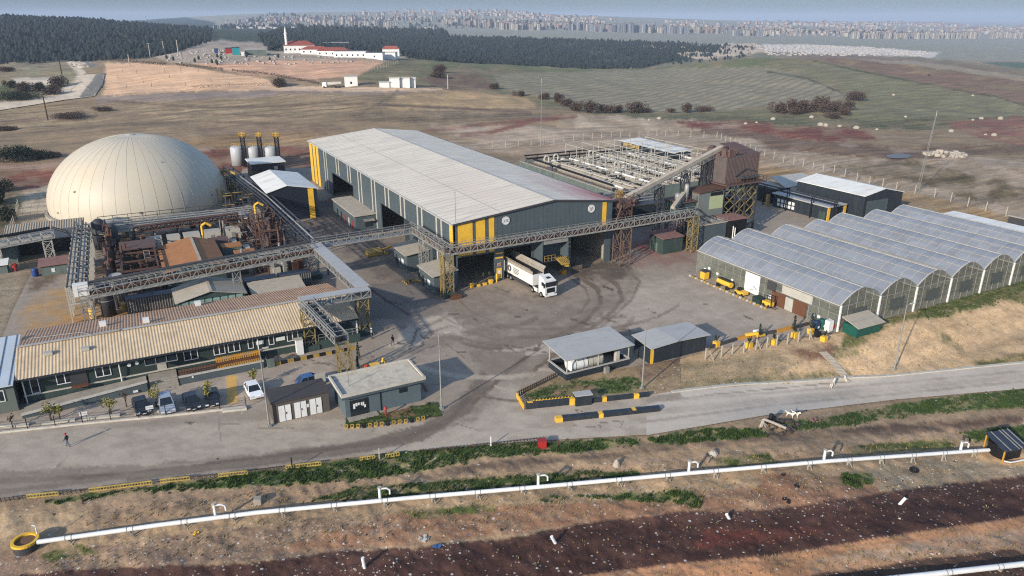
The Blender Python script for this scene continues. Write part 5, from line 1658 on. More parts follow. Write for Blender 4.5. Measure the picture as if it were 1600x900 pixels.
bridge('covered_conveyor', 'short grey covered conveyor crossing over the office roof end', [(-19.2, -12.9, 6.5), (-30.2, -12.9, 6.5)], 2.0, 1.2, 7, cover='roofgrey')
bridge('stair_gantry', 'open truss gantry sloping down from the office roof to a yellow tower', [(-29.2, -14.2, 6.6), (-27.5, -26.4, 5.3)], 2.0, 1.1, 9, pipes=((0, .5, .42, 'black'), (.7, 1.2, .1, 'steel')), deck='darksteel')
bridge('yard_bridge', 'grey truss bridge spanning the yard toward the warehouse side', [(-21.0, 16.6, 6.8), (-.9, 15.2, 7.6)], 2.0, 1.1, 16, pipes=((.8, 1.5, .16, 'darksteel'), (-.8, 1.4, .12, 'darksteel')))
bridge('front_gantry', 'long grey truss gantry running past the warehouse corner and across its front', [(-.9, 14.8, 7.7), (-1.0, -2.6, 7.9), (40, -2.6, 8.0), (56.5, -2.0, 8.0)], 1.7, 1.3, 56, pipes=((.35, .5, .3, 'redrust'),), deck='rooftaupe')
support('worn yellow braced tower under the covered conveyor at the open yard corner', -20.4, -12.6, 6.4, 1.7, 6)
support('worn yellow braced tower in front of the office windows', -29.6, -14.6, 6.4, 1.6, 6)
support('worn yellow braced tower behind the guard building', -27.5, -27.2, 5.4, 1.7, 5)
support('braced tower at the front left corner of the warehouse with a caged ladder', -1.6, -3.2, 7.8, 1.7, 6)
support('slim braced tower between the two kiosks by the warehouse', -1.6, 8.5, 7.7, 1.4, 6, 'steel')
support('wide braced tower at the right end of the warehouse front with red dust', 37.6, -2.8, 7.9, 2.6, 7, 'towerbrown', False)
support('yellow caged ladder tower beside the small red-roofed hut', 56.6, -2.6, 8.0, 1.6, 6, 'towerpaint', False)
support('grey lattice leg under the long grey bridge by the green glazed shed', -36.0, 12.2, 6.0, 1.3, 5, 'steel')
support('grey lattice leg at the left end of the long grey bridge', -59.6, 11.0, 5.1, 1.6, 5, 'steel')
support('grey lattice leg at the corner where three bridges meet', -20.9, 18.6, 6.7, 1.8, 5, 'steel')
lt = thing('caged_ladder', 'yellow caged ladder in front of the warehouse corner tower', 'ladder', (-3.0, -4.4, 0))
m = M()
for dx in (-.3, .3):
 m.bar((-3.2 + dx, -4.4, 0), (-3.2 + dx, -4.4, 9), .09)
for k in range(18):
 m.bar((-3.5, -4.4, .4 + k * .48), (-2.9, -4.4, .4 + k * .48), .06)
m.build('rungs', 'oldyellow', lt)
lt = thing('exit_stair', 'dark stair flight joining the front gantry to the slate switch room', 'stair', (58, -2, 0))
m = M()
m.path([(56.5, -2.2, 9.0), (58.5, -2.2, 9.2), (60.5, -2.4, 7.6), (62.5, -2.5, 6.6)], .12, 6)
m.path([(56.5, -1.4, 9.0), (58.5, -1.4, 9.2), (60.5, -1.4, 7.6), (62.5, -1.5, 6.6)], .12, 6)
for k in range(8):
 m.box(57.2 + k * .6, 57.8 + k * .6, -2.3, -1.4, 8.0 - k * .32, 8.06 - k * .32)
m.build('flight', 'darksteel', lt)
# the dark pipe rack from the silos down to the bridges
g = thing('dark_pipe_rack', 'dark elevated rack of parallel pipes running from the silos to the bridges', 'pipe rack', (-22, 60, 0))
PTS = [(-24.6, 112), (-21.4, 66), (-20.2, 18)]
for k in range(6):
 m = M()
 m.path([(x - .8 + k * .55, y, 6.4 + .35 * (k % 2)) for x, y in PTS], .17 if k % 2 else .12, 8)
 m.build('pipe', 'darksteel' if k != 3 else 'steel', g, True)
m = M()
for a, b in zip(PTS[:-1], PTS[1:]):
 m.truss((a[0] - 1, a[1], 5.4), (b[0] - 1, b[1], 5.4), 1.6, .9, 16, .12)
m.build('truss', 'black', g)
m = M()
for f in range(8):
 y = 110 - f * 13
 x = np.interp(y, [18, 66, 112], [-20.2, -21.4, -24.6])
 for dx in (-1.4, 2.2):
  m.bar((x + dx, y, 0), (x + dx, y, 6.4), .25)
 m.bar((x - 1.4, y, 6.1), (x + 2.2, y, 6.1), .22)
m.build('portal_frame', 'darksteel', g)
g2 = thing('yellow_gas_elbow', 'fat yellow gas elbow atop the dark pipe rack nearest the silos', 'pipe', (-24, 97, 0), 'yellow gas fittings')
M().path([(-26.5, 100, 3), (-26.5, 100, 7.6), (-25.6, 97, 8.3), (-24, 92, 8.0)], .36, 10).build('elbow', 'oldyellow', g2, True)
for x, y, z, lab in ((-24.2, 56.5, 6.4, 'fat yellow gas elbow over the rusty stacks'), (-37.0, 47.5, 5.2, 'yellow gas valve above the pale process cabins')):
 g2 = thing('yellow_gas_elbow', lab, 'pipe', (x, y, 0), 'yellow gas fittings')
 M().path([(x - .9, y, z - 1.5), (x - .9, y, z + .6), (x, y, z + 1.1), (x + 1.0, y, z + .4)], .28, 10).build('elbow', 'yellow', g2, True)
 M().tube((x - .9, y, 0), (x - .9, y, z - 1.4), .2, 8).build('riser', 'oldyellow', g2)
for k, (x, y, h) in enumerate(((-27.6, 104, 6.8), (-24.8, 99, 5.5))):
 tag(M().tube((x, y, 0), (x, y, h), .22, 8).build('gas_riser', 'yellow'), ['slim yellow riser pipe standing close to the dome edge', 'slim yellow riser pipe under the dark rack by the silos'][k], 'pipe')
# rusty stacks and process skids
g = thing('rusty_stack_cluster', 'cluster of rusty brown process columns and pipes below the dark rack', 'process plant', (-25, 44, 0))
for k in range(24):
 x, y = random.uniform(-28, -22.6), random.uniform(33, 53)
 r, h = random.uniform(.12, .38), random.uniform(4.0, 9.2)
 M().lathe(x, y, [(r, 0), (r, h * .5), (r * 1.3, h * .5), (r * 1.3, h * .5 + .15), (r, h * .5 + .15), (r, h), (r * 1.35, h), (r * 1.35, h + .2)], 10).build('column', random.choice(('rust', 'rust', 'redrust', 'darksteel')), g, True)
m = M()
for k in range(26):
 x, y = random.uniform(-28.5, -22), random.uniform(32, 54)
 z = random.uniform(1, 7.5)
 if k % 2:
  m.tube((x, y, z), (x, y + random.uniform(3, 8), z), random.uniform(.08, .2), 6)
 else:
  m.tube((x, y, z), (x + random.uniform(2, 5), y, z), random.uniform(.08, .2), 6)
m.build('pipework', 'rust', g, True)
m = M()
m.legs(-25.2, 36, 4.5, 3, 0, 6.5, 3, .16, .08)
m.legs(-25.2, 46, 4.5, 5, 0, 8.0, 3, .16, .08)
m.build('frame', 'redrust', g)
g = thing('rusty_separator_line', 'row of rusty separators with a white drum inside the left process plant', 'process plant', (-56, 40, 0))
for k in range(11):
 x, y = -56.5 + random.uniform(-.8, .8), 26 + k * 3.4
 r, h = random.uniform(.3, .75), random.uniform(3.6, 6.8)
 M().lathe(x, y, [(r, 0), (r, h * .6), (r * 1.15, h * .6), (r * 1.15, h * .6 + .2), (r, h * .6 + .2), (r, h), (r * .9, h + .15), (r * .35, h + .2), (r * .35, h + .9)], 12).build('separator', 'rust' if k % 3 else 'redrust', g, True)
M().lathe(-55.2, 22.5, [(1.3, 0), (1.3, 4.6), (1.0, 5.0)], 18).build('white_drum', 'offwhite', g, True)
m = M()
for k in range(24):
 x, y, z = -58 + random.random() * 3, 22 + random.random() * 38, random.uniform(1, 7)
 m.tube((x, y, z), (x, y + random.uniform(2, 7), z), random.uniform(.1, .22), 6)
m.build('pipework', 'rust', g, True)
g = thing('left_service_rack', 'tall grey service rack with rungs of pipes along the left edge of the plant', 'pipe rack', (-61, 38, 0))
m = M()
for k in range(13):
 y = 14 + k * 3.6
 m.bar((-62.4, y, 0), (-62.4, y, 6.6), .22)
 m.bar((-59.4, y, 0), (-59.4, y, 6.6), .22)
 for z in (3.4, 5.0, 6.5):
  m.bar((-62.4, y, z), (-59.4, y, z), .26, .2)
m.build('frame', 'offwhite', g)
for k in range(6):
 m = M()
 m.tube((-62.1 + k * .5, 13, 6.8 - .5 * (k % 3)), (-62.1 + k * .5, 60, 6.8 - .5 * (k % 3)), .17, 7)
 m.build('pipe', ('darksteel', 'steel', 'black')[k % 3], g, True)
M().box(-61.2, -59.0, 11.0, 12.0, 5.5, 7.6).build('sign_box', 'white', g)
g = thing('brown_machine_hall', 'open rust-brown machine hall packed with dark pipework', 'process plant', (-51, 34, 0))
m = M()
for x in (-54, -51, -48):
 for y in (24, 30, 36, 44):
  m.bar((x, y, 0), (x, y, 4.8), .24)
for y in (24, 30, 36, 44):
 m.bar((-54, y, 4.8), (-48, y, 4.8), .3)
for x in (-54, -48):
 m.bar((x, 24, 4.8), (x, 44, 4.8), .3)
m.build('frame', 'rust', g)
M().box(-54.2, -47.6, 38, 44.4, 4.9, 5.1).build('roof', 'redrust', g)
m = M()
for k in range(48):
 x, y = random.uniform(-54, -48), random.uniform(23, 43)
 m.obox(x, y, .1, random.uniform(1, 4.2), random.uniform(.5, 1.8), random.uniform(.5, 1.6), random.random() * .4)
m.build('machinery', 'litterd', g)
m = M()
for k in range(26):
 x, y, z = random.uniform(-54, -49), random.uniform(23, 40), random.uniform(1.5, 5)
 if k % 2:
  m.tube((x, y, z), (x + random.uniform(2, 5), y, z), .14, 6)
 else:
  m.tube((x, y, z), (x, y, z + 1.6), .2, 6)
m.build('pipework', 'rust', g, True)
m = M()
for dx in (0, 1.0):
 m.bar((-50 + dx, 36, 5), (-50 + dx, 33, 2), .1)
for k in range(6):
 m.bar((-50, 36 - k * .6, 5 - k * .6), (-49, 36 - k * .6, 5 - k * .6), .08)
m.build('ladder', 'steel', g)
# deck of pale pipes behind, and rusty beam
g = thing('pale_pipe_deck', 'long pale deck of small pipes in front of the dome', 'pipe rack', (-40, 62, 0))
M().box(-58, -24, 58.5, 66.5, 3.6, 3.9).build('deck', 'rooftaupe', g)
m = M()
for x in range(-57, -23, 5):
 for y in (59, 66):
  m.bar((x, y, 0), (x, y, 3.6), .3)
m.build('post', 'concrete', g)
m = M()
for k in range(11):
 y = 59 + k * .7
 m.tube((-58, y, 4.3 + .3 * (k % 3)), (-24, y, 4.3 + .3 * (k % 3)), .14, 6)
for k in range(34):
 x = -57.5 + k
 m.bar((x, 58.6, 3.9), (x, 66.4, 4.6), .12)
m.build('pipe', 'steel', g, True)
M().rail([(-58, 66.4, 4.2), (-24, 66.4, 4.2)], 1.6, 3, .12).build('railing', 'darksteel', g)
m = M()
m.truss((-51, 57.2, 3.6), (-29, 57.2, 4.2), 1.4, 1.2, 16, .2)
m.slab((-51, 56.4, 4.9), (-29, 56.4, 5.5), (-29, 58, 5.5), (-51, 58, 4.9), .12)
m.build('rusty_beam', 'rust', g)
for k, (x, y, w_) in enumerate(((-47.5, 53.5, 3.2), (-43.6, 53.6, 2.6), (-39.8, 53.7, 3.4), (-35.5, 54.0, 3.6), (-31, 54.4, 3.2))):
 b = thing('white_container_cabin', 'white cabin, %s along the row behind the orange-dusted shed' % ['leftmost', 'second from the left', 'middle one', 'fourth from the left', 'rightmost'][k], 'cabin', (x, y, 0), 'white cabins behind the orange-dusted shed')
 M().box(x - w_ / 2, x + w_ / 2, y - 1.3, y + 1.3, 0, 2.9).build('shell', 'offwhite', b)
 M().box(x - .4, x + .4, y - 1.36, y - 1.3, .1, 2.1).build('door', 'steel', b)
# tanks by the deck
for k, (x, y, r, h, lab) in enumerate(((-57.8, 60.5, 1.5, 6.0, 'blue-grey upright tank at the left end of the pale pipe deck'), (-55.4, 58.0, 1.1, 5.2, 'slim blue-grey upright tank just right of the wider one'), (-57.0, 15.4, 1.15, 5.6, 'dark upright tank under the left end of the long grey bridge'))):
 t_ = thing('upright_tank', lab, 'tank', (x, y, 0))
 M().lathe(x, y, [(r, 0), (r, h), (r * .4, h + .7), (.1, h + .8)], 20).build('shell', 'darksteel', t_, True)
 M().lathe(x, y, [(r + .05, h * .5), (r + .05, h * .5 + .15)], 20).build('band', 'steel', t_)
t_ = thing('roof_tank', 'wide grey tank with conical lid beside the dome', 'tank', (-56, 66, 0))
M().lathe(-54.5, 70.0, [(3.4, 0), (3.4, 3.6), (.2, 4.6)], 28).build('shell', 'steel', t_)
for k, (x, y, c, lab) in enumerate(((-59.5, 15.0, 'yellow', 'yellow gas bottle rack by the dark tank'), (-53.2, 16.8, 'offwhite', 'small white drum beside the dark container row'), (-54.6, 17.2, 'yellow', 'small yellow drum beside the dark container row'))):
 tag(M().lathe(x, y, [(.45, 0), (.45, 1.8 if k == 0 else 1.1), (.2, 2.0 if k == 0 else 1.25)], 12).build('drum', c), lab, 'drum')
# the tangle of small process pipework between the sheds
for nm, lab, x0, x1, y0, y1, zm, n, cs in (('process_skid', 'dark tangle of pipes and vessels left of the orange-dusted shed', -59, -48, 17, 24, 4.5, 60, ('rust', 'darksteel', 'litterd')),
           ('process_skid', 'tangle of pipes and vessels between the chiller cabins and the rusty columns', -33, -22, 24, 34, 3.6, 60, ('steel', 'rust', 'litterd')),
           ('process_skid', 'tangle of rusty pipes and vessels behind the chiller cabins', -34, -22, 46, 57, 5.5, 70, ('rust', 'rust', 'steel')),
           ('process_skid', 'tangle of brown pipes and vessels behind the brown machine hall', -56, -48, 44, 56, 5.0, 60, ('rust', 'darksteel', 'rust')),
           ('process_skid', 'strip of small pipes and valves at the foot of the dome', -44, -24, 68, 78, 1.8, 50, ('offwhite', 'steel', 'darksteel')),
           ('process_skid', 'tangle of dark pipes under the rack near the silos', -30, -21, 84, 112, 4.0, 60, ('black', 'darksteel', 'oldyellow'))):
 g = thing(nm, lab, 'process plant', ((x0 + x1) / 2, (y0 + y1) / 2, 0), 'process skids of the plant')
 for ci, c in enumerate(cs):
  m = M()
  for k in range(n // 3):
   x, y, z = random.uniform(x0, x1), random.uniform(y0, y1), random.uniform(.4, zm)
   t_ = random.random()
   if t_ < .3:
    m.tube((x, y, z), (min(x1, x + random.uniform(1, 5)), y, z), random.uniform(.07, .18), 6)
   elif t_ < .55:
    m.tube((x, y, z), (x, min(y1, y + random.uniform(1, 5)), z), random.uniform(.07, .18), 6)
   elif t_ < .8:
    m.tube((x, y, 0), (x, y, z + 1), random.uniform(.08, .3), 7)
   else:
    m.obox(x, y, 0, z * .6 + .5, random.uniform(.5, 1.6), random.uniform(.5, 1.4), random.random() * .3)
  m.build(('pipework', 'vessels', 'valves')[ci], c, g)
# sheds of the plant
def shed(name, lab, x0, x1, y0, y1, ze, zr, wall, roof, xr=None, ov=.4):
 b = thing(name, lab, 'shed', ((x0 + x1) / 2, (y0 + y1) / 2, 0))
 xr = (x0 + x1) / 2 if xr is None else xr
 m = M()
 gable_shell(m, x0, x1, y0, y1, ze, zr, xr)
 m.build('wall', wall, b)
 m = M()
 m.slab((x0 - ov, y0 - ov, ze - .02), (xr, y0 - ov, zr + .12), (xr, y1 + ov, zr + .12), (x0 - ov, y1 + ov, ze - .02), .1)
 m.slab((xr, y0 - ov, zr + .12), (x1 + ov, y0 - ov, ze - .02), (x1 + ov, y1 + ov, ze - .02), (xr, y1 + ov, zr + .12), .1)
 m.build('roof', roof, b)
 M().bar((xr, y0 - ov, zr + .16), (xr, y1 + ov, zr + .16), .5, .06).build('ridge_cap', 'rooftaupe', b)
 return b
shed('orange_dusted_shed', 'shed with broad orange-dusted roof in the middle of the process plant', -47, -36.6, 22.5, 41, 4.0, 5.2, 'greenwall', 'roofrust', -40.8)
b = shed('glazed_green_shed', 'small gabled shed with green glazed front below the long grey bridge', -46.4, -35.6, 6.8, 14.5, 3.3, 4.5, 'greenwall', 'rooftaupe')
m = M()
for k in range(9):
 x = -46 + k * 1.25
 m.box(x, x + .12, 6.7, 6.79, .3, 3.4)
m.box(-46.3, -35.7, 6.7, 6.78, 2.2, 2.35)
m.build('green_mullion', 'green', b)
M().box(-46.2, -35.8, 6.74, 6.79, 1.0, 3.2).build('glazing', mat('pale_glass', C(150, 176, 168), .2, .3, .8), b)
for k, (x, y) in enumerate(((-35.2, 44.5), (-33.4, 38.6), (-31.6, 32.4))):
 b = thing('chiller_cabin', 'pale blue-grey cabin with dusty brown top, %s of three behind the orange-dusted shed' % ['farthest', 'middle', 'nearest'][k], 'cabin', (x, y, 0), 'chiller cabins of the plant')
 M().box(x - 1.9, x + 1.9, y - 1.4, y + 1.4, 0, 3.0).build('shell', 'tankwall', b)
 M().box(x - 2.0, x + 2.0, y - 1.5, y + 1.5, 3.0, 3.3).build('roof', 'roofrust' if k else 'redrust', b)
 M().box(x + 2.3, x + 3.6, y - 1, y + 1, 0, 2.6).build('side_cabinet', 'offwhite', b)
for k in range(6):
 x, y = -28.4 + (k % 3) * 1.9, 27.8 + (k // 3) * 3.0
 f = thing('fan_cooler', 'round grey fan cooler between the chiller cabins and the rusty columns', 'cooler', (x, y, 0), 'round fan coolers')
 M().lathe(x, y, [(.85, .6), (.85, 2.2), (.7, 2.3)], 16).build('drum', 'steel', f)
 M().lathe(x, y, [(.65, 2.24), (.65, 2.36)], 16).build('fan_opening', 'black', f)
 M().box(x - .7, x + .7, y - .7, y + .7, 0, .6).build('base', 'concrete', f)
for k in range(9):
 x, y = -30 + random.random() * 7, 22.5 + random.random() * 14
 f = tag(M().obox(x, y, 0, random.uniform(1, 2.4), random.uniform(.8, 2), random.uniform(.8, 1.8), random.random() * .3).build('equipment_box', random.choice(('offwhite', 'steel', 'rust'))), 'small equipment box among the rusty columns and fan coolers', 'equipment', 'equipment boxes of the plant')
b = thing('small_white_cabin', 'small pale cabin with white roof between the dome and the dark gabled shed', 'cabin', (-30, 66, 0))
M().prism([(-31, 57.5), (-27.4, 57.5), (-27.4, 63), (-31, 63)], 0, 3.9).build('wall', 'tankwall', b)
M().box(-31.5, -27.0, 57, 63.5, 3.9, 4.15).build('roof', 'roofwhite', b)
b = thing('grey_mono_shed', 'low grey mono-pitch shed right of the green glazed one', 'shed', (-29, 9, 0))
M().prism([(-34, 7.5), (-25.4, 7.5), (-25.4, 12.0), (-34, 12.0)], 0, [2.3, 2.3, 3.0, 3.0]).build('wall', 'greenwall', b)
M().slab((-34.4, 7.1, 2.5), (-25, 7.1, 2.5), (-25, 12.4, 3.2), (-34.4, 12.4, 3.2), .12).build('roof', 'rooftaupe', b)
for k, (x0, x1, y, lab) in enumerate(((-54.2, -46.8, 15.4, 'dark ribbed container under the long grey bridge, left of the green glazed shed'), (-34.5, -28.6, 15.6, 'dark ribbed container right of the lattice leg under the long bridge'), (-28.2, -22.4, 15.6, 'dark ribbed container nearest the corner where the bridges meet'))):
 b = thing('shipping_container', lab, 'container', ((x0 + x1) / 2, y, 0), 'dark containers under the bridge')
 M().box(x0, x1, y - 1.2, y + 1.2, .1, 2.7).build('shell', 'darksteel', b)
 m = M()
 x = x0 + .2
 while x < x1:
  m.box(x, x + .12, y - 1.26, y - 1.2, .2, 2.6)
  x += .42
 m.build('rib', 'steel', b)
for k, (x, y) in enumerate(((-31.6, 14.1), (-30.2, 14.1))):
 tag(M().tube((x, y, 1.6), (x, y + .3, 1.6), .55, 16).build('fan_disc', 'white'), ['left', 'right'][k] + ' white fan disc of the pair on the dark container', 'fan')
b = thing('tan_roof_shed', 'long low shed with tan ribbed roof at the foot of the dome, left side', 'shed', (-69, 75, 0))
M().box(-76.5, -61.5, 71.5, 76.5, 0, 2.6).build('wall', 'darkwall', b)
M().slab((-77, 71, 2.8), (-61.2, 71, 2.8), (-61.2, 77.5, 3.6), (-77, 77.5, 3.6), .12).build('roof', 'rooftan', b)
m = M()
for k in range(32):
 x = -76.9 + k * .5
 m.bar((x, 71, 2.86), (x, 77.5, 3.66), .12, .1)
m.build('roof_rib', 'rooftaupe', b)
bridge('far_left_bridge', 'pale truss bridge with dark pipe entering from the left of the dome', [(-82, 54.5, 4.0), (-66.5, 58.5, 4.4)], 3.0, .9, 8, 'offwhite', pipes=((-1.7, 1.6, .3, 'black'),), deck='rooftaupe')
m = M()
g = thing('link_pipe', 'dark pipe bend dropping from the far-left bridge to the service rack', 'pipe', (-64, 57, 0))
M().path([(-66.5, 60, 6.0), (-63.8, 57.5, 5.3), (-62, 52, 4.8)], .3, 8).build('bend', 'black', g, True)
support('pale lattice leg under the far-left bridge', -67.6, 56.4, 4.2, 1.6, 4, 'offwhite', False)
support('pale lattice leg of the far-left bridge nearest the photo edge', -76.5, 53.5, 4.0, 1.6, 4, 'offwhite', False)
b = thing('grey_bay_shed', 'grey shed with open dark bays under the far-left bridge', 'shed', (-74, 60, 0))
M().box(-77.5, -73.5, 56.8, 62, 0, 4.0).build('wall', 'tankwall', b)
M().box(-73.5, -62.5, 62, 70, 0, 3.0).build('dark_bay', 'black', b)
M().box(-73.9, -62.2, 61.6, 70.4, 3.0, 3.2).build('roof', 'darksteel', b)
b = thing('red_roof_hut', 'long small hut with dull red roof left of the service rack', 'hut', (-66, 50, 0))
M().box(-68.6, -63.5, 44.5, 47.5, 0, 2.0).build('wall', 'tankwall', b)
M().slab((-69, 44.1, 2.1), (-63.3, 44.1, 2.2), (-63.3, 48.6, 2.7), (-69, 48.6, 2.6), .1).build('roof', 'pinkdust', b)
M().box(-66.8, -66.2, 44.44, 44.5, .6, 1.4).build('notice', 'white', b)
t_ = thing('blue_barrel', 'blue barrel at the corner of the red-roofed hut', 'barrel', (-69.6, 45, 0))
M().lathe(-69.7, 45.2, [(.55, 0), (.62, .5), (.62, 1.4), (.5, 1.6)], 14).build('drum', 'blue', t_)
x, y = AB(25, 424)
t_ = thing('red_valve_post', 'red hydrant post at the left yard edge', 'hydrant', (x, y, 0))
M().lathe(x, y, [(.2, 0), (.2, .8), (.5, .9), (.5, 1.5), (.2, 1.7)], 12).build('body', 'red', t_)
b = thing('white_hut', 'small white-roofed hut at the left photo edge', 'hut', AB(4, 425) + (0,))
x, y = AB(2, 428)
M().box(x - 2.5, x + 1.2, y, y + 2.5, 0, 1.8).build('wall', 'tankwall', b)
M().slab((x - 3, y - .4, 1.9), (x + 1.5, y - .4, 1.9), (x + 1.5, y + 2.9, 2.4), (x - 3, y + 2.9, 2.4), .12).build('roof', 'roofwhite', b)
# ================================================================== OFFICE BUILDING
of = thing('site_office', 'long dark green office building with tan ribbed roof and white windows', 'office', (-45, -9, 0))
OX0, OX1, OY0, OY1, OZ0 = -67.0, -28.6, -14.6, 2.0, 1.0
m = M()
OYR = -8.4
m.add([(OX0, OY0, 0), (OX1, OY0, 0), (OX1, OY0, 4.1), (OX0, OY0, 4.1), (OX0, OY1, 0), (OX1, OY1, 0), (OX1, OY1, 4.1), (OX0, OY1, 4.1), (OX0, OYR, 5.6), (OX1, OYR, 5.6)],
  [(0, 1, 2, 3), (5, 4, 7, 6), (4, 0, 3, 8, 7), (1, 5, 6, 9, 2)])
m.build('wall', mat('office_wall', C(52, 66, 62), .6, .08, .6), of)
M().box(OX0 - .1, OX1 + .1, OY0 - .14, OY0 - .01, 0, 1.15).build('plinth', 'greenwall', of)
M().box(OX0 - .15, OX1 + .15, OY0 - .22, OY0 - .01, 1.15, 1.3).build('sill_band', 'kerb', of)
RX0, RX1 = -67.6, -21.9
rs1 = M()
rs2 = M()
for r_, ya, za, yb, zb in ((rs1, -15.6, 4.0, OYR, 5.75), (rs2, 3.2, 3.9, OYR, 5.75)):
 x = RX0
 P = []
 n = int((RX1 - RX0) / .1)
 for i in range(n + 1):
  xx = RX0 + (RX1 - RX0) * i / n
  o_ = .04 if (i % 4) in (1, 2) else 0.0
  P += [(xx, ya, za + o_), (xx, yb, zb + o_)]
 fs = [(2 * i, 2 * i + 2, 2 * i + 3, 2 * i + 1) if r_ is rs1 else (2 * i, 2 * i + 1, 2 * i + 3, 2 * i + 2) for i in range(n)]
 r_.add(P, fs)
rs1.build('front_roof_slope', 'rooftan', of)
rs2.build('rear_roof_slope', mat('rear_tan_roof', C(188, 152, 120, .66), .6, .1, .4, dirt=C(130, 100, 84), dirt_amt=.6), of)
M().bar((RX0, OYR, 5.88), (RX1, OYR, 5.88), .6, .06).build('ridge_cap', 'offwhite', of)
M().box(RX0, RX1, -15.75, -15.6, 3.75, 4.0).build('gutter', 'darkwall', of)
for x in (-66.9, -55.6, -37.2):
 M().tube((x, -14.9, .2), (x, -15.2, 3.9), .09, 8).build('downpipe', 'white', of)
def window(x, wd, z0=2.0, z1=3.3, split=True, par=of, y=OY0):
 f = M()
 f.box(x, x + wd, y - .1, y - .004, z0 - .1, z0)
 f.box(x, x + wd, y - .1, y - .004, z1, z1 + .1)
 f.box(x, x + .1, y - .1, y - .004, z0, z1)
 f.box(x + wd - .1, x + wd, y - .1, y - .004, z0, z1)
 if split:
  f.box(x + wd / 2 - .06, x + wd / 2 + .06, y - .1, y - .004, z0, z1)
 wn_ = f.build('window', 'white', par)
 M().box(x + .1, x + wd - .1, y - .06, y - .003, z0, z1).build('pane', 'glass', wn_)
for x, wd in ((-63.2, 2.0), (-58.6, 1.9), (-47.4, 1.9), (-43.4, 1.6), (-41.4, 1.7), (-38.6, .8), (-35.6, .8), (-32.9, 1.7)):
 window(x, wd, split=wd > 1)
window(-66.2, 1.0, 1.4, 3.3, False)
M().box(-61.6, -59.6, OY0 - .12, OY0 - .004, 1.3, 3.6).build('recess_door', 'darksteel', of)
M().box(-61.6, -59.6, OY0 - 1.0, OY0 - .3, 1.3, 1.55).build('bench', 'wood', of)
M().box(-51.0, -49.8, OY0 - .1, OY0 - .004, 1.0, 3.1).build('entrance_door', 'offwhite', of)
M().slab((-52.4, OY0 - 2.0, 3.1), (-48.3, OY0 - 2.0, 3.1), (-48.3, OY0 - .01, 3.6), (-52.4, OY0 - .01, 3.6), .07).build('porch_canopy', 'glass', of)
m = M()
for k in range(4):
 x = -52.4 + k * 4.1 / 3
 m.bar((x, OY0 - 2.0, 3.14), (x, OY0 - .02, 3.64), .08)
m.bar((-52.4, OY0 - 2.0, 3.12), (-48.3, OY0 - 2.0, 3.12), .09)
m.build('canopy_frame', 'steel', of)
for x, wd in ((-37.4, 1.1), (-34.5, 1.3)):
 M().box(x, x + wd, OY0 - .08, OY0 - .004, 2.3, 2.9).build('notice_board', 'white', of)
for x, z in ((-54.4, 2.9), (-53.4, 3.0)):
 M().tube((x, OY0 - .2, z), (x, OY0 - .004, z), .25, 12).build('wall_lamp', 'white', of)
for x, y in ((-63.8, -11.2), (-59.4, -11.6)):
 z = 4.0 + (y + 15.6) / 7.2 * 1.75
 M().box(x - .5, x + .5, y - .35, y + .35, z, z + .45).build('roof_vent', 'offwhite', of)
for x, y in ((-51.4, -5.6), (-57.2, -3.0), (-43.6, 1.4)):
 z = 5.75 - (y - OYR) / 11.6 * 1.85
 M().box(x - .45, x + .45, y - .4, y + .4, z, z + .75).build('roof_vent', 'white', of)
M().path([(-66.5, -4, 5.2), (-60, -6, 5.6), (-58.5, -8.6, 6.0), (-55, -8.8, 6.0), (-54.4, -7.6, 5.8)], .05, 5).build('roof_cable', 'steel', of)
# open porch under the right end of the roof
m = M()
for x, y in ((-22.2, -15.2), (-22.2, 2.6), (-25.4, -15.2)):
 m.bar((x, y, 1.4), (x, y, 4.0), .16)
m.build('porch_post', 'white', of)
M().box(-28.6, -21.9, -15.6, 2.6, 0, 1.4).build('porch_floor', 'greenwall', of)
M().rail([(-28.4, -15.5, 1.4), (-22, -15.5, 1.4), (-22, 2, 1.4)], 1.0, 1.0, .06).build('porch_railing', 'steel', of)
# entrance stairs and terrace walls
st = thing('entrance_steps', 'broad grey steps leading up to the office entrance', 'steps', (-50.4, -18, 0))
for k in range(5):
 M().box(-52.3, -48.7, -18.6 + k * .42, -16.5, k * .2 + .001, (k + 1) * .2).build('step', 'concrete', st)
M().box(-52.3, -48.7, -16.5, OY0 - .16, 0, 1.0).build('landing', 'concrete', st)
rp = thing('access_ramp', 'long slate access ramp with pale parapet along the left office front', 'ramp', (-60, -18, 0))
m = M()
m.prism([(-67.2, -19.0), (-52.6, -18.2), (-52.6, -17.9), (-67.2, -18.7)], 0, [.5, 1.35, 1.35, .5])
m.build('outer_wall', 'wall', rp)
m = M()
m.slab((-67.3, -19.15, .62), (-52.5, -18.35, 1.47), (-52.5, -17.75, 1.47), (-67.3, -18.55, .62), .12)
m.build('parapet', 'kerb', rp)
M().prism([(-67.2, -18.7), (-52.6, -17.9), (-52.6, -15.0), (-67.2, -15.0)], 0, [.15, .95, .95, .15]).build('ramp_floor', 'concrete', rp)
M().box(-54.4, -53.8, -18.45, -18.36, .3, .6).build('lamp', 'white', rp)
tr_ = thing('front_terrace', 'slate terrace wall with brown planting bed right of the office steps', 'terrace', (-43, -17, 0))
M().box(-48.5, -37.2, -18.3, -18.0, 0, 1.1).build('wall', 'wall', tr_)
M().box(-48.5, -37.2, -18.0, -15.2, 0, .9).build('bed', 'brownbed', tr_)
M().box(-48.6, -37.1, -18.4, -17.9, 1.1, 1.22).build('coping', 'kerb', tr_)
M().rail([(-48.4, -17.6, 1.0), (-43.4, -17.6, 1.0)], 1.0, .35, .05).build('railing', 'black', tr_)
m = M()
m.tube((-46.8, -18.36, .85), (-46.8, -18.3, .85), .14, 10)
m.build('lamp', 'white', tr_)
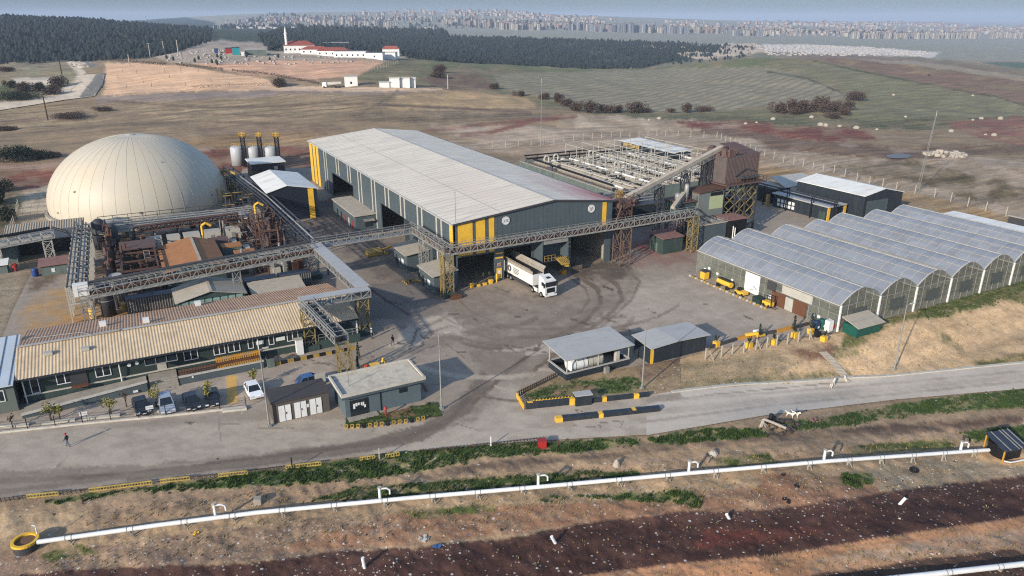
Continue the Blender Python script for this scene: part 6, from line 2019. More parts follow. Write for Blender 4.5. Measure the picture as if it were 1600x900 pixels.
yb = thing('ochre_bench_deck', 'ochre slatted bench deck on the office terrace', 'bench', (-40.6, -17, .9))
m = M()
for k in range(20):
 x = -43.4 + k * .31
 m.box(x, x + .22, -18.0, -17.2, 1.22, 1.3)
 m.box(x, x + .22, -16.1, -16.0, 1.3, 2.1)
m.build('slats', 'ochre', yb)
M().box(-43.5, -37.2, -17.9, -16.0, .92, 1.2).build('seat_base', 'wood', yb)
ex = thing('office_extension', 'office extension with pale blue roof at the left photo edge', 'building', (-72, -9, 0))
M().box(-78, -67.8, -16.2, -3, 0, 3.9).build('wall', mat('extension_wall', C(112, 120, 112), .7, .08, .6), ex)
M().slab((-79, -17, 4.1), (-67.65, -17, 4.1), (-67.65, -2.2, 5.4), (-79, -2.2, 5.4), .14).build('roof', mat('pale_blue_roof', C(196, 206, 212, .72), .5, .06, .4), ex)
m = M()
for k in range(9):
 x = -78.5 + k * 1.3
 m.bar((x, -17, 4.15), (x, -2.2, 5.45), .08, .06)
m.build('roof_seam', 'steel', ex)
window(-70.2, 1.3, 1.8, 3.2, True, ex, -16.2)
M().tube((-70.8, -12.2, 4.4), (-70.8, -12.2, 5.2), .18, 8).build('flue', 'black', ex)
kl = thing('flower_kerb', 'row of yellow and black kerb blocks below the office porch', 'kerb', (-30, -17.6, 0))
m = M()
m2 = M()
for k in range(14):
 x = -36.6 + k * .95
 (m if k % 2 else m2).box(x, x + .9, -18.2, -17.9, 0, .5)
m.build('yellow_block', 'oldyellow', kl)
m2.build('black_block', 'black', kl)
b = thing('white_locker', 'tall white locker against the office wall', 'locker', (-31.4, -16, 0))
M().box(-31.9, -30.9, -16.2, -15.2, 0, 2.4).build('body', 'white', b)
M().box(-31.95, -30.85, -16.25, -15.15, 2.4, 2.5).build('lid', 'offwhite', b)
b = thing('grey_bin', 'dark grey wheelie bin at the right end of the ochre bench deck', 'bin', (-36.2, -18, 0))
M().prism([(-36.7, -18.6), (-35.7, -18.6), (-35.7, -17.4), (-36.7, -17.4)], 0, 1.5).build('body', 'tankwall', b)
M().box(-36.75, -35.65, -18.65, -17.35, 1.5, 1.65).build('lid', 'black', b)
# ================================================================== GUARD BUILDING AND KIOSK
gb = thing('guard_building', 'slate guard building with flat gravel roof and pale parapet at the gate', 'building', (-25.5, -36, 0))
gx0, gx1, gy0, gy1 = -30.6, -20.4, -38.2, -32.9
M().box(gx0, gx1, gy0, gy1, 0, 3.0).build('wall', mat('guard_wall', C(98, 112, 118), .7, .08, .6), gb)
M().box(gx0 - .5, gx1 + .5, gy0 - .6, gy1 + .4, 3.0, 3.35).build('roof_slab', 'wall', gb)
M().box(gx0 - .2, gx1 + .2, gy0 - .3, gy1 + .1, 3.35, 3.45).build('roof_gravel', mat('gravel_roof', C(206, 196, 176, .7), .95, .15, 3, dirt=C(120, 108, 94), dirt_amt=.6), gb)
m = M()
m.box(gx0 - .55, gx1 + .55, gy0 - .65, gy0 - .4, 3.36, 3.75)
m.box(gx0 - .55, gx1 + .55, gy1 + .2, gy1 + .45, 3.36, 3.75)
m.box(gx0 - .55, gx0 - .3, gy0 - .4, gy1 + .2, 3.36, 3.75)
m.box(gx1 + .3, gx1 + .55, gy0 - .4, gy1 + .2, 3.36, 3.75)
m.build('parapet', 'kerb', gb)
M().box(-30.0, -27.6, gy0 - .06, gy0 - .004, .1, 2.4).build('glass_front', 'glass', gb)
m = M()
for x, z0, z1 in ((-29.6, 1.2, 1.9), (-29.3, 1.5, 1.95), (-29.0, 1.6, 1.95), (-28.6, 1.5, 1.9), (-28.2, 1.1, 1.5), (-28.4, 1.4, 1.9)):
 m.box(x, x + .24, gy0 - .1, gy0 - .06, z0, z1)
m.build('poster', 'white', gb)
M().box(-26.0, -25.9, gy0 - .08, gy0 - .004, 0, 3.0).build('downpipe', 'black', gb)
M().box(-23.4, -22.3, gy0 - .06, gy0 - .004, 1.9, 2.5).build('window', 'glass', gb)
M().box(-30.5, -26.6, gy0 - 1.2, gy0 - .01, 0, .15).build('doorstep', 'concrete', gb)
kb = thing('transformer_kiosk', 'dark brown transformer kiosk with three white double doors', 'kiosk', (-35.5, -33.5, 0))
M().box(-39.0, -31.9, -35.2, -31.4, 0, 2.8).build('wall', mat('kiosk_wall', C(98, 90, 84), .8, .1, 1), kb)
M().box(-39.15, -31.75, -35.35, -31.25, 2.8, 3.0).build('roof', mat('kiosk_roof', C(78, 74, 74), .85, .12, 1), kb)
for x in (-38.3, -36.35, -34.4):
 d = M().box(x, x + 1.5, -35.28, -35.2, .1, 2.3).build('double_door', 'white', kb)
 m = M()
 m.box(x + .73, x + .77, -35.31, -35.28, .1, 2.3)
 m.box(x + .85, x + .95, -35.33, -35.28, 1.1, 1.35)
 m.build('handle', 'darksteel', d)
M().box(-34.8, -34.5, -35.26, -35.2, 1.3, 1.75).build('notice', 'white', kb)
b = thing('grey_wall_panel', 'pale upright panel between kiosk and guard building', 'panel', (-31.5, -30.5, 0))
M().box(-32.2, -30.8, -29.2, -29.0, 0, 2.6).build('board', 'offwhite', b)
M().box(-32.2, -32.1, -29.0, -28.6, 0, 2.2).build('post', 'darksteel', b)
# fountain court behind the guard building
fc = thing('court_slab', 'low paved court with round black basin behind the guard building', 'court', (-22, -28, 0))
M().box(-26.4, -19.4, -31.8, -26.8, 0, .18).build('slab', 'concrete', fc)
M().lathe(-20.6, -28.2, [(1.15, .18), (1.15, .42), (.95, .42)], 24).build('basin', 'black', fc)
M().box(-21.9, -21.8, -27, -26.9, .18, 1.9).build('sign_post', 'darksteel', fc)
hl = thing('compact_excavator', 'small yellow excavator with black windows parked behind the guard building', 'excavator', (-23.4, -29.6, 0))
m = M()
m.box(-24.6, -22.8, -30.4, -29.2, .7, 1.5)
m.prism([(-22.9, -30.3), (-21.9, -30.3), (-21.9, -29.4), (-22.9, -29.4)], .8, 1.35)
m.build('body', 'yellow', hl)
m = M()
m.prism([(-24.5, -30.3), (-23.4, -30.3), (-23.4, -29.3), (-24.5, -29.3)], 1.5, 2.5)
m.build('cab_glass', 'glass', hl)
M().box(-24.6, -23.3, -30.4, -29.2, 2.5, 2.62).build('cab_roof', 'yellow', hl)
m = M()
m.box(-24.9, -22.3, -30.8, -30.3, .2, .7)
m.box(-24.9, -22.3, -29.3, -28.8, .2, .7)
m.build('track', 'tyre', hl)
m = M()
m.bar((-23.0, -29.2, 1.2), (-22.2, -28.0, 2.4), .22)
m.bar((-22.2, -28.0, 2.4), (-21.6, -27.6, 1.0), .18)
m.build('boom', 'yellow', hl)
tag(M().lathe(-24.2, -26.4, [(.1, .18), (.62, .3), (.6, .8), (.3, 1.1), (.05, 1.15)], 14).build('orange_dome', 'orange', None, True), 'orange dome-shaped planter behind the guard building', 'planter')
m = M()
m2 = M()
kl = thing('court_kerb', 'yellow and black kerb blocks along the rear of the court', 'kerb', (-22, -26.3, 0))
for k in range(9):
 x = -26.2 + k * .82
 (m if k % 2 else m2).box(x, x + .78, -26.7, -26.3, 0, .55)
m.build('yellow_block', 'yellow', kl)
m2.build('black_block', 'black', kl)
kl = thing('red_edge_strip', 'faded red painted kerb along the right side of the guard building', 'kerb', (-18, -32, 0))
M().prism([(-18.9, -36.2), (-18.6, -36.2), (-17.6, -27.2), (-17.9, -27.2)], 0, .14).build('strip', mat('faded_red', C(160, 110, 96), .9, .2, 2), kl)
# grass bed with yellow rail in front
hy = thing('hydrant', 'small red hydrant in the grass bed before the guard building', 'hydrant', (*AB(603, 650), 0))
x, y = AB(603, 650)
M().lathe(x, y, [(.13, .1), (.13, 1.0), (.24, 1.05), (.1, 1.4)], 10).build('body', 'red', hy)
gr = thing('yellow_bed_rail', 'low yellow and black rail around the grass bed by the guard building', 'rail', (*AB(600, 664), 0))
pts = [AB(538, 670), AB(575, 668), AB(612, 664), AB(650, 659), AB(684, 652)]
for i, (p, q) in enumerate(zip(pts[:-1], pts[1:])):
 p, q = Vector((*p, 0)), Vector((*q, 0))
 for k in range(4):
  a, b_ = p.lerp(q, k / 4 + .03), p.lerp(q, (k + .6) / 4)
  m = M()
  m.bar(a + Vector((0, 0, .55)), b_ + Vector((0, 0, .55)), .09)
  m.bar(a + Vector((0, 0, .12)), b_ + Vector((0, 0, .12)), .3, .24)
  m.bar(a, a + Vector((0, 0, .6)), .1)
  m.bar(b_, b_ + Vector((0, 0, .6)), .1)
  if i < 3 or k < 2:
   m.build('rail_panel', 'oldyellow' if k % 4 < 3 else 'black', gr)
# ================================================================== LAMPS, MASTS, POLES
def lamp(px, pyb, h, lab, arm=1.2, r=.09, grp='tall street lamps', z=None):
 x, y, zz = T(px, pyb) if z is None else (*AB(px, pyb), z)
 l_ = thing('street_lamp', lab, 'lamp', (x, y, zz), grp)
 M().tube((x, y, zz - .1), (x, y, zz + h), r * 1.4, 10, r * .7).build('pole', 'steel', l_, True)
 M().box(x - .22, x + .22, y - .22, y + .22, zz - .1, zz + .35).build('base_plate', 'steel', l_)
 if arm:
  M().bar((x, y, zz + h), (x + arm, y - .1, zz + h + .15), .08).build('arm', 'steel', l_)
  M().obox(x + arm + .3, y - .1, zz + h + .08, zz + h + .24, .7, .26).build('lamp_head', 'offwhite', l_)
 return l_
lamp(421, 667, 10.6, 'tall grey street lamp left of the transformer kiosk', .4)
lamp(690, 640, 10.7, 'tall grey street lamp right of the guard building', .8)
lamp(1003, 608, 9.8, 'tall grey street lamp between the two roofed shelters', 0)
lamp(1397, 578, 10.6, 'tall leaning lamp pole on the bank below the greenhouses', .7)
lamp(548, 640, 5.6, 'slim pole by the glass front of the guard building', 0, .06, z=0)
for px, pyb, h, lab in ((845, 229, 24.5, 'very tall slim mast behind the treatment basin'), (1434, 302, 22, 'very tall lattice mast beyond the fence on the right')):
 x, y, z = T(px, pyb)
 ms_ = thing('tall_mast', lab, 'mast', (x, y, z))
 m = M()
 if px < 1000:
  m.tube((x, y, z), (x, y, z + h), .16, 8, .07)
 else:
  for k in range(3):
   a = k * 2.094
   m.bar((x + .45 * math.cos(a), y + .45 * math.sin(a), z), (x + 1.6 + .12 * math.cos(a), y + .12 * math.sin(a), z + h), .07)
  for k in range(26):
   f, f2 = k / 26, (k + 1) / 26
   r, r2 = .45 - .33 * f, .45 - .33 * f2
   for q in range(3):
    a, b_ = q * 2.094 + (0 if k % 2 else 2.094), q * 2.094 + (2.094 if k % 2 else 0)
    m.bar((x + 1.6 * f + r * math.cos(a), y + r * math.sin(a), z + h * f), (x + 1.6 * f2 + r2 * math.cos(b_), y + r2 * math.sin(b_), z + h * f2), .035)
 m.build('shaft', 'steel', ms_)
 M().tube((x + (0 if px < 1000 else 1.6), y, z + h), (x + (0 if px < 1000 else 1.6), y, z + h + 1.5), .04, 6).build('tip', 'white', ms_)
for px, pyb, pyt, arm, lab in ((235, 89, 69, 3.5, 'timber utility pole with crossarm, leftmost of the three beside the graveyard'), (257, 85, 66, 2.0, 'utility pole, middle one of the three beside the graveyard'), (279, 86, 64, .8, 'utility pole, rightmost of the three beside the graveyard'), (203, 103, 86, 0, 'grey pole at the corner of the sandy lot'), (75, 188, 152, 0, 'dark bare pole on the left slope by the country road'), (97, 118, 97, 0, 'dark pole on the far left hillside'), (700, 139, 118, 0, 'thin pole beside the white containers')):
 x, y, z = T(px, pyb)
 D = ((y - CY) * UX + (x - CX) * UY) * CT + (H - z) * ST
 h = (pyb - pyt) * D / F / .98
 u_ = thing('utility_pole', lab, 'pole', (x, y, z))
 M().tube((x, y, z - .5), (x, y, z + h), .2 + D * .0004, 8, .14 + D * .0003).build('pole', 'stone' if px > 200 else 'bark', u_)
 if arm:
  M().bar((x - arm / 2, y, z + h - .4), (x + arm / 2, y, z + h - .4), .35).build('crossarm', 'stone', u_)
# ================================================================== SHELTERS BY THE ROAD
s1 = thing('tank_shelter', 'open shelter with grey roof over white tanks beside the yard', 'shelter', (5, -41, 0))
sx0, sx1, sy0, sy1 = -.2, 10.6, -42.4, -37.4
m = M()
m.box(sx0, sx1, sy0, sy0 + .2, 0, 1.1)
m.box(sx0, sx1, sy1 - .2, sy1, 0, 1.1)
m.box(sx0, sx0 + .2, sy0 + .2, sy1 - .2, 0, 1.1)
m.box(sx1 - .2, sx1, sy0 + .2, sy1 - .2, 0, 1.1)
m.build('bund_wall', 'darkwall', s1)
m = M()
for a, b_ in (((sx0, sy0), (sx1, sy0)), ((sx0, sy1), (sx1, sy1)), ((sx0, sy0), (sx0, sy1)), ((sx1, sy0), (sx1, sy1))):
 m.bar((*a, 1.16), (*b_, 1.16), .3, .12)
m.build('coping', 'roofgrey', s1)
m = M()
for x in (sx0 + .1, (sx0 + sx1) / 2, sx1 - .1):
 for y in (sy0 + .1, sy1 - .1):
  m.bar((x, y, 1.1), (x, y, 3.5), .12)
m.bar((sx0, sy0 + .1, 3.4), (sx1, sy0 + .1, 3.4), .14)
m.build('post', 'offwhite', s1)
M().slab((sx0 - .5, sy0 - .5, 3.45), (sx1 + .5, sy0 - .5, 3.45), (sx1 + .5, sy1 + 1.0, 3.95), (sx0 - .5, sy1 + 1.0, 3.95), .12).build('roof', 'roofgrey', s1)
for k, (xa, xb, c, lab) in enumerate(((1.2, 3.9, 'white', 'white lying tank, left one under the grey shelter roof'), (4.1, 6.6, 'offwhite', 'cream lying tank, right one under the grey shelter roof'))):
 t_ = thing('lying_tank', lab, 'tank', ((xa + xb) / 2, -40.6, 0), 'tanks under the shelter')
 M().tube((xa, -40.6, 1.5), (xb, -40.6, 1.5), 1.05, 20).build('shell', c, t_, True)
 m = M()
 for x in (xa + .7, xb - .7):
  m.tube((x - .05, -40.6, 1.5), (x + .05, -40.6, 1.5), 1.08, 20)
  m.box(x - .15, x + .15, -41.3, -39.9, 0, .6)
 m.build('saddle', 'steel', t_)
tag(M().box(8.7, 9.3, -41.8, -41.2, 0, 2.4).build('tank_stand', 'offwhite'), 'white upright stand at the right end of the tank shelter', 'stand')
tag(M().obox(6.2, -43.0, 0, 1.0, .7, .5).build('meter_cabinet', 'steel'), 'small grey meter cabinet on the grass before the tank shelter', 'cabinet')
s2 = thing('hipped_store', 'dark windowless store with grey folded roof and one yellow corner stripe', 'store', (19, -42, 0))
hx0, hx1, hy0, hy1 = 13.6, 24.2, -43.6, -39.6
M().box(hx0, hx1, hy0, hy1, 0, 2.7).build('wall', 'darkwall', s2)
m = M()
m.slab((hx0 - .4, hy0 - .5, 2.75), ((hx0 + hx1) / 2 - .5, hy0 - .5, 3.0), ((hx0 + hx1) / 2 - 1.0, hy1 + .6, 3.3), (hx0 - .2, hy1 + .6, 3.05), .1)
m.slab(((hx0 + hx1) / 2 - .5, hy0 - .5, 3.0), (hx1 + .4, hy0 - .5, 2.75), (hx1 + .2, hy1 + .6, 3.05), ((hx0 + hx1) / 2 - 1.0, hy1 + .6, 3.3), .1)
m.build('roof', 'roofgrey', s2)
M().box(hx0 - .06, hx0 + .5, hy0 - .06, hy0 - .004, 0, 2.7).build('yellow_stripe', 'yellow', s2)
# kerb walls, weighbridge wall, grey cabinet
def striped(name, lab, pts, h, w_, ylist, cat='barrier', z=.02):
 s_ = thing(name, lab, cat, (*AB(*pts[0]), z))
 W = [Vector((*AB(*p), z)) for p in pts]
 m = M()
 for p, q in zip(W[:-1], W[1:]):
  m.bar(p + Vector((0, 0, h / 2)), q + Vector((0, 0, h / 2)), w_, h)
 m.build('wall', 'darkwall', s_)
 for (px, py, ln) in ylist:
  c = Vector((*AB(px, py), z))
  d = (W[1] - W[0]).normalized()
  M().bar(c - d * ln / 2 + Vector((0, 0, h / 2 + .02)), c + d * ln / 2 + Vector((0, 0, h / 2 + .02)), w_ + .06, h + .04).build('yellow_block', 'yellow', s_)
 return s_
striped('kerb_wall', 'dark kerb wall with yellow blocks along the grass island, left of the grey cabinet', [(822, 639), (898, 631)], .9, .35, [(828, 638, .7), (894, 632, .8)])
striped('kerb_wall', 'dark kerb wall with yellow blocks along the grass island, right of the grey cabinet', [(924, 629), (1014, 619)], .6, .35, [(944, 627, .6), (994, 622, .7)])
striped('weighbridge_kerb', 'long low dark kerb with a yellow end block in the middle of the road', [(870, 658), (1030, 641)], .55, .7, [(873, 658, .9), (938, 651, .6), (990, 645, .5)])
gc = thing('grey_cabinet', 'dark grey steel cabinet at the edge of the grass island', 'cabinet', (*AB(910, 632), 0))
x, y = AB(910, 631)
M().obox(x, y, 0, 1.5, 2.2, 1.1, -.25).build('body', 'darkwall', gc)
M().obox(x, y, 1.5, 1.62, 2.4, 1.3, -.25).build('lid', 'roofgrey', gc)
yr = thing('island_fence', 'low yellow and black picket fence around the grass island tip', 'fence', (*AB(830, 634), 0))
m = M()
m2 = M()
for a, b_ in (((834, 633), (898, 627)), ((808, 622), (818, 640)), ((808, 620), (868, 590))):
 p, q = Vector((*AB(*a), 0)), Vector((*AB(*b_), 0))
 n = int((q - p).length / .42)
 for k in range(n + 1):
  c = p.lerp(q, k / n)
  (m if a[1] > 621 else m2).bar(c, c + Vector((0, 0, .8)), .14)
 (m if a[1] > 621 else m2).bar(p + Vector((0, 0, .65)), q + Vector((0, 0, .65)), .07)
m.build('yellow_pickets', 'yellow', yr)
m2.build('dark_pickets', 'bark', yr)
# ================================================================== ROW OF PLANTERS AND POSTS BELOW THE YARD
yl = [(1119, 538), (1170, 540), (1209, 535), (1241, 524), (1266, 518), (1287, 530)]
names = ['nearest the folded-roof store', 'second along from the folded-roof store', 'third along from the folded-roof store', 'beside the dark shrub halfway along', 'by the green and blue bins', 'set apart below the bins']
for (px, py), nm in zip(yl, names):
 x, y, z = T(px, py + 3)
 p_ = thing('yellow_planter', 'yellow square planter on the yard edge, ' + nm, 'planter', (x, y, z), 'yellow planters on the yard edge')
 M().obox(x, y, z - .1, z + .85, .85, .8, .1).build('box', 'yellow', p_)
 m = M()
 for k in range(14):
  a = random.random() * 6.28
  m.bar((x, y, z + 1), (x + .35 * math.cos(a), y + .35 * math.sin(a), z + 1.2 + random.random() * .7), .09)
 m.build('plant', 'bushgreen', p_)
for i, (a, b_) in enumerate((((1152, 531), (1190, 523)), ((1213, 520), (1240, 513)))):
 p, q = Vector((*AB(*a), .02)), Vector((*AB(*b_), .02))
 k_ = thing('timber_curb', 'ochre timber edging beam, %s stretch' % ('left' if i == 0 else 'right'), 'edging', p, 'ochre edging of the yard')
 M().bar(p + Vector((0, 0, .25)), q + Vector((0, 0, .25)), .4, .5).build('beam', 'ochre', k_)
for i, (a, b_) in enumerate((((1108, 545), (1150, 532)), ((1190, 524), (1212, 520)), ((1240, 514), (1262, 508)))):
 p, q = Vector((*AB(*a), .02)), Vector((*AB(*b_), .02))
 k_ = thing('concrete_curb', 'dark concrete yard edging, %s stretch' % ('left', 'middle', 'right')[i], 'edging', p, 'concrete edging of the yard')
 M().bar(p + Vector((0, 0, .25)), q + Vector((0, 0, .25)), .35, .5).build('beam', 'darksteel', k_)
yc = thing('yellow_wheel_loader_arm', 'yellow loader fork with white drum lying on the timber edging', 'attachment', (*AB(1178, 528), 0))
x, y = AB(1178, 529)
m = M()
m.bar((x - 1.2, y + .8, .6), (x + .6, y - .2, .9), .4)
m.bar((x + .2, y - .4, .5), (x + 2.0, y - .3, .4), .3)
m.build('fork', 'yellow', yc)
M().tube((x + .6, y + .6, .8), (x + 1.3, y + .6, .8), .35, 12).build('drum', 'white', yc)
def leafclump(m, x, y, z, rx, rz, n, s):
 for k in range(n):
  a, b_ = random.random() * 6.283, math.acos(random.uniform(-1, 1))
  rad = random.random() ** .45
  c = Vector((x + rx * rad * math.sin(b_) * math.cos(a), y + rx * rad * math.sin(b_) * math.sin(a), z + rz * rad * math.cos(b_)))
  u_ = Vector((random.gauss(0, 1), random.gauss(0, 1), random.gauss(0, 1))).normalized()
  v_ = u_.orthogonal().normalized()
  m.add([c - u_ * s, c + v_ * s * .8, c + u_ * s, c - v_ * s * .6], [(0, 1, 2, 3)])
def tree(name, lab, px, py, h, r, crown, n=160, s=.14, z=None, grp=None, cat='tree', bare=False, loc=None):
 x, y, z = loc if loc else (T(px, py) if z is None else (*AB(px, py), z))
 t_ = thing(name, lab, cat, (x, y, z), grp)
 m = M()
 m.tube((x, y, z - .1), (x, y, z + h * .55), r * .09 + .03, 7, r * .05 + .015)
 for k in range(5):
  a = k * 1.256 + random.random()
  m.tube((x, y, z + h * (.25 + .06 * k)), (x + r * .6 * math.cos(a), y + r * .6 * math.sin(a), z + h * (.55 + .08 * k)), r * .04 + .015, 5, .01)
 m.build('trunk', 'bark', t_)
 m = M()
 for k in range(6):
  a = k * 1.05
  leafclump(m, x + r * .45 * math.cos(a), y + r * .45 * math.sin(a), z + h * random.uniform(.5, .85), r * .5, h * .18, n // 6, s)
 m.build('crown', crown, t_)
 return t_
for px, py, h, lab in ((1186, 528, 2.4, 'slim dark cypress in the planter row, left one'), (1240, 516, 2.6, 'slim dark cypress halfway along the planter row'), (1268, 508, 2.0, 'small brown cypress behind the bins')):
 x, y = AB(px, py)
 t_ = thing('slim_cypress', lab, 'tree', (x, y, 0), 'slim cypresses of the planter row')
 M().tube((x, y, 0), (x, y, .5), .08, 6).build('trunk', 'bark', t_)
 m = M()
 for k in range(7):
  leafclump(m, x, y, .4 + h * k / 7.5, .5 * (1 - k / 8), .25, 26, .12)
 m.build('crown', 'conifer', t_)
fe = thing('concrete_post_fence', 'line of pale concrete fence posts with braces along the bank below the yard', 'fence', (*AB(1102, 556), 0))
for px, py in ((1102, 562), (1127, 558), (1144, 554), (1162, 551), (1181, 547), (1198, 544), (1213, 541), (1230, 538), (1247, 535), (1265, 531)):
 x, y, z = T(px, py)
 M().bar((x, y, z - .2), (x, y, z + 1.9), .16).build('post', 'stone', fe)
m = M()
for px, py in ((1107, 565), (1181, 547), (1262, 532)):
 x, y, z = T(px, py)
 m.bar((x + .9, y - .2, z - .1), (x, y, z + 1.7), .14)
m.build('brace', 'stone', fe)
for k, (px, py, c, lab) in enumerate(((1274, 516, 'navy', 'navy blue plastic bin at the greenhouse corner'), (1283, 514, 'green', 'teal green plastic bin next to the navy one'))):
 x, y = AB(px, py)
 b = thing('plastic_bin', lab, 'bin', (x, y, 0))
 M().lathe(x, y, [(.5, .1), (.62, 1.4), (.66, 1.5)], 16).build('body', c, b)
 M().lathe(x, y, [(.68, 1.5), (.5, 1.75), (.1, 1.85)], 16).build('lid', c, b)
 M().obox(x - .1, y - .62, .6, .95, .3, .06).build('sticker', 'white', b)
x, y = AB(1294, 517)
b = thing('white_tank_box', 'white box tank between the bins and the greenhouse corner post', 'tank', (x, y, 0))
M().obox(x, y, 0, 1.9, 1.0, .9).build('body', 'white', b)
M().obox(x + .9, y - .2, .5, 1.0, .5, .4).build('red_pump', 'red', b)
x, y = AB(1277, 526)
tag(M().obox(x, y, 0, .9, .9, .6).build('black_crate', 'black'), 'black crate standing before the coloured bins', 'crate')
gs = thing('green_net_shed', 'small shed with grey plank roof and green netting against the greenhouse gable', 'shed', (50, -50, 0))
m = M()
x0, x1, y0, y1 = 48.9, 54.6, -51.2, -48.5
zz = tz1(51, -50)
m.box(x0, x1, y0, y1, zz - .4, zz + 1.7)
m.build('netting', 'green', gs)
M().slab((x0 - .4, y0 - .5, zz + 1.8), (x1 + .3, y0 - .5, zz + 1.8), (x1 + .3, y1 + .2, zz + 2.7), (x0 - .4, y1 + .2, zz + 2.7), .12).build('roof', 'rooftaupe', gs)
M().bar((x0 - .4, -50, zz + 2.32), (x1 + .3, -50, zz + 2.32), .3, .05).build('roof_strip', 'offwhite', gs)
# machines along the greenhouse wall
for k, (y, kind, lab) in enumerate(((-18.0, 'bin', 'yellow wheelie bin at the rear corner of the greenhouse wall'), (-23.6, 'roller', 'large yellow tank trailer parked along the greenhouse wall'), (-28.0, 'mower', 'small yellow mower parked along the greenhouse wall'), (-32.4, 'cover', 'dark green covered pallet by the banner on the greenhouse wall'), (-34.6, 'forklift', 'yellow forklift parked beside the greenhouse doors'))):
 x = GX0 - 1.5
 b = thing({'bin': 'wheelie_bin', 'roller': 'tank_trailer', 'mower': 'mower', 'cover': 'covered_pallet', 'forklift': 'forklift'}[kind], lab, {'bin': 'bin', 'roller': 'trailer', 'mower': 'mower', 'cover': 'pallet', 'forklift': 'forklift'}[kind], (x, y, 0))
 if kind == 'bin':
  M().prism([(x - .6, y - .6), (x + .6, y - .6), (x + .6, y + .6), (x - .6, y + .6)], .15, 1.6).build('body', 'yellow', b)
  M().box(x - .65, x + .65, y - .65, y + .65, 1.6, 1.85).build('lid', 'darksteel', b)
 elif kind == 'roller':
  M().tube((x, y - 1.7, 1.0), (x, y + 1.7, 1.0), .55, 16).build('tank', 'yellow', b, True)
  M().box(x - .3, x + .3, y - 1.6, y + 1.6, 1.5, 1.75).build('top_plate', 'bushgreen', b)
  m = M()
  for yy in (y - 1.2, y + 1.2):
   m.tube((x - .7, yy, .4), (x - .4, yy, .4), .4, 12)
   m.tube((x + .4, yy, .4), (x + .7, yy, .4), .4, 12)
  m.build('wheels', 'tyre', b)
 elif kind == 'mower':
  M().obox(x, y, .3, .8, 1.3, 2.2).build('deck', 'yellow', b)
  M().obox(x, y + .5, .8, 1.3, .7, .6).build('seat', 'black', b)
  m = M()
  for dx in (-.6, .6):
   for dy in (-.8, .8):
    m.tube((x + dx - .12, y + dy, .3), (x + dx + .12, y + dy, .3), .3, 10)
  m.build('wheels', 'tyre', b)
 elif kind == 'cover':
  m = M()
  m.prism([(x - .8, y - .9), (x + .8, y - .9), (x + .8, y + .9), (x - .8, y + .9)], 0, [.8, .8, 1.1, 1.1])
  m.build('cover', mat('dark_tarpaulin', C(40, 62, 54), .7, .2, 2), b)
 else:
  M().obox(x, y, .3, 1.0, 1.1, 1.9).build('body', 'yellow', b)
  m = M()
  for dx in (-.45, .45):
   m.bar((x + dx, y - 1.0, .1), (x + dx, y - 1.0, 2.3), .12)
   m.bar((x + dx, y - .9, 2.1), (x + dx, y + .7, 2.1), .08)
   m.bar((x + dx, y + .7, 1.0), (x + dx, y + .7, 2.1), .08)
  m.build('mast', 'black', b)
  m = M()
  m.bar((x - .3, y - 1.0, .15), (x - .3, y - 2.0, .15), .12, .06)
  m.bar((x + .3, y - 1.0, .15), (x + .3, y - 2.0, .15), .12, .06)
  m.build('fork', 'darksteel', b)
  m = M()
  for dx in (-.5, .5):
   for dy in (-.6, .6):
    m.tube((x + dx - .1, y + dy, .3), (x + dx + .1, y + dy, .3), .3, 10)
  m.build('wheels', 'tyre', b)
k_ = thing('block_edging', 'row of alternating yellow and white blocks along the greenhouse wall', 'edging', (GX0 - 2.9, -25, 0))
for k in range(24):
 y = -15.5 - k * .86
 M().obox(GX0 - 2.9, y, 0, .35, .35, .5).build('block', 'oldyellow' if k % 2 else 'offwhite', k_)
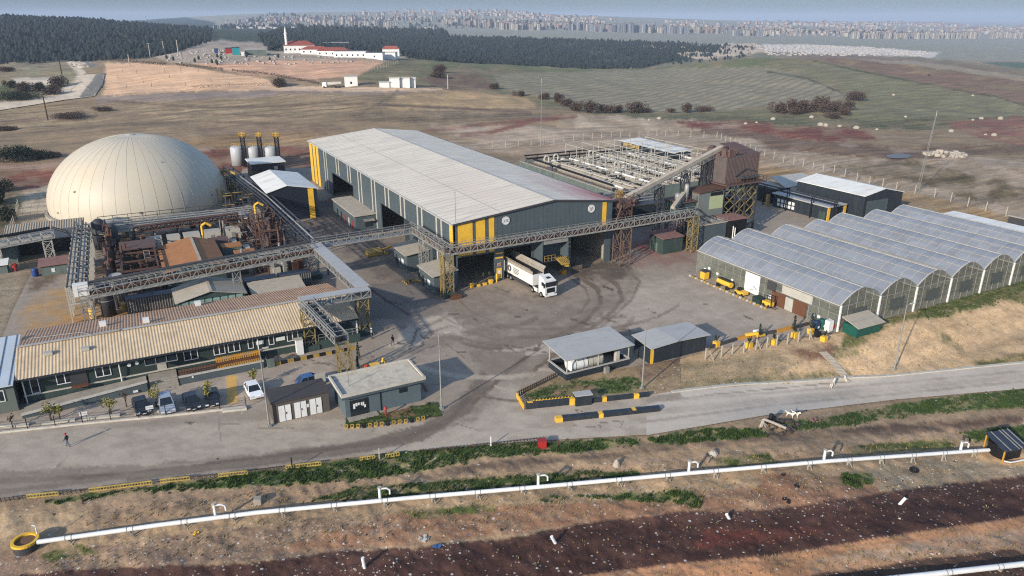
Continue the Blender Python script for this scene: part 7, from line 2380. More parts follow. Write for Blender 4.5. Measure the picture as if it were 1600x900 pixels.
# ================================================================== CARS
def car(lab, paint, x, y, rz, length=4.3, wide=1.78, suv=False):
 c = thing('parked_car', lab, 'car', (0, 0, 0), 'cars parked behind the roadside fence')
 L2, W2 = length / 2, wide / 2
 hh = 1.05 if suv else .92
 m = M()
 # body: nose to tail section extruded with tumblehome; nose at -y
 prof = [(-L2, .35), (-L2, .62), (-L2 + .15, .72), (-L2 + 1.15, hh - .06), (L2 - .5, hh), (L2 - .04, hh - .1), (L2, .4), (L2 - .2, .25), (-L2 + .3, .25)]
 n = len(prof)
 P = []
 for sx, k in ((-W2, 0), (W2, 0)):
  P += [(sx * (.94 if z > .8 else 1), yy, z) for yy, z in prof]
 fs = [tuple(range(n)), tuple(range(2 * n - 1, n - 1, -1))] + [((i + 1) % n, i, n + i, n + (i + 1) % n) for i in range(n)]
 m.add(P, fs)
 m.build('body', paint, c)
 m = M()
 zt = 1.72 if suv else 1.46
 ya, yb, yc_, yd = -L2 + 1.2, -L2 + 1.95, L2 - .85, L2 - .25
 w1, w2 = W2 * .92, W2 * .74
 m.add([(-w1, ya, hh - .04), (w1, ya, hh - .04), (w1, yd, hh), (-w1, yd, hh), (-w2, yb, zt), (w2, yb, zt), (w2, yc_, zt), (-w2, yc_, zt)],
   [(0, 1, 5, 4), (1, 2, 6, 5), (2, 3, 7, 6), (3, 0, 4, 7)])
 m.build('windows', 'glass', c)
 M().slab((-w2 - .02, yb - .04, zt + .05), (w2 + .02, yb - .04, zt + .05), (w2 + .02, yc_ + .05, zt + .05), (-w2 - .02, yc_ + .05, zt + .05), .06).build('roof', paint, c)
 m = M()
 for sx in (-1, 1):
  for p, q in (((w1, ya), (w2, yb)), ((w1, yd), (w2, yc_))):
   m.bar((sx * p[0], p[1], hh), (sx * q[0], q[1], zt + .02), .09)
  m.bar((sx * w1 * .98, (ya + yd) / 2 + .1, hh), (sx * w2, (yb + yc_) / 2 + .1, zt), .08)
 m.build('pillars', paint, c)
 for sx in (-1, 1):
  for yy in (-L2 + .8, L2 - .8):
   w_ = M().tube((sx * (W2 - .2), yy, .31), (sx * (W2 + .01), yy, .31), .31, 14).build('wheel', 'tyre', c)
   M().tube((sx * (W2 - .1), yy, .31), (sx * (W2 + .025), yy, .31), .18, 10).build('rim', 'steel', w_)
  M().box(sx * W2 * .72 - .2, sx * W2 * .72 + .2, -L2 - .02, -L2 + .1, .56, .72).build('headlight', 'white', c)
  M().box(sx * W2 * .75 - .16, sx * W2 * .75 + .16, L2 - .08, L2 + .02, .68, .84).build('tail_light', 'red', c)
  M().box(sx * (W2 + .08) - .08, sx * (W2 + .08) + .08, ya + .35, ya + .5, hh, hh + .14).build('mirror', paint, c)
 M().box(-.26, .26, -L2 - .03, -L2, .4, .52).build('number_plate', 'white', c)
 c.location = (x, y, .03)
 c.rotation_euler = (0, 0, rz)
 return c
base = -AN - .02
for px, py, pt, rz, lab, suv in ((222, 641, 'cardark', .15, 'black car parked leftmost behind the roadside fence', False), (261, 638, 'carsilver', .08, 'silver car parked between two black cars', True), (300, 634, 'cardark', .1, 'black car parked just right of the silver one', False), (332, 628, 'cardark', -.05, 'black sedan nearest the ochre painted walkway', False), (397, 616, 'carwhite', .1, 'white car parked beside the lamp post with its bonnet to the road', False), (487, 600, 'carblue', 1.7, 'blue car half hidden behind the transformer kiosk', False)):
 x, y = AB(px, py)
 car(lab, pt, x, y, base + .47 + rz, 4.2 if px != 261 else 4.5, suv=suv)
# roadside fence with mesh panels and low wall
fe = thing('roadside_fence', 'roadside fence with dark posts on a low pale wall before the parked cars', 'fence', (*AB(200, 660), 0))
pts = [(-60, 683), (0, 677), (130, 663), (260, 651), (385, 637)]
W = [Vector((*AB(px, py), 0)) for px, py in pts]
m = M()
for p, q in zip(W[:-1], W[1:]):
 m.bar(p + Vector((0, 0, .12)), q + Vector((0, 0, .12)), .3, .28)
m.build('low_wall', 'kerb', fe)
m = M()
pp = []
for p, q in zip(W[:-1], W[1:]):
 n = int((q - p).length / 2.6)
 for k in range(n):
  pp.append(p.lerp(q, k / n))
pp.append(W[-1])
for c in pp:
 M().bar(c, c + Vector((0, 0, 1.7)), .09).build('post', 'black', fe)
for p, q in zip(pp[:-1], pp[1:]):
 for z in (.4, .7, 1.0, 1.3, 1.6):
  m.bar(p + Vector((0, 0, z)), q + Vector((0, 0, z)), .025)
m2 = M()
for p, q in zip(W[:-1], W[1:]):
 for z in (.45, .8, 1.15, 1.5):
  m2.bar(p + Vector((0, 0, z)), q + Vector((0, 0, z)), .022)
m2.build('wire', 'darksteel', fe)
# stop kerbs behind the fence
for k, (a, b_) in enumerate((((0, 668), (46, 665)), ((66, 664), (118, 657)), ((130, 656), (188, 650)), ((212, 648), (256, 643)), ((280, 640), (322, 635)), ((348, 644), (386, 640)))):
 p, q = Vector((*AB(*a), 0)), Vector((*AB(*b_), 0))
 s_ = tag(M().bar(p + Vector((0, 0, .15)), q + Vector((0, 0, .15)), .4, .3).build('wheel_stop', 'kerb'), 'pale concrete wheel stop behind the fence, number %s from the left end' % ('one', 'two', 'three', 'four', 'five', 'six')[k], 'kerb', 'wheel stops behind the fence')
for px, py, lab in ((133, 652, 'white notice on twin posts by the fence, left one'), (236, 642, 'small white notice at the silver car')):
 x, y = AB(px, py + 8)
 s_ = thing('notice_sign', lab, 'sign', (x, y, 0))
 M().box(x - .45, x + .45, y - .04, y, 1.0, 1.5).build('board', 'white', s_)
 m = M()
 m.bar((x - .3, y + .03, 0), (x - .3, y + .03, 1.2), .05)
 m.bar((x + .3, y + .03, 0), (x + .3, y + .03, 1.2), .05)
 m.build('post', 'black', s_)
for px, py, h, r, lab in ((80, 657, 2.6, 1.0, 'yellow-green young tree by the ramp foot, leftmost'), (94, 655, 2.2, .7, 'thin yellow-green sapling beside the leftmost young tree'), (174, 650, 2.8, 1.1, 'bushy olive young tree left of the black car'), (198, 636, 3.0, .6, 'bare reddish young tree at the office ramp'), (245, 636, 3.4, 1.0, 'yellow-green young tree left of the silver car'), (327, 632, 3.6, .6, 'slim yellowish young tree behind the black sedan'), (398, 606, 3.2, .7, 'young palm-like tree behind the white car'), (20, 668, 2.0, .5, 'bare brown sapling near the extension corner')):
 tree('young_tree', lab, px, py, h, r, 'leafy' if px not in (198, 20) else 'bush', 150 if px not in (198, 20) else 40, .13, z=0, grp='young trees of the car park')
# ================================================================== PEOPLE
def person(lab, px, py, heading, jacket, trousers, hat=None, vest=None, walk=.0, z=None):
 x, y, zz = (*AB(px, py), .03) if z is None else T(px, py)
 p_ = thing('person', lab, 'person', (0, 0, 0))
 me = bpy.data.meshes.new('body')
 J = [(0, 0, .95), (0, 0, 1.12), (0, -.01, 1.36), (0, -.01, 1.5), (0, -.02, 1.58), (0, -.02, 1.72),     # 0..5 pelvis..head
   (-.1, 0, .9), (-.11, -walk * .5, .5), (-.11, walk * -.75 + .02, .09), (-.11, walk * -.75 - .14, .05),
   (.1, 0, .9), (.11, walk * .35, .5), (.11, walk * .95 + .02, .1), (.11, walk * .95 - .14, .05),
   (-.19, 0, 1.42), (-.25, walk * .35, 1.16), (-.24, walk * .2 - .1, .92), (-.24, walk * .2 - .14, .82),
   (.19, 0, 1.42), (.25, -walk * .35, 1.16), (.24, -walk * .5 - .1, .94), (.24, -walk * .5 - .16, .85)]
 E_ = [(0, 1), (1, 2), (2, 3), (3, 4), (4, 5), (0, 6), (6, 7), (7, 8), (8, 9), (0, 10), (10, 11), (11, 12), (12, 13), (2, 14), (14, 15), (15, 16), (16, 17), (2, 18), (18, 19), (19, 20), (20, 21)]
 R_ = [.15, .145, .17, .065, .085, .1, .095, .075, .05, .04, .095, .075, .05, .04, .075, .055, .04, .035, .075, .055, .04, .035]
 me.from_pydata(J, E_, [])
 o = bpy.data.objects.new('body', me)
 COL.objects.link(o)
 o.parent = p_
 md = o.modifiers.new('skin', 'SKIN')
 for v_, r in zip(me.skin_vertices[0].data, R_):
  v_.radius = (r, r * .8)
 me.skin_vertices[0].data[0].use_root = True
 sb = o.modifiers.new('sub', 'SUBSURF')
 sb.levels = sb.render_levels = 1
 # clothing by height on the body
 mm = bpy.data.materials.new('clothed_body')
 mm.use_nodes = True
 N, L = mm.node_tree.nodes, mm.node_tree.links
 tc = N.new('ShaderNodeTexCoord')
 sp = N.new('ShaderNodeSeparateXYZ')
 L.new(tc.outputs['Object'], sp.inputs[0])
 rp_ = N.new('ShaderNodeValToRGB')
 rp_.color_ramp.interpolation = 'CONSTANT'
 el = rp_.color_ramp.elements
 el[0].color = (*C(30, 28, 28), 1)
 el[1].position = .055
 el[1].color = (*trousers, 1)
 for pos, c in ((.475, jacket), (.765, C(190, 140, 112))):
  e = el.new(pos)
  e.color = (*c, 1)
 dv = N.new('ShaderNodeMath')
 dv.operation = 'DIVIDE'
 dv.inputs[1].default_value = 2.0
 L.new(sp.outputs['Z'], dv.inputs[0])
 L.new(dv.outputs[0], rp_.inputs['Fac'])
 L.new(rp_.outputs['Color'], N['Principled BSDF'].inputs['Base Color'])
 N['Principled BSDF'].inputs['Roughness'].default_value = .9
 me.materials.append(mm)
 if hat:
  m = M()
  m.lathe(0, -.03, [(.135, 1.70), (.13, 1.76), (.1, 1.83), (.04, 1.86)], 14)
  m.lathe(0, -.06, [(.16, 1.69), (.16, 1.71)], 14)
  m.build('helmet', hat, p_, True)
 else:
  m = M()
  m.lathe(0, .0, [(.1, 1.68), (.108, 1.74), (.08, 1.81), (.02, 1.83)], 12)
  m.build('hair', 'black', p_, True)
 m = M()
 m.lathe(0, -.125, [(.014, 1.665), (.02, 1.675), (.012, 1.695)], 6)
 for sx in (-1, 1):
  m.lathe(sx * .035, -.112, [(.008, 1.69), (.012, 1.696), (.008, 1.702)], 6)
 m.box(-.03, .03, -.112, -.1, 1.625, 1.635)
 m.build('face', 'wood', p_)
 if vest:
  m = M()
  m.lathe(0, 0, [(.2, 1.0), (.215, 1.2), (.22, 1.38), (.14, 1.47)], 14)
  m.build('vest', vest, p_, True)
 for sx, yy, zz_ in ((-1, walk * .2 - .15, .8), (1, -walk * .5 - .17, .83)):
  m = M()
  m.obox(sx * .24, yy, zz_ - .07, zz_ + .02, .035, .085)
  for k in range(4):
   m.bar((sx * .24, yy - .035 + k * .022, zz_ - .06), (sx * .235, yy - .045 + k * .022, zz_ - .13 - .012 * (k in (1, 2))), .018)
  m.bar((sx * .24, yy - .04, zz_ - .01), (sx * .21, yy - .07, zz_ - .06), .02)
  m.build('hand', 'skin', p_)
 p_.location = (x, y, zz)
 p_.rotation_euler = (0, 0, heading)
 return p_
person('person in red helmet, dark jacket and jeans walking on the main road', 107, 698, -2.0, C(44, 46, 56), C(84, 96, 116), 'red', None, .32)
person('person in dark clothes walking across the yard', 614, 540, 2.4, C(40, 40, 44), C(36, 36, 40), None, None, .3)
person('person in white helmet and pale vest beside the braced tower', 581, 529, .6, C(90, 96, 110), C(50, 56, 74), 'white', 'offwhite', .12)
person('person in orange vest and helmet near the warehouse end tower', 969, 400, 1.2, C(120, 50, 40), C(44, 48, 60), 'orange', 'orange', .1)
for k, (px, py, h, lab) in enumerate(((560, 560, 2.6, 'dark narrow conifer left of the court, tallest'), (559, 575, 1.7, 'dark narrow conifer left of the court, middle'), (562, 590, 1.5, 'dark narrow conifer left of the court, nearest the guard building'))):
 x, y = AB(px, py)
 t_ = thing('narrow_conifer', lab, 'tree', (x, y, 0), 'narrow conifers left of the court')
 M().tube((x, y, 0), (x, y, .5), .06, 6).build('trunk', 'bark', t_)
 m = M()
 for q in range(8):
  leafclump(m, x, y, .3 + h * q / 8.5, .36 * (1 - q / 10), .22, 30, .1)
 m.build('crown', 'conifer', t_)
# ================================================================== FOREGROUND
def at_np(px, py, zo=0.0, rough=True):
 px, py = np.asarray(px, float), np.asarray(py, float)
 u = (px - 800) / F
 v = (450 - py) / F
 Xr, Yr, Zr = u, CT + v * ST, -ST + v * CT
 dX, dY = Xr * UX + Yr * UY, -Xr * UY + Yr * UX
 z = np.zeros_like(px)
 for _ in range(16):
  t = (z - H) / Zr
  x, y = CX + t * dX, CY + t * dY
  z = .5 * z + .5 * (tz(x, y, rough) + zo)
 return np.c_[CX + t * dX, CY + t * dY, z]
def at(px, py, zo=0.0):
 return Vector(at_np([px], [py], zo)[0])
# grass island and flower bed as ground sheets
island = sheet('grass_island', [(812, 608), (866, 590), (984, 574), (1014, 568), (1062, 560), (1064, 609), (1016, 617), (924, 627), (898, 629), (822, 637)], .05,
    [(C(150, 132, 104), (.25, .2, 0, .9), 2, [(700, 500), (1200, 500), (1200, 700), (700, 700)]),
    (C(92, 104, 62), (.7, .1, 0, .9), 6, [(820, 612), (900, 594), (990, 590), (1010, 606), (930, 612), (840, 630)]),
    (C(86, 106, 56), (.8, .1, 0, .9), 6, [(930, 606), (985, 600), (990, 612), (930, 616)]),
    (C(136, 112, 92), (.1, .2, 0, .8), 5, [(870, 605), (930, 600), (930, 612), (850, 620)]),
    (C(118, 96, 84), (.05, .2, 0, .8), 5, [(985, 560), (1060, 556), (1060, 585), (1000, 600)])], (C(150, 132, 104), (.25, .2, 0, .9)), GM)
bed = sheet('flower_bed', [(540, 668), (690, 650), (684, 628), (664, 632), (586, 648), (540, 652)], .09,
   [(C(84, 92, 54), (.75, .1, 0, .9), 4, [(500, 600), (720, 600), (720, 700), (500, 700)]),
    (C(132, 100, 84), (.05, .2, 0, .8), 4, [(596, 642), (640, 634), (645, 650), (600, 655)])], (C(84, 92, 54), (.7, .1, 0, .9)), GM, 1.5)
def pipeline(lab, pxs, r, zo, grp=None):
 P_ = [at(*p, zo) for p in pxs]
 for i in range(1, len(P_) - 1):
  pass
 g = thing('white_pipeline', lab, 'pipeline', P_[0], grp)
 m = M()
 s_ = M()
 k_ = M()
 for a, b in zip(P_[:-1], P_[1:]):
  m.tube(a, b, r, 14)
  n = max(1, int((b - a).length / 4.4))
  d = (b - a).normalized()
  for k in range(n):
   c = a.lerp(b, (k + .5) / n)
   for e in (-.28, .28):
    k_.tube(c + d * (e - .04), c + d * (e + .04), r * 1.08, 14)
   gz = tz1(c.x, c.y)
   s_.bar((c.x - .05, c.y, gz - .3), (c.x - .05, c.y, c.z - r * .4), .16)
   s_.bar((c.x + .3, c.y - .5, gz - .3), (c.x, c.y, c.z), .08)
   s_.bar(c + Vector((-.1, -.35, -r)), c + Vector((-.1, .35, -r)), .14)
 m.build('pipe', 'white', g, True)
 k_.build('joint_collar', 'steel', g)
 s_.build('support', 'concrete', g)
 return g
pipeline('long white gas pipeline on low supports running below the road', [(58, 847), (250, 820), (400, 801), (640, 778), (850, 760), (1080, 739), (1300, 720), (1545, 703)], .23, .75)
pipeline('second white pipeline cut off by the lower right photo corner', [(1270, 917), (1440, 899), (1600, 881), (1720, 866)], .27, .6)
for px, py, nm in ((337, 806, 'first from the yellow ring'), (594, 780, 'second from the yellow ring'), (841, 759, 'third from the yellow ring'), (1076, 738, 'fourth from the yellow ring'), (1287, 720, 'second from the black shed'), (1500, 706, 'nearest the black shed')):
 p = at(px, py, .75)
 g = thing('riser_pipe', 'white hooked riser on the long pipeline, ' + nm, 'pipe', p, 'hooked risers of the pipeline')
 u_ = Vector((.97, -.25, 0))
 m = M()
 m.tube(p, p + Vector((0, 0, 1.45)), .16, 10)
 m.path([p + Vector((0, 0, 1.3)), p + u_ * .75 + Vector((0, 0, 1.25)), p + u_ * 1.05 + Vector((0, 0, 1.0)), p + u_ * 1.05 + Vector((0, 0, .5))], .1, 8)
 m.build('hook', 'white', g, True)
 M().lathe(p.x, p.y, [(.22, p.z + 1.4), (.22, p.z + 1.52)], 12).build('flange', 'offwhite', g)
p = at(42, 856)
g = thing('yellow_ring_manhole', 'concrete manhole ring with thick yellow rim at the pipeline end', 'manhole', p)
M().lathe(p.x, p.y, [(1.12, p.z - .3), (1.12, p.z + .75)], 28).build('shaft', 'darksteel', g)
m = M()
n = 28
pr = [(1.2, .72), (1.2, .98), (.92, .98), (.92, .6)]
for k in range(n):
 a, b = 2 * PI * k / n, 2 * PI * (k + 1) / n
 for (r0, z0), (r1, z1) in zip(pr[:-1], pr[1:]):
  m.quad((p.x + r0 * math.cos(a), p.y + r0 * math.sin(a), p.z + z0), (p.x + r0 * math.cos(b), p.y + r0 * math.sin(b), p.z + z0), (p.x + r1 * math.cos(b), p.y + r1 * math.sin(b), p.z + z1), (p.x + r1 * math.cos(a), p.y + r1 * math.sin(a), p.z + z1))
m.build('rim', 'yellow', g)
M().lathe(p.x, p.y, [(.91, p.z + .75), (.91, p.z + .78)], 24).build('silt', 'brownbed', g)
m = M()
m.path([p + Vector((1.0, .5, .9)), p + Vector((1.0, .6, 1.8)), p + Vector((.7, .7, 1.9))], .06, 6)
m.build('tap', 'white', g)
p = at(1566, 712)
g = thing('pump_shed', 'small black shed with striped lean-to roof and yellow posts at the pipeline end', 'shed', p)
rz = -AN + .28
c_, s_ = math.cos(rz), math.sin(rz)
q = lambda X, Y, Z_: (p.x + X * c_ - Y * s_, p.y + X * s_ + Y * c_, p.z + Z_)
m = M()
for a, b in (((-1.3, -1.0), (1.6, -1.0)), ((1.6, -1.0), (1.6, 1.2)), ((1.6, 1.2), (-1.3, 1.2)), ((-1.3, 1.2), (-1.3, -1.0))):
 m.add([q(*a, -.2), q(*b, -.2), q(*b, 1.7), q(*a, 1.7)], [(0, 1, 2, 3)])
m.build('wall', 'black', g)
m = M()
m.slab(q(-1.7, -1.5, 1.75), q(2.1, -1.5, 1.75), q(2.1, 1.6, 2.6), q(-1.7, 1.6, 2.6), .08)
m.build('roof', mat('dark_plastic_roof', C(52, 56, 66), .35, .2, .8, spec=.5), g)
m = M()
for X in (-.8, .5, 1.0, 1.8):
 m.bar(q(X, -1.5, 1.8), q(X, 1.6, 2.65), .14, .05)
m.build('roof_batten', 'steel', g)
m = M()
for X, Y in ((-1.55, -1.35), (-1.55, 1.4)):
 m.bar(q(X, Y, -.2), q(X, Y, 1.8 if Y < 0 else 2.5), .16)
m.build('post', 'ochre', g)
m = M()
m.path([Vector(q(-1.6, -1.6, .5)), Vector(q(-.8, -1.8, .3)), Vector(q(.6, -1.7, .2)), Vector(q(1.8, -1.6, .15))], .1, 6)
m.build('outlet_pipe', 'white', g)
for px, py, tx, ln, lab in ((570, 887, -.15, 1.25, 'white vent stub standing upright in the dark strip near the bottom edge'), (869, 848, -.6, 1.1, 'leaning white vent stub in the dark strip below the pipeline middle'), (1141, 810, -.6, .8, 'short leaning white vent stub near the top of the dark strip'), (1404, 788, .9, 1.1, 'almost fallen white vent stub on the right of the dark strip')):
 p = at(px, py)
 tag(M().tube(p - Vector((0, 0, .2)), p + Vector((tx * .8, -tx * .2, ln * (1 - abs(tx) * .4))), .17, 12).build('vent_stub', 'white', None, True), lab, 'pipe', 'white vent stubs')
# yellow verge barriers and the dark picket line
for k, (x0, y0, x1, y1) in enumerate(((43, 779, 92, 774), (140, 769, 238, 757), (251, 755, 297, 750), (342, 746, 387, 741), (447, 733, 502, 727), (563, 720, 586, 717), (603, 716, 624, 712))):
 a, b = at(x0, y0), at(x1, y1)
 g = thing('verge_barrier', 'low yellow railing on the road verge, ' + ['leftmost', 'long one second from the left', 'third from the left', 'fourth from the left', 'fifth from the left, by the dark stake', 'second from the right end', 'rightmost'][k], 'railing', a, 'yellow railings along the verge')
 m = M()
 for z in (.1, .48):
  m.bar(a + Vector((0, 0, z)), b + Vector((0, 0, z)), .14, .1)
 n = max(3, int((b - a).length / .28))
 for i in range(n + 1):
  c = a.lerp(b, i / n)
  m.bar(c - Vector((0, 0, .1)), c + Vector((0, 0, .5)), .08)
 m.build('panel', mat('verge_yellow_%d' % k, C(190, 164, 84, .66), .7, .25, 2, dirt=C(120, 100, 60), dirt_amt=.5) if k == 0 else bpy.data.materials['verge_yellow_0'], g)
g = thing('verge_picket_line', 'low dark picket line linking the yellow verge railings', 'fence', at(100, 773))
m = M()
for (x0, y0), (x1, y1) in (((2, 784), (43, 779)), ((92, 774), (140, 769)), ((297, 750), (342, 746)), ((387, 741), (447, 733)), ((730, 701), (845, 689)), ((660, 708), (720, 702))):
 a, b = at(x0, y0), at(x1, y1)
 n = max(3, int((b - a).length / .4))
 for i in range(n + 1):
  c = a.lerp(b, i / n)
  m.bar(c - Vector((0, 0, .1)), c + Vector((0, 0, .5)), .07)
 m.bar(a + Vector((0, 0, .4)), b + Vector((0, 0, .4)), .06)
m.build('pickets', 'bark', g)
for px, py, h, c, lab in ((457, 734, 1.6, 'black', 'dark stake on the verge at the fifth yellow railing'), (593, 718, 1.5, 'offwhite', 'white-topped stake between the two rightmost yellow railings'), (767, 697, 1.3, 'white', 'white marker stake on the verge before the gate'), (130, 788, 1.1, 'bark', 'short dark stake below the leftmost verge grass'), (872, 697, .8, 'wood', 'short brown stump right of the red box')):
 p = at(px, py)
 tag(M().bar(p - Vector((0, 0, .2)), p + Vector((0, 0, h)), .12).build('stake', c), lab, 'stake')
p = at(847, 698)
g = thing('red_utility_box', 'red box on the verge opposite the gate', 'box', p)
M().obox(p.x, p.y, p.z - .1, p.z + .85, .95, .8, -.4).build('body', 'red', g)
M().obox(p.x, p.y, p.z + .85, p.z + .95, 1.0, .85, -.4).build('lid', 'red', g)
p = at(403, 786)
tag(M().obox(p.x, p.y, p.z - .1, p.z + .65, .75, .7, -.3).build('concrete_block', 'concrete'), 'pale concrete block on the dry strip above the pipeline', 'block')
p = at(963, 728)
tag(M().lathe(p.x, p.y, [(.45, p.z), (.32, p.z + .5), (.1, p.z + .85)], 7).build('limestone_boulder', 'stone'), 'pointed pale boulder left of the fourth riser', 'rock')
p = at(1114, 711)
tag(M().lathe(p.x, p.y, [(.5, p.z - .1), (.6, p.z + .25), (.25, p.z + .6)], 8).build('limestone_boulder', 'stone'), 'round pale boulder on the track right of the fourth riser', 'rock')
p = at(1428, 736)
g = thing('old_tyre', 'worn black tyre lying below the pipeline', 'tyre', p)
m = M()
for k in range(16):
 a, b = 2 * PI * k / 16, 2 * PI * (k + 1) / 16
 m.bar(p + Vector((.42 * math.cos(a), .42 * math.sin(a), .12)), p + Vector((.42 * math.cos(b), .42 * math.sin(b), .12)), .22, .22)
m.build('tread', 'tyre', g)
p = at(1202, 668)
g = thing('fallen_trunk', 'bleached fallen trunk with roots in the debris heap beside the road', 'trunk', p)
m = M()
m.path([p + Vector((-1.2, .4, .2)), p + Vector((-.6, .5, 1.1)), p + Vector((.4, -.3, .7)), p + Vector((1.6, -1.2, .1))], .17, 7)
for k in range(6):
 m.tube(p + Vector((-.9, .5, 1.0)), p + Vector((-1.4 + k * .2, .3 - .1 * k, .1 + .2 * (k % 2))), .06, 5, .03)
m.build('wood', 'stone', g)
M().path([p + Vector((.8, .8, 0)), p + Vector((1.0, .7, 1.3))], .3, 8).build('burnt_stump', 'black', g)
kb_ = M()
ks = [at(*q_) for q_ in ((1050, 613), (1200, 600), (1330, 590.5), (1600, 567.5), (1720, 556))]
for a, b in zip(ks[:-1], ks[1:]):
 n = int((b - a).length / 3)
 for k in range(n):
  c, d = a.lerp(b, k / n), a.lerp(b, (k + .97) / n)
  for e in (c, d):
   e.z = float(tz(np.array([e.x]), np.array([e.y]), False)[0]) + .06
  kb_.bar(c, d, .5, .22)
o = kb_.build('road_kerb', 'kerb')
o['kind'] = 'structure'
g = thing('bank_steps', 'weathered plank steps climbing the bank from the road toward the greenhouses', 'steps', at(1322, 591))
a, b = at(1324, 592), at(1286, 551)
m = M()
for k in range(22):
 c = a.lerp(b, k / 21)
 c.z = tz1(c.x, c.y) + .08
 m.obox(c.x, c.y, c.z - .1, c.z + .06, 1.3, .24, -.35)
m.build('tread', 'stone', g)
def heap(name, lab, px, py, r, n, mt, h=.7, s=(.15, .5), cat='heap'):
 p = at(px, py) if py > 240 else Vector(T(px, py))
 m = M()
 for k in range(n):
  a, d = random.random() * 6.28, r * random.random() ** .6
  x, y = p.x + d * math.cos(a) * 1.6, p.y + d * math.sin(a)
  e = random.uniform(*s)
  z = tz1(x, y) + h * max(0, 1 - d / r) * random.random()
  if random.random() < .5:
   m.obox(x, y, z - e * .3, z + e * .6, e * 1.3, e, random.random() * 3)
  else:
   m.lathe(x, y, [(e * .6, z - .1), (e * .75, z + e * .3), (e * .3, z + e * .6)], 6)
 return tag(m.build(name, mt), lab, cat)
heap('debris_heap', 'grey heap of branches and scrap beside the road, with the fallen trunk', 1218, 664, 1.8, 36, 'litterd', .5)
heap('brick_scrap', 'small pile of red scrap on the verge right of the debris heap', 1277, 656, .7, 10, 'pinkdust', .3, (.12, .4))
heap('stone_heap', 'heap of pale quarry stones on the flat beyond the fence', 1478, 243, 6, 90, 'stone', 2.0, (.6, 1.8))
for px, py in ((1282, 196), (1290, 197), (1312, 198), (1338, 201), (1370, 203), (1520, 188), (1533, 186), (1563, 186), (1486, 206), (1540, 211), (1553, 212), (1165, 194), (1182, 192), (1014, 188), (1030, 186), (1208, 187), (1268, 184), (1415, 183), (1520, 150), (1396, 149)):
 x, y, z = T(px, py)
 e = random.uniform(.6, 1.4)
 tag(M().lathe(x, y, [(e, z - .3), (e * 1.2, z + e * .5), (e * .5, z + e)], 7).build('pale_boulder', 'stone'), 'pale boulder lying on the red and green ground beyond the rear fence', 'rock', 'pale boulders beyond the rear fence')
pts = [at_np([1404 + 20 * math.cos(t)], [246 + 3.6 * math.sin(t)], .12, False)[0] for t in np.linspace(0, 2 * PI, 24, endpoint=False)]
zz = max(q_[2] for q_ in pts)
zz = max(tz1(q_[0], q_[1]) for q_ in pts) + .03
o = M().add([(q_[0], q_[1], zz) for q_ in pts], [tuple(range(24))]).build('puddle_water', 'water')
o['kind'] = 'structure'
def dog(lab, px, py, heading, z=None, s=1.0):
 p = at(px, py) if z is None else Vector((*AB(px, py), z))
 d_ = thing('dog', lab, 'dog', (0, 0, 0), 'stray dogs on the road')
 me = bpy.data.meshes.new('body')
 J = [(0, .32, .55), (0, 0, .54), (0, -.32, .58), (0, -.5, .74), (0, -.58, .82), (0, -.76, .76),
   (.09, -.32, .34), (.09, -.3, .18), (.09, -.34, .03), (-.09, -.32, .34), (-.09, -.34, .18), (-.09, -.4, .03),
   (.09, .26, .4), (.09, .42, .24), (.09, .38, .03), (-.09, .26, .4), (-.09, .44, .24), (-.09, .42, .03), (0, .5, .62), (0, .66, .8), (.06, -.56, .93), (-.06, -.56, .93)]
 E_ = [(0, 1), (1, 2), (2, 3), (3, 4), (4, 5), (2, 6), (6, 7), (7, 8), (2, 9), (9, 10), (10, 11), (0, 12), (12, 13), (13, 14), (0, 15), (15, 16), (16, 17), (0, 18), (18, 19), (4, 20), (4, 21)]
 R_ = [.14, .13, .17, .1, .1, .045, .06, .035, .035, .06, .035, .035, .08, .04, .035, .08, .04, .035, .05, .025, .03, .03]
 me.from_pydata(J, E_, [])
 o = bpy.data.objects.new('body', me)
 COL.objects.link(o)
 o.parent = d_
 o.modifiers.new('skin', 'SKIN')
 for v_, r in zip(me.skin_vertices[0].data, R_):
  v_.radius = (r, r)
 me.skin_vertices[0].data[1].use_root = True
 sb = o.modifiers.new('sub', 'SUBSURF')
 sb.levels = sb.render_levels = 1
 me.materials.append(MT['fur'])
 d_.location = p
 d_.rotation_euler = (0, 0, heading)
 d_.scale = (s, s, s)
dog('white dog standing on the road edge at the foot of the bank', 1300, 605, 1.9, None, 1.25)
dog('smaller pale dog just above the first one on the kerb', 1321, 597, 2.6, None, .9)
dog('white dog at the debris heap, left of the pair', 1234, 652, .4, None, 1.05)
dog('white dog at the debris heap, right of the pair', 1242, 651, .2, None, 1.05)
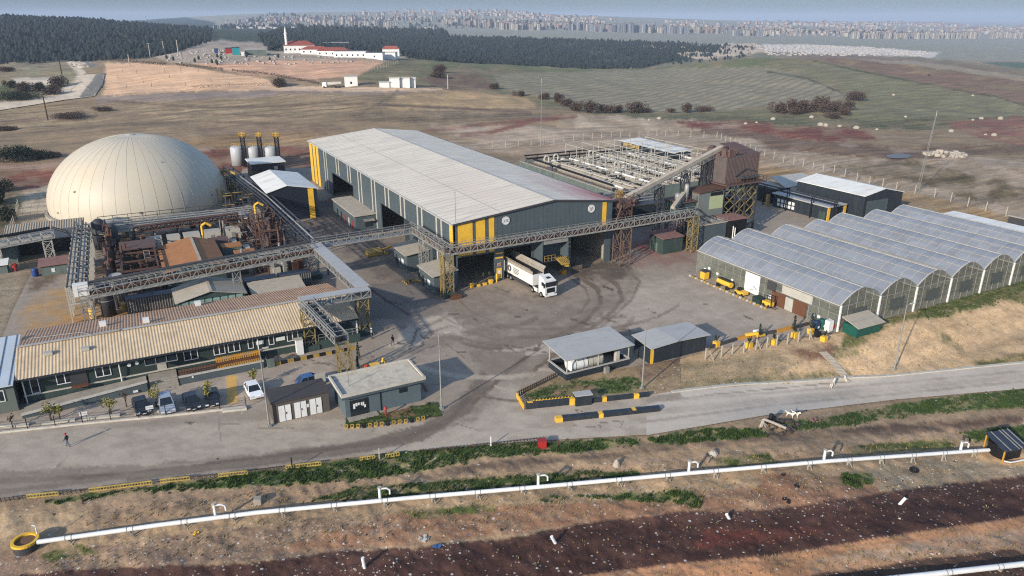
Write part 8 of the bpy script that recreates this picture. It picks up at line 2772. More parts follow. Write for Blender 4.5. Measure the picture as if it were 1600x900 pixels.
# litter and grass as uncountable stuff
def scatter(polys, n, th=.4):
 out = []
 tot = sum(w for w, _ in polys)
 for w, poly in polys:
  k = int(n * w / tot)
  xs = [p[0] for p in poly]
  ys = [p[1] for p in poly]
  px = rng.uniform(min(xs), max(xs), k * 6)
  py = rng.uniform(min(ys), max(ys), k * 6)
  jx = (fbm(px / 14, py / 9, 3) - .44) * 26
  s = np.nonzero(pip(px + jx, py + jx * .4, poly))[0][:k]
  # clumping
  keep = fbm(px[s] / 11 + 5, py[s] / 5, 3) > th
  s = s[keep]
  out.append(np.c_[px[s], py[s]])
 return np.concatenate(out)
def tufts(name, polys, n, mt, h, w, blades=5):
 P2 = scatter(polys, n)
 W = at_np(P2[:, 0], P2[:, 1])
 m = len(W)
 V = np.zeros((m, blades, 3, 3))
 a = rng.uniform(0, 2 * PI, (m, blades))
 r = rng.uniform(.02, w * 1.6, (m, blades))
 bx = W[:, None, 0] + r * np.cos(a * 3.1)
 by = W[:, None, 1] + r * np.sin(a * 3.1)
 hh = rng.uniform(.5, 1.2, (m, blades)) * h * rng.uniform(.5, 1.3, (m, 1))
 wd = w * rng.uniform(.5, 1.0, (m, blades))
 V[:, :, 0] = np.stack([bx - wd * np.cos(a), by - wd * np.sin(a), np.repeat(W[:, 2:3], blades, 1) - .05], -1)
 V[:, :, 1] = np.stack([bx + wd * np.cos(a), by + wd * np.sin(a), np.repeat(W[:, 2:3], blades, 1) - .05], -1)
 ln = rng.uniform(-.6, .6, (m, blades)) * h
 V[:, :, 2] = np.stack([bx + ln * np.sin(a), by - ln * np.cos(a), np.repeat(W[:, 2:3], blades, 1) + hh], -1)
 V = V.reshape(-1, 3)
 me = bpy.data.meshes.new(name)
 nf = len(V) // 3
 me.vertices.add(len(V))
 me.vertices.foreach_set('co', V.astype(np.float32).ravel())
 me.loops.add(nf * 3)
 me.loops.foreach_set('vertex_index', np.arange(nf * 3, dtype=np.int32))
 me.polygons.add(nf)
 me.polygons.foreach_set('loop_start', np.arange(0, nf * 3, 3, dtype=np.int32))
 me.update(calc_edges=True)
 me.materials.append(MT[mt])
 o = bpy.data.objects.new(name, me)
 COL.objects.link(o)
 o['kind'] = 'stuff'
 return o
GREEN = [(9, [(70, 784), (240, 762), (400, 740), (560, 720), (640, 706), (800, 694), (1000, 686), (1000, 696), (900, 708), (760, 716), (640, 742), (560, 750), (430, 760), (330, 764), (200, 770), (80, 790)]),
   (4, [(1010, 686), (1100, 670), (1190, 670), (1200, 682), (1100, 690), (1030, 696)]),
   (5, [(1220, 662), (1320, 650), (1400, 632), (1500, 620), (1640, 604), (1640, 636), (1540, 642), (1440, 648), (1330, 664), (1240, 674)]),
   (3, [(560, 762), (760, 748), (900, 738), (1000, 738), (1000, 750), (840, 764), (620, 780), (484, 786)]),
   (2, [(1020, 772), (1060, 767), (1100, 777), (1090, 794), (1050, 786), (900, 777), (850, 784), (840, 780)]),
   (1.2, [(1310, 742), (1360, 740), (1362, 754), (1340, 764), (1320, 757)]),
   (2, [(1500, 678), (1560, 670), (1640, 662), (1640, 700), (1590, 692), (1520, 692)]),
   (3, [(1430, 486), (1500, 464), (1570, 442), (1640, 427), (1640, 447), (1560, 468), (1540, 480), (1450, 500)]),
   (1.5, [(820, 614), (900, 596), (990, 590), (1010, 606), (930, 614), (840, 632)]),
   (1.5, [(545, 664), (690, 648), (684, 630), (590, 648)])]
tufts('green_grass', GREEN, 14000, 'grassm', .26, .075, 6)
DRY = [(4, [(120, 800), (400, 768), (640, 752), (1000, 724), (1200, 704), (1500, 676), (1520, 700), (1200, 728), (840, 752), (400, 794), (140, 826)]),
  (5, [(60, 870), (400, 815), (840, 775), (1200, 745), (1540, 715), (1540, 750), (1200, 785), (840, 812), (400, 862), (60, 900)]),
  (4, [(1000, 612), (1330, 588), (1600, 560), (1600, 470), (1330, 520), (1100, 560), (990, 580)]),
  (.5, [(600, 880), (1200, 800), (1600, 760), (1600, 790), (1200, 850), (900, 890)]),
  (2, [(1000, 900), (1300, 850), (1600, 812), (1600, 860), (1300, 895)])]
tufts('dry_weeds', DRY, 5200, 'drygrass', .22, .05, 5)
LIT = [(6, [(0, 880), (60, 864), (400, 824), (600, 806), (640, 840), (430, 890), (0, 905)]), (5, [(480, 850), (640, 810), (820, 795), (1000, 785), (1200, 765), (1400, 755), (1400, 782), (1200, 796), (880, 824), (640, 856)]),
  (4, [(1180, 744), (1420, 748), (1370, 778), (1200, 794)]), (4, [(1330, 732), (1480, 718), (1600, 730), (1500, 754), (1380, 772)]), (4, [(420, 895), (520, 870), (700, 846), (720, 860), (600, 895)]),
  (1.4, [(600, 880), (900, 825), (1330, 782), (1600, 742), (1600, 790), (1200, 860), (900, 895)]), (2, [(1250, 890), (1600, 830), (1600, 860), (1300, 905)]), (2, [(0, 800), (400, 755), (1000, 715), (1600, 650), (1600, 690), (1000, 735), (400, 800), (0, 850)]),
  (2, [(1100, 560), (1330, 530), (1600, 470), (1600, 560), (1330, 586), (1060, 605)])]
P2 = scatter(LIT, 5200, .52)
W = at_np(P2[:, 0], P2[:, 1])
m = M()
for k, (x, y, z) in enumerate(W):
 e = random.uniform(.035, .07) + .17 * random.random() ** 5
 t_ = random.random()
 m.m = 0 if t_ < .3 else 1 if t_ < .72 else 2 if t_ < .975 else 3
 a = random.random() * 6.28
 c, s_ = math.cos(a) * e, math.sin(a) * e
 f = random.uniform(.4, 1)
 h_ = e * random.uniform(.2, .9)
 m.add([(x - c, y - s_, z - .03), (x + s_ * f, y - c * f, z - .03), (x + c, y + s_, z - .03), (x - s_ * f, y + c * f, z - .03), (x + random.uniform(-.4, .4) * e, y + random.uniform(-.4, .4) * e, z + h_)],
   [(0, 1, 4), (1, 2, 4), (2, 3, 4), (3, 0, 4)])
o = m.build('scattered_litter', ['litterw', 'litterd', 'stone', 'litterb'])
o['kind'] = 'stuff'
for px, py, w_, c, lab in ((683, 853, .75, 'litterb', 'crumpled blue plastic scrap above the dark strip'), (662, 842, .9, 'litterw', 'crumpled grey-white sheet left of the blue plastic scrap'), (306, 834, .5, 'yellow', 'small yellow scrap below the first riser'), (1245, 760, .5, 'black', 'black rubber scrap on the red slope below the pipeline'), (1228, 784, .8, 'black', 'long black rubber scrap at the dark strip edge'), (1224, 743, .4, 'black', 'dark round scrap just below the pipeline right half')):
 p = at(px, py)
 m = M()
 for k in range(7):
  a = random.random() * 6.28
  q_ = p + Vector((w_ * .4 * math.cos(a), w_ * .4 * math.sin(a), 0))
  m.slab(q_ + Vector((-w_ * .3, 0, random.random() * .3)), q_ + Vector((0, -w_ * .3, random.random() * .2)), q_ + Vector((w_ * .3, 0, random.random() * .3)), q_ + Vector((0, w_ * .3, random.random() * .25)), .03)
 tag(m.build('plastic_scrap', c), lab, 'scrap')
# ================================================================== SHRUBS
def depth(x, y, z):
 return ((y - CY) * UX + (x - CX) * UY) * CT + (H - z) * ST
def shrub(px, py, wpx, hpx, mt, lab, grp, name='bare_shrub', dens=1.0):
 x, y, z = T(px, py)
 D = depth(x, y, z)
 big = 1.3 if grp != 'single shrubs' else 1.1
 w_, h_ = wpx * D / F * big, hpx * D / F * big
 dens *= 1.5
 m = M()
 k = max(3, int(w_ / h_ * 3) + 2)
 for i in range(k):
  a = random.random() * 6.28
  r = w_ * .34 * random.random() ** .5
  leafclump(m, x + r * math.cos(a) + (i / max(1, k - 1) - .5) * w_ * .4 * UX, y + r * math.sin(a) * .8 - (i / max(1, k - 1) - .5) * w_ * .4 * UY, z + h_ * random.uniform(.32, .55), w_ * .26, h_ * .42, int(150 * dens), max(.16, h_ * .055))
 for i in range(6):
  a = i * 1.05
  m.tube((x, y, z - .2), (x + w_ * .3 * math.cos(a), y + w_ * .3 * math.sin(a), z + h_ * .7), .08, 5, .03)
 return tag(m.build(name, mt), lab, 'shrub', grp)
for px, py, w_, h_ in ((812, 150, 14, 8), (850, 155, 14, 9), (870, 160, 15, 13), (885, 166, 16, 11), (905, 174, 20, 14), (920, 176, 18, 17), (945, 177, 20, 13), (966, 176, 16, 11), (993, 176, 28, 16), (1012, 176, 12, 6), (1048, 176, 12, 6), (1072, 176, 16, 13), (1100, 174, 26, 8)):
 shrub(px, py, w_, h_, 'bush', 'bare brown shrub in the row at the foot of the ploughed field', 'bare shrubs along the ploughed field')
for px, py, w_, h_ in ((1218, 177, 24, 16), (1242, 176, 26, 18), (1262, 174, 24, 16), (1278, 170, 26, 18), (1296, 176, 24, 14), (1315, 172, 26, 14), (1336, 157, 28, 13), (1244, 178, 22, 8), (1300, 185, 24, 9), (1318, 180, 18, 12)):
 shrub(px, py, w_, h_, 'bush', 'bare reddish shrub in the thicket at the right field corner', 'bare shrubs of the right thicket')
for px, py, w_, h_, mt, lab in ((435, 136, 28, 15, 'bush', 'round dark bush at the lower edge of the graveyard'), (686, 113, 24, 13, 'bush', 'round bare bush on the green field, upper of two'), (684, 121, 24, 10, 'bush', 'round bare bush on the green field, lower of two'), (770, 139, 13, 11, 'bush', 'small round bush at the corner of the brown patch'),
        (24, 252, 62, 24, 'bushgreen', 'broad dark green bush beyond the dome, leftmost'), (62, 248, 40, 14, 'bushgreen', 'low dark green bush right of the broad one'), (84, 246, 20, 9, 'bush', 'small brown bush near the dome shoulder'), (-4, 318, 46, 40, 'bushgreen', 'tall dark green thicket at the left photo edge'), (14, 345, 36, 24, 'bushgreen', 'dark thicket lower on the left photo edge'), (4, 300, 30, 20, 'bushgreen', 'dark thicket upper on the left photo edge'),
        (18, 137, 16, 12, 'bushgreen', 'dark shrub on the left hillside, leftmost'), (42, 143, 30, 16, 'bush', 'brown shrub on the left hillside, second'), (66, 142, 18, 14, 'bushgreen', 'dark shrub on the left hillside, third'), (94, 136, 32, 17, 'bush', 'brown shrub on the left hillside beside the road'), (84, 148, 28, 14, 'bush', 'low shrub on the left hillside close to the road bend'), (30, 156, 60, 14, 'bushgreen', 'long green thicket below the left hillside'), (12, 112, 24, 8, 'bush', 'brown shrub patch high on the left hillside'),
        (112, 185, 50, 10, 'bush', 'long brown thicket on the slope by the dark pole'), (160, 174, 26, 8, 'bush', 'brown thicket right of the long one'), (10, 204, 26, 7, 'bush', 'brown brush at the left edge above the dome'), (1452, 118, 3, 2, 'bush', 'tiny bush far on the ploughed field')):
 shrub(px, py, w_, h_, mt, lab, 'single shrubs')
# hedges of the graveyard
for k, pts in enumerate((((140, 94), (262, 103)), ((276, 103), (350, 111)), ((364, 113), (420, 118)), ((424, 119), (500, 133)), ((300, 138), (420, 134)))):
 (x0, y0), (x1, y1) = pts
 m = M()
 n = int(abs(x1 - x0) / 2.6)
 for i in range(n):
  f = i / n
  px, py = x0 + (x1 - x0) * f, y0 + (y1 - y0) * f
  x, y, z = T(px, py)
  s_ = depth(x, y, z) / F
  leafclump(m, x, y, z + 3.2 * s_ * 1, 1.7 * s_, random.uniform(1.4, 3.4) * s_, 16 if k < 4 else 5, .5 * s_ + .1)
 tag(m.build('graveyard_hedge', 'bush'), 'ragged dark hedge of the graveyard, ' + ['top left stretch', 'second stretch from the left', 'third stretch from the left', 'lower right stretch by the trucks', 'thin fence-side stretch below the sandy lot'][k], 'hedge', 'graveyard hedges')
for px, py in ((192, 113), (214, 115), (258, 113), (283, 113), (311, 113), (224, 130), (198, 136), (185, 124), (237, 135), (290, 134), (349, 121), (330, 128), (265, 122)):
 x, y, z = T(px, py)
 t_ = tag(M().tube((x, y, z - .2), (x, y, z + random.uniform(2, 3.4)), .14, 5, .04).build('sapling', 'bush'), 'tiny newly planted sapling on the sandy graveyard lot', 'sapling', 'saplings on the sandy lot')
# ================================================================== REAR FENCE
def postfence(name, lab, pts, step, h, w_=.16):
 W = [Vector(T(*p)) for p in pts]
 f = thing(name, lab, 'fence', W[0])
 wi = M()
 prev = None
 cnt = 0
 for a, b in zip(W[:-1], W[1:]):
  n = max(1, int((b - a).length / step))
  for k in range(n):
   c = a.lerp(b, k / n)
   c.z = tz1(c.x, c.y)
   if cnt < 98:
    M().bar(c - Vector((0, 0, .3)), c + Vector((0, 0, h)), w_).build('post', 'stone', f)
   cnt += 1
   if prev is not None:
    for z in (.5, 1.2, 1.9):
     wi.bar(prev + Vector((0, 0, z)), c + Vector((0, 0, z)), .025)
   prev = c
 wi.build('wire', 'steel', f)
postfence('rear_fence', 'long fence of pale concrete posts behind the basin and right yard', [(770, 230), (850, 227), (940, 216), (1040, 212), (1120, 216), (1180, 240), (1240, 257), (1320, 276), (1400, 298), (1460, 308), (1540, 330), (1640, 356)], 4.6, 2.6, .2)
postfence('side_fence', 'short fence of pale posts left of the dome', [(29, 322), (24, 345), (14, 372), (2, 400)], 3.0, 2.0, .16)
postfence('lot_fence', 'row of thin posts along the sandy graveyard lot', [(160, 150), (240, 146), (330, 142), (425, 138)], 5.0, 2.0, .22)
postfence('field_fence', 'row of thin posts climbing along the graveyard edge road', [(548, 122), (575, 114), (600, 106), (625, 98)], 6.0, 2.4, .2)
# ================================================================== FAR BUILDINGS
def block(name, lab, px0, px1, pyb, pyt, dep, wall, roof=None, rh=.35, grp=None, cat='building', win=0, turn=.0, flat=True, winc='glass'):
 x, y, z = T((px0 + px1) / 2, pyb)
 D = depth(x, y, z)
 w_ = (px1 - px0) * D / F
 h_ = (pyb - pyt) * D / F
 b = thing(name, lab, cat, (0, 0, 0), grp)
 d_ = dep
 M().box(-w_ / 2, w_ / 2, 0, d_, -2, h_ * (1 if flat else .68)).build('wall', wall, b)
 if roof:
  if flat:
   M().box(-w_ / 2 - .3, w_ / 2 + .3, -.3, d_ + .3, h_, h_ + .4).build('roof', roof, b)
  else:
   hz_ = h_ * .68
   M().add([(-w_ / 2 - .6, -.6, hz_), (w_ / 2 + .6, -.6, hz_), (w_ / 2 + .6, d_ + .6, hz_), (-w_ / 2 - .6, d_ + .6, hz_), (-w_ / 2 + d_ * .35, d_ / 2, h_ + .5), (w_ / 2 - d_ * .35, d_ / 2, h_ + .5)],
     [(0, 1, 5, 4), (1, 2, 5), (2, 3, 4, 5), (3, 0, 4), (3, 2, 1, 0)]).build('roof', roof, b)
 for k in range(win):
  xx = -w_ / 2 + w_ * (k + .5) / win
  M().box(xx - .5, xx + .5, -.06, -.005, h_ * .25, h_ * .25 + 1.3).build('window', winc, b)
 b.location = (x, y, z)
 az_ = math.atan2(x - CX, y - CY)
 b.rotation_euler = (0, 0, -az_ + turn)
 return b
block('prayer_hall', 'white two-storey hall with red hipped roof beside the minaret', 445, 492, 83, 66, 16, 'white', 'terracotta', flat=False, win=7)
block('graveyard_office', 'white single-storey block with red roof right of the prayer hall', 470, 512, 85, 74, 12, 'white', 'terracotta', flat=False, win=4, turn=-.25)
block('graveyard_office', 'long white block with red roof in the middle of the graveyard buildings', 495, 545, 88, 76, 14, 'white', 'terracotta', flat=False, win=5, turn=-.25)
block('graveyard_office', 'white block with dark roof and round windows in front of the red roofs', 522, 572, 90, 80.5, 10, 'white', 'darksteel', win=6, turn=-.2)
block('graveyard_office', 'white block with dark doorway right of the dark-roofed one', 572, 598, 92, 83, 10, 'white', 'darksteel', win=1, turn=-.2)
block('graveyard_office', 'small white block at the right end of the graveyard buildings', 602, 618, 93, 83, 9, 'white', 'offwhite', turn=-.2)
block('graveyard_office', 'white house with red roof behind the right end block', 598, 624, 86, 73, 10, 'white', 'terracotta', flat=False, win=2)
block('graveyard_canopy', 'long dark canopy roof behind the graveyard buildings, left part', 490, 545, 74, 67, 18, 'darksteel', 'roofgrey')
block('graveyard_canopy', 'long dark canopy roof behind the graveyard buildings, right part', 560, 600, 77, 72, 14, 'darksteel', 'darksteel')
block('teal_stall', 'teal and red market stall in the graveyard', 364, 375, 86, 75, 6, 'teal', 'darksteel')
block('red_stall', 'red stall left of the teal one in the graveyard', 353, 363, 84, 76, 6, 'red', 'darksteel')
block('blue_stall', 'small blue booth at the left of the stalls', 336, 341, 83, 77, 5, 'blue', 'darksteel')
block('white_booth', 'small white booth right of the teal stall', 377, 382, 87, 81, 4, 'white', 'offwhite')
block('pale_awning', 'pale grey-green awning row right of the teal stall', 384, 416, 86, 78, 8, 'tankwall', 'roofgrey')
x, y, z = T(449, 83)
D = depth(x, y, z)
g = thing('minaret', 'slender white minaret of the graveyard mosque', 'minaret', (x, y, z))
hh = 39 * D / F
M().lathe(x, y, [(1.1, z), (1.0, z + hh * .72), (1.5, z + hh * .74), (.8, z + hh * .78), (.7, z + hh * .86), (.05, z + hh)], 14).build('shaft', 'white', g)
x, y, z = T(459, 72)
g = thing('mosque_dome', 'small pale dome of the graveyard mosque behind the red roof', 'dome', (x, y, z))
s_ = D / F
M().lathe(x, y, [(8 * s_, z - 4), (8 * s_, z + 6 * s_), (7 * s_, z + 7 * s_), (6.2 * s_, z + 10 * s_), (4 * s_, z + 13.5 * s_), (.4, z + 15 * s_)], 18).build('shell', 'offwhite', g)
for k, (a, b_, pt) in enumerate(((593, 609, 129), (609, 625, 122.5), (625, 641, 122.5), (641, 650, 122.5))):
 block('white_container', ['low white container at the left end of the field row', 'tall white container second in the field row', 'tall white container third in the field row', 'tall white container at the right end of the field row'][k], a, b_ - .4, 137, pt, 4, 'white', 'offwhite', grp='white containers on the field', cat='container', turn=.0)
block('white_site_office', 'white site cabin beside the parked truck below the graveyard', 539, 559, 135, 120.5, 6, 'white', 'offwhite', win=1, winc='black')
# truck by the cabin
x, y, z = T(521, 137)
g = thing('parked_truck', 'white mixer truck parked left of the white site cabin', 'truck', (0, 0, 0))
M().box(-6, -3.6, -1.2, 1.2, .5, 3).build('cab', 'white', g)
M().box(-3.4, 5.5, -1.2, 1.2, .7, 1.1).build('chassis', 'darksteel', g)
M().tube((-3, 0, 2.0), (4.8, 0, 2.6), 1.2, 14, .8).build('drum', 'offwhite', g, True)
for X in (-5, 1.5, 3.5):
 M().tube((X, -1.3, .5), (X, 1.3, .5), .5, 12).build('axle_wheels', 'tyre', g)
g.location = (x, y, z)
g.rotation_euler = (0, 0, -.5)
x, y, z = T(155, 113)
car('white pickup parked on the country road beside the sandy lot', 'carwhite', x, y, .6, 5.0, 1.9, True)
# ================================================================== WOODS, GRAVES, CITY
def in_view_ground(poly, n, r0, r1, power=1.0):
 """random ground points whose place on the hills falls inside an outline"""
 xs = [p[0] for p in poly]
 out = []
 got = 0
 for _ in range(14):
  k = 60000
  px = rng.uniform(min(xs), max(xs), k)
  r = r0 + (r1 - r0) * rng.random(k) ** power
  u = (px - 800) / F / 1.064
  az_ = np.arctan(u)
  X, Y = np.sin(az_) * r, np.cos(az_) * r
  x, y = CX + X * UX + Y * UY, CY - X * UY + Y * UX
  z = tz(x, y)
  a, b = proj(x, y, z)
  s = pip(a, b, poly)
  out.append(np.c_[x[s], y[s], z[s]])
  got += s.sum()
  if got > n:
   break
 return np.concatenate(out)[:n]
def woods(name, pts, hs, mt):
 n = len(pts)
 k = 6
 keep = fbm(pts[:, 0] / 45, pts[:, 1] / 45, 3) > rng.uniform(.2, .5, n)
 pts = pts[keep]
 n = len(pts)
 h = rng.uniform(*hs, n) * (.6 + .8 * rng.random(n) ** 1.5)
 r = h * rng.uniform(.26, .42, n)
 a = np.arange(k) * 2 * PI / k
 V = []
 for zf, rf in ((.12, .75), (.45, 1.0), (.75, .6)):
  jit = rng.uniform(.7, 1.25, (n, k))
  V.append(np.stack([pts[:, 0:1] + r[:, None] * rf * jit * np.cos(a), pts[:, 1:2] + r[:, None] * rf * jit * np.sin(a), pts[:, 2:3] + h[:, None] * (zf + rng.uniform(-.06, .06, (n, k)))], -1))
 top = np.stack([pts[:, 0] + rng.uniform(-.1, .1, n) * h, pts[:, 1], pts[:, 2] + h], -1)[:, None]
 V = np.concatenate(V + [top], 1)
 st = V.shape[1]
 f = []
 for lv in range(2):
  for i in range(k):
   j = (i + 1) % k
   f += [(lv * k + i, lv * k + j, (lv + 1) * k + j), (lv * k + i, (lv + 1) * k + j, (lv + 1) * k + i)]
 for i in range(k):
  f.append((2 * k + i, 2 * k + (i + 1) % k, 3 * k))
 f = np.array(f)
 Fc = (f[None] + (np.arange(n) * st)[:, None, None]).reshape(-1, 3)
 me = bpy.data.meshes.new(name)
 me.vertices.add(n * st)
 me.vertices.foreach_set('co', V.astype(np.float32).ravel())
 nf = len(Fc)
 me.loops.add(nf * 3)
 me.loops.foreach_set('vertex_index', Fc.astype(np.int32).ravel())
 me.polygons.add(nf)
 me.polygons.foreach_set('loop_start', np.arange(0, nf * 3, 3, dtype=np.int32))
 me.update(calc_edges=True)
 me.materials.append(MT[mt])
 o = bpy.data.objects.new(name, me)
 COL.objects.link(o)
 o['kind'] = 'stuff'
 return o
pts = np.concatenate([in_view_ground([(-500, 20), (200, 25), (332, 40), (330, 66), (250, 90), (120, 98), (-500, 112)], 15000, 900, 2000),
      in_view_ground([(400, 56), (440, 48), (520, 49), (640, 52), (690, 57), (700, 70), (640, 84), (420, 80)], 6500, 800, 2200)])
woods('pine_forest', pts, (5, 8), 'pine')
pts = in_view_ground([(600, 72), (700, 57), (800, 60), (900, 63), (1040, 67), (1130, 73), (1110, 88), (1040, 98), (1000, 108), (900, 110), (800, 106), (640, 92)], 11000, 900, 2200)
pts = np.concatenate([pts, in_view_ground([(1040, 66), (1185, 74), (1160, 92), (1050, 102)], 420, 900, 2200)])
woods('valley_pine_wood', pts, (4, 7), 'pine')
# pale graves: far field and the near graveyard
def gravefield(name, pts, s):
 m = M()
 for x, y, z in pts:
  w_ = s * random.uniform(.7, 1.3)
  m.obox(x, y, z - .2, z + w_ * .7, w_ * 1.0, w_ * 2.0, AN)
 o = m.build(name, 'gravestone')
 o['kind'] = 'stuff'
gravefield('far_gravestones', in_view_ground([(1180, 71), (1250, 70), (1360, 74), (1460, 82), (1440, 88), (1200, 87)], 620, 1300, 2400), 2.6)
gravefield('near_gravestones', in_view_ground([(250, 92), (300, 76), (440, 84), (560, 92), (540, 100), (420, 102), (280, 100)], 300, 420, 900), .9)
gravefield('hillside_sheds', in_view_ground([(330, 44), (420, 40), (520, 44), (430, 46)], 60, 2000, 4000), 9)
for k in range(12):
 x, y, z = T(random.uniform(260, 440), random.uniform(88, 104))
 t_ = tag(M().lathe(x, y, [(.1, z - .2), (.9, z + .8), (.7, z + 2.2), (.1, z + 3)], 6).build('graveyard_bush', 'conifer'), 'small dark evergreen among the pale graves', 'shrub', 'evergreens among the graves')
def apt_mesh(name, mt, w_, d_, h_):
 m = M()
 m.m = 0
 m.box(-w_ / 2, w_ / 2, -d_ / 2, d_ / 2, -6, h_)
 m.m = 1
 m.box(-w_ / 2 - .5, w_ / 2 + .5, -d_ / 2 - .5, d_ / 2 + .5, h_, h_ + 1.2)
 m.m = 2
 nf = int(h_ / 3)
 for i in range(nf):
  for sx in (-.28, .28):
   m.box(w_ * sx - w_ * .14, w_ * sx + w_ * .14, -d_ / 2 - .25, -d_ / 2 - .01, i * 3 + 1, i * 3 + 2.5)
   m.box(-w_ / 2 - .25, -w_ / 2 - .01, d_ * sx - d_ * .14, d_ * sx + d_ * .14, i * 3 + 1, i * 3 + 2.5)
 return m.build(name, [mt, 'aptroof', 'glass'])
protos = [apt_mesh('apartment_block', 'aptw', 20, 18, 33), apt_mesh('apartment_block', 'aptb', 20, 18, 35), apt_mesh('apartment_block', 'aptr', 20, 18, 31), apt_mesh('apartment_block', 'aptw', 36, 14, 17)]
first = [True] * 4
LAB = {0: ('pale high-rise apartment block in the front rows of the distant city', 'pale high-rises of the distant city'),
  1: ('blue-grey high-rise apartment block in the middle front row of the distant city', 'blue-grey high-rises of the distant city'),
  2: ('rose-beige high-rise apartment block in the distant city', 'rose-beige high-rises of the distant city'),
  3: ('long low white apartment row at the left foot of the distant city', 'low white rows of the distant city')}
def place(k, px, py, sc=1.0):
 x, y, z = T(px, py)
 if first[k]:
  o = protos[k]
  first[k] = False
 else:
  o = protos[k].copy()
  COL.objects.link(o)
 o.location = (x, y, z)
 az_ = math.atan2(x - CX, y - CY)
 o.rotation_euler = (0, 0, -az_ + random.choice((-.5, -.2, .1, .35, .6)))
 s_ = depth(x, y, z) / 3600 * sc
 s_ = min(max(s_, .6), 1.6)
 o.scale = (s_ * random.uniform(.75, 1.15), s_, s_ * random.uniform(.8, 1.1))
 tag(o, LAB[k][0], 'apartment block', LAB[k][1])
def row(k, x0, x1, y0, y1, n, jit=.8, sc=1.0):
 for i in range(n):
  f = (i + .5) / n
  place(k if not isinstance(k, tuple) else random.choice(k), x0 + (x1 - x0) * f + random.uniform(-1.5, 1.5), y0 + (y1 - y0) * f + random.uniform(-jit, jit), sc)
row(0, 498, 620, 41, 43, 18, 1.2, .9)
row(3, 515, 680, 46, 46.5, 14, .6, .8)
row((0, 2), 690, 800, 38.5, 44, 20, .8, .85)
row(0, 782, 850, 45.5, 47, 12, .5, 1.0)
row((0, 2), 850, 930, 43, 46, 16, .8, .8)
row((0, 1), 885, 925, 47, 47.5, 8, .3, 1.0)
row((2, 1), 922, 975, 49, 50, 11, .4, 1.0)
row(1, 972, 1015, 50.5, 51, 10, .3, 1.2)
row(0, 1012, 1048, 51, 51.5, 8, .4, .9)
row(1, 1040, 1075, 52.5, 53, 8, .3, 1.0)
row((0, 2), 1068, 1130, 51, 52, 15, .6, .8)
row((0, 1), 1140, 1205, 55, 57, 14, .5, .9)
row(0, 1330, 1400, 60, 60.5, 18, .3, 1.0)
row(0, 1400, 1530, 60, 60, 30, .4, .9)
row(0, 1545, 1700, 59.5, 60.5, 20, .4, .9)
row((0, 2), 1100, 1340, 47, 53, 26, 1.5, .6)
row((0, 2), 1360, 1600, 47, 51, 22, 1.5, .55)
row((0, 2), 600, 760, 27, 33, 16, 3, .6)
# the rest of the city as one mass
zones = [([(560, 40), (560, 22), (640, 18), (800, 19), (860, 26), (980, 32), (1000, 46), (900, 44), (800, 40), (690, 40)], 900), ([(960, 33), (1120, 35), (1340, 38), (1600, 43), (1720, 48), (1700, 57), (1400, 56), (1330, 58), (1210, 56), (1000, 48)], 1000), ([(330, 40), (420, 28), (560, 26), (560, 42), (500, 42)], 160)]
m = M()
for poly, n in zones:
 for x, y, z in in_view_ground(poly, n * 2, 3000, 8200):
  if vnoise(np.array([x / 260.]), np.array([y / 260.]))[0] < .5:
   continue
  s_ = random.uniform(.6, 1.3) * math.hypot(x, y) / 6000
  w_, d_, h_ = 17 * s_ * random.uniform(.7, 1.5), 15 * s_, random.uniform(10, 24) * s_
  rz = random.uniform(0, 1.5)
  t_ = random.random()
  m.m = 0 if t_ < .55 else 1 if t_ < .75 else 2
  m.obox(x, y, z - 8, z + h_, w_, d_, rz)
  m.m = 3
  m.obox(x, y, z + h_, z + h_ + 2.5 * s_, w_ * 1.05, d_ * 1.05, rz)
o = m.build('distant_city_houses', ['aptw', 'aptb', 'aptr', 'aptroof'])
o['kind'] = 'stuff'
pts = np.concatenate([in_view_ground([(330, 46), (420, 22), (560, 26), (700, 30), (900, 36), (1100, 44), (1500, 52), (1500, 58), (1000, 49), (700, 45)], 1500, 2600, 7500),
      in_view_ground([(330, 60), (500, 46), (700, 52), (700, 58), (560, 56)], 900, 1800, 3200)])
woods('city_trees', pts, (9, 16), 'pine')
for px, py, h_, lab in ((708, 19, 46, 'slim broadcast tower on the city skyline'), (666, 19, 30, 'pale thin mast left of the broadcast tower'), (228, 34, 55, 'faint pylon on the forest crest, right one'), (29, 28, 60, 'faint pylon on the forest crest, left one')):
 x, y, z = T(px, py)
 r_ = math.hypot(x - CX, y - CY) / 1150
 tag(M().lathe(x, y, [(1.0 * r_, z - 5), (.5 * r_, z + 5 * r_), (.5 * r_, z + 8.0 * r_), (.1, z + 9.5 * r_)], 8).build('far_tower', 'steel'), lab, 'tower')
# ================================================================== CAMERA, SUN, SKY, AIR
cam = bpy.data.cameras.new('camera')
co = bpy.data.objects.new('camera', cam)
COL.objects.link(co)
co.location = (CX, CY, H)
co.rotation_euler = (PI / 2 - TH, 0, -AN)
cam.sensor_width = 36
cam.lens = F / 1600 * 36
cam.clip_end = 60000
cam.clip_start = .5
S.camera = co
EL = math.radians(20)
SX, SY = -.897, -.443
sun = bpy.data.lights.new('sun', 'SUN')
sun.energy = 3.4
sun.angle = math.radians(.9)
sun.color = (1.0, .90, .77)
so = bpy.data.objects.new('sun', sun)
COL.objects.link(so)
so.rotation_euler = Vector((-SX * math.cos(EL), -SY * math.cos(EL), -math.sin(EL))).to_track_quat('-Z', 'Y').to_euler()
w = bpy.data.worlds.new('World')
S.world = w
w.use_nodes = True
nt = w.node_tree
sk = nt.nodes.new('ShaderNodeTexSky')
sk.sky_type = 'NISHITA'
sk.sun_disc = False
sk.sun_elevation = EL
sk.sun_rotation = math.atan2(SX, SY)
sk.altitude = 1200
sk.air_density = 1.0
sk.dust_density = 1.6
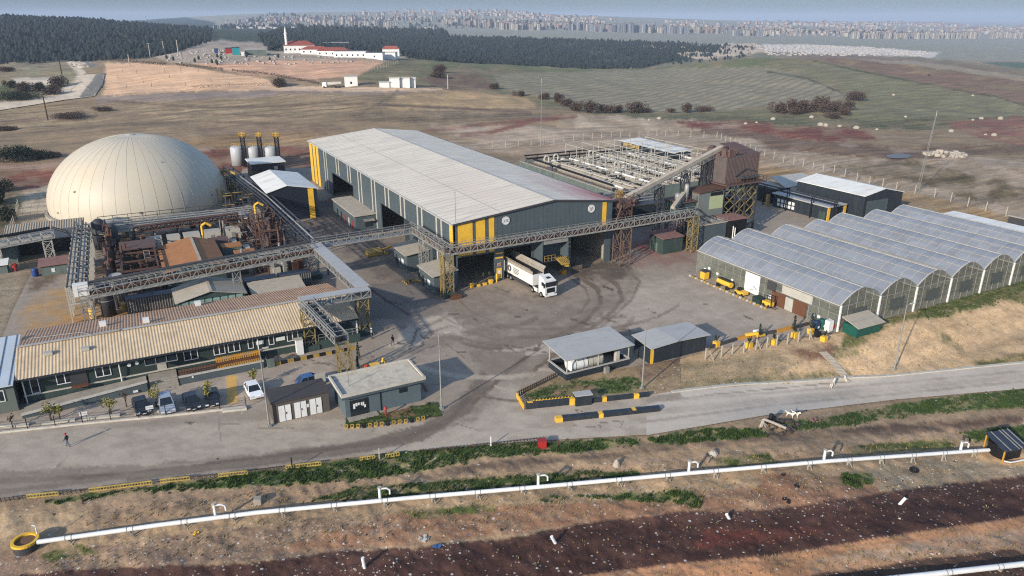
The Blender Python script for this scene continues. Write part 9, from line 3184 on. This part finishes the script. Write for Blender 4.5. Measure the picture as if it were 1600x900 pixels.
sk.ozone_density = 1.6
gtc = nt.nodes.new('ShaderNodeTexCoord')
gsp = nt.nodes.new('ShaderNodeSeparateXYZ')
nt.links.new(gtc.outputs['Generated'], gsp.inputs[0])
grp_ = nt.nodes.new('ShaderNodeValToRGB')            # darkens and blues the sky colour toward the horizon, upper sky stays bright
grp_.color_ramp.elements[0].position = .03
grp_.color_ramp.elements[0].color = (.115, .152, .195, 1)
grp_.color_ramp.elements[1].position = .3
grp_.color_ramp.elements[1].color = (1, 1, 1, 1)
nt.links.new(gsp.outputs['Z'], grp_.inputs['Fac'])
gmx_ = nt.nodes.new('ShaderNodeMix')
gmx_.data_type = 'RGBA'
gmx_.blend_type = 'MULTIPLY'
gmx_.inputs['Factor'].default_value = 1
nt.links.new(sk.outputs['Color'], gmx_.inputs['A'])
nt.links.new(grp_.outputs['Color'], gmx_.inputs['B'])
nt.links.new(gmx_.outputs['Result'], nt.nodes['Background'].inputs['Color'])
nt.nodes['Background'].inputs['Strength'].default_value = SKY
hz = M().box(-17500, 17500, -17500, 17500, -420, 175)
hm = bpy.data.materials.new('haze_air')
hm.use_nodes = True
for n in list(hm.node_tree.nodes):
 if n.type == 'BSDF_PRINCIPLED':
  hm.node_tree.nodes.remove(n)
pv = hm.node_tree.nodes.new('ShaderNodeVolumePrincipled')
pv.inputs['Color'].default_value = (.56, .67, .84, 1)
pv.inputs['Density'].default_value = HAZE
hm.node_tree.links.new(pv.outputs['Volume'], hm.node_tree.nodes['Material Output'].inputs['Volume'])
ho = hz.build('haze', hm)
ho['kind'] = 'stuff'
S.render.engine = 'CYCLES'
S.cycles.use_denoising = False
S.cycles.pixel_filter_type = 'BLACKMAN_HARRIS'
S.cycles.filter_width = 1.15
S.cycles.max_bounces = 6
S.cycles.transparent_max_bounces = 24
S.cycles.volume_bounces = 0
S.cycles.use_fast_gi = False
S.view_settings.view_transform = 'Standard'
S.view_settings.look = 'None'
S.view_settings.gamma = 1
S.view_settings.exposure = EXPO
S.view_settings.use_curve_mapping = False
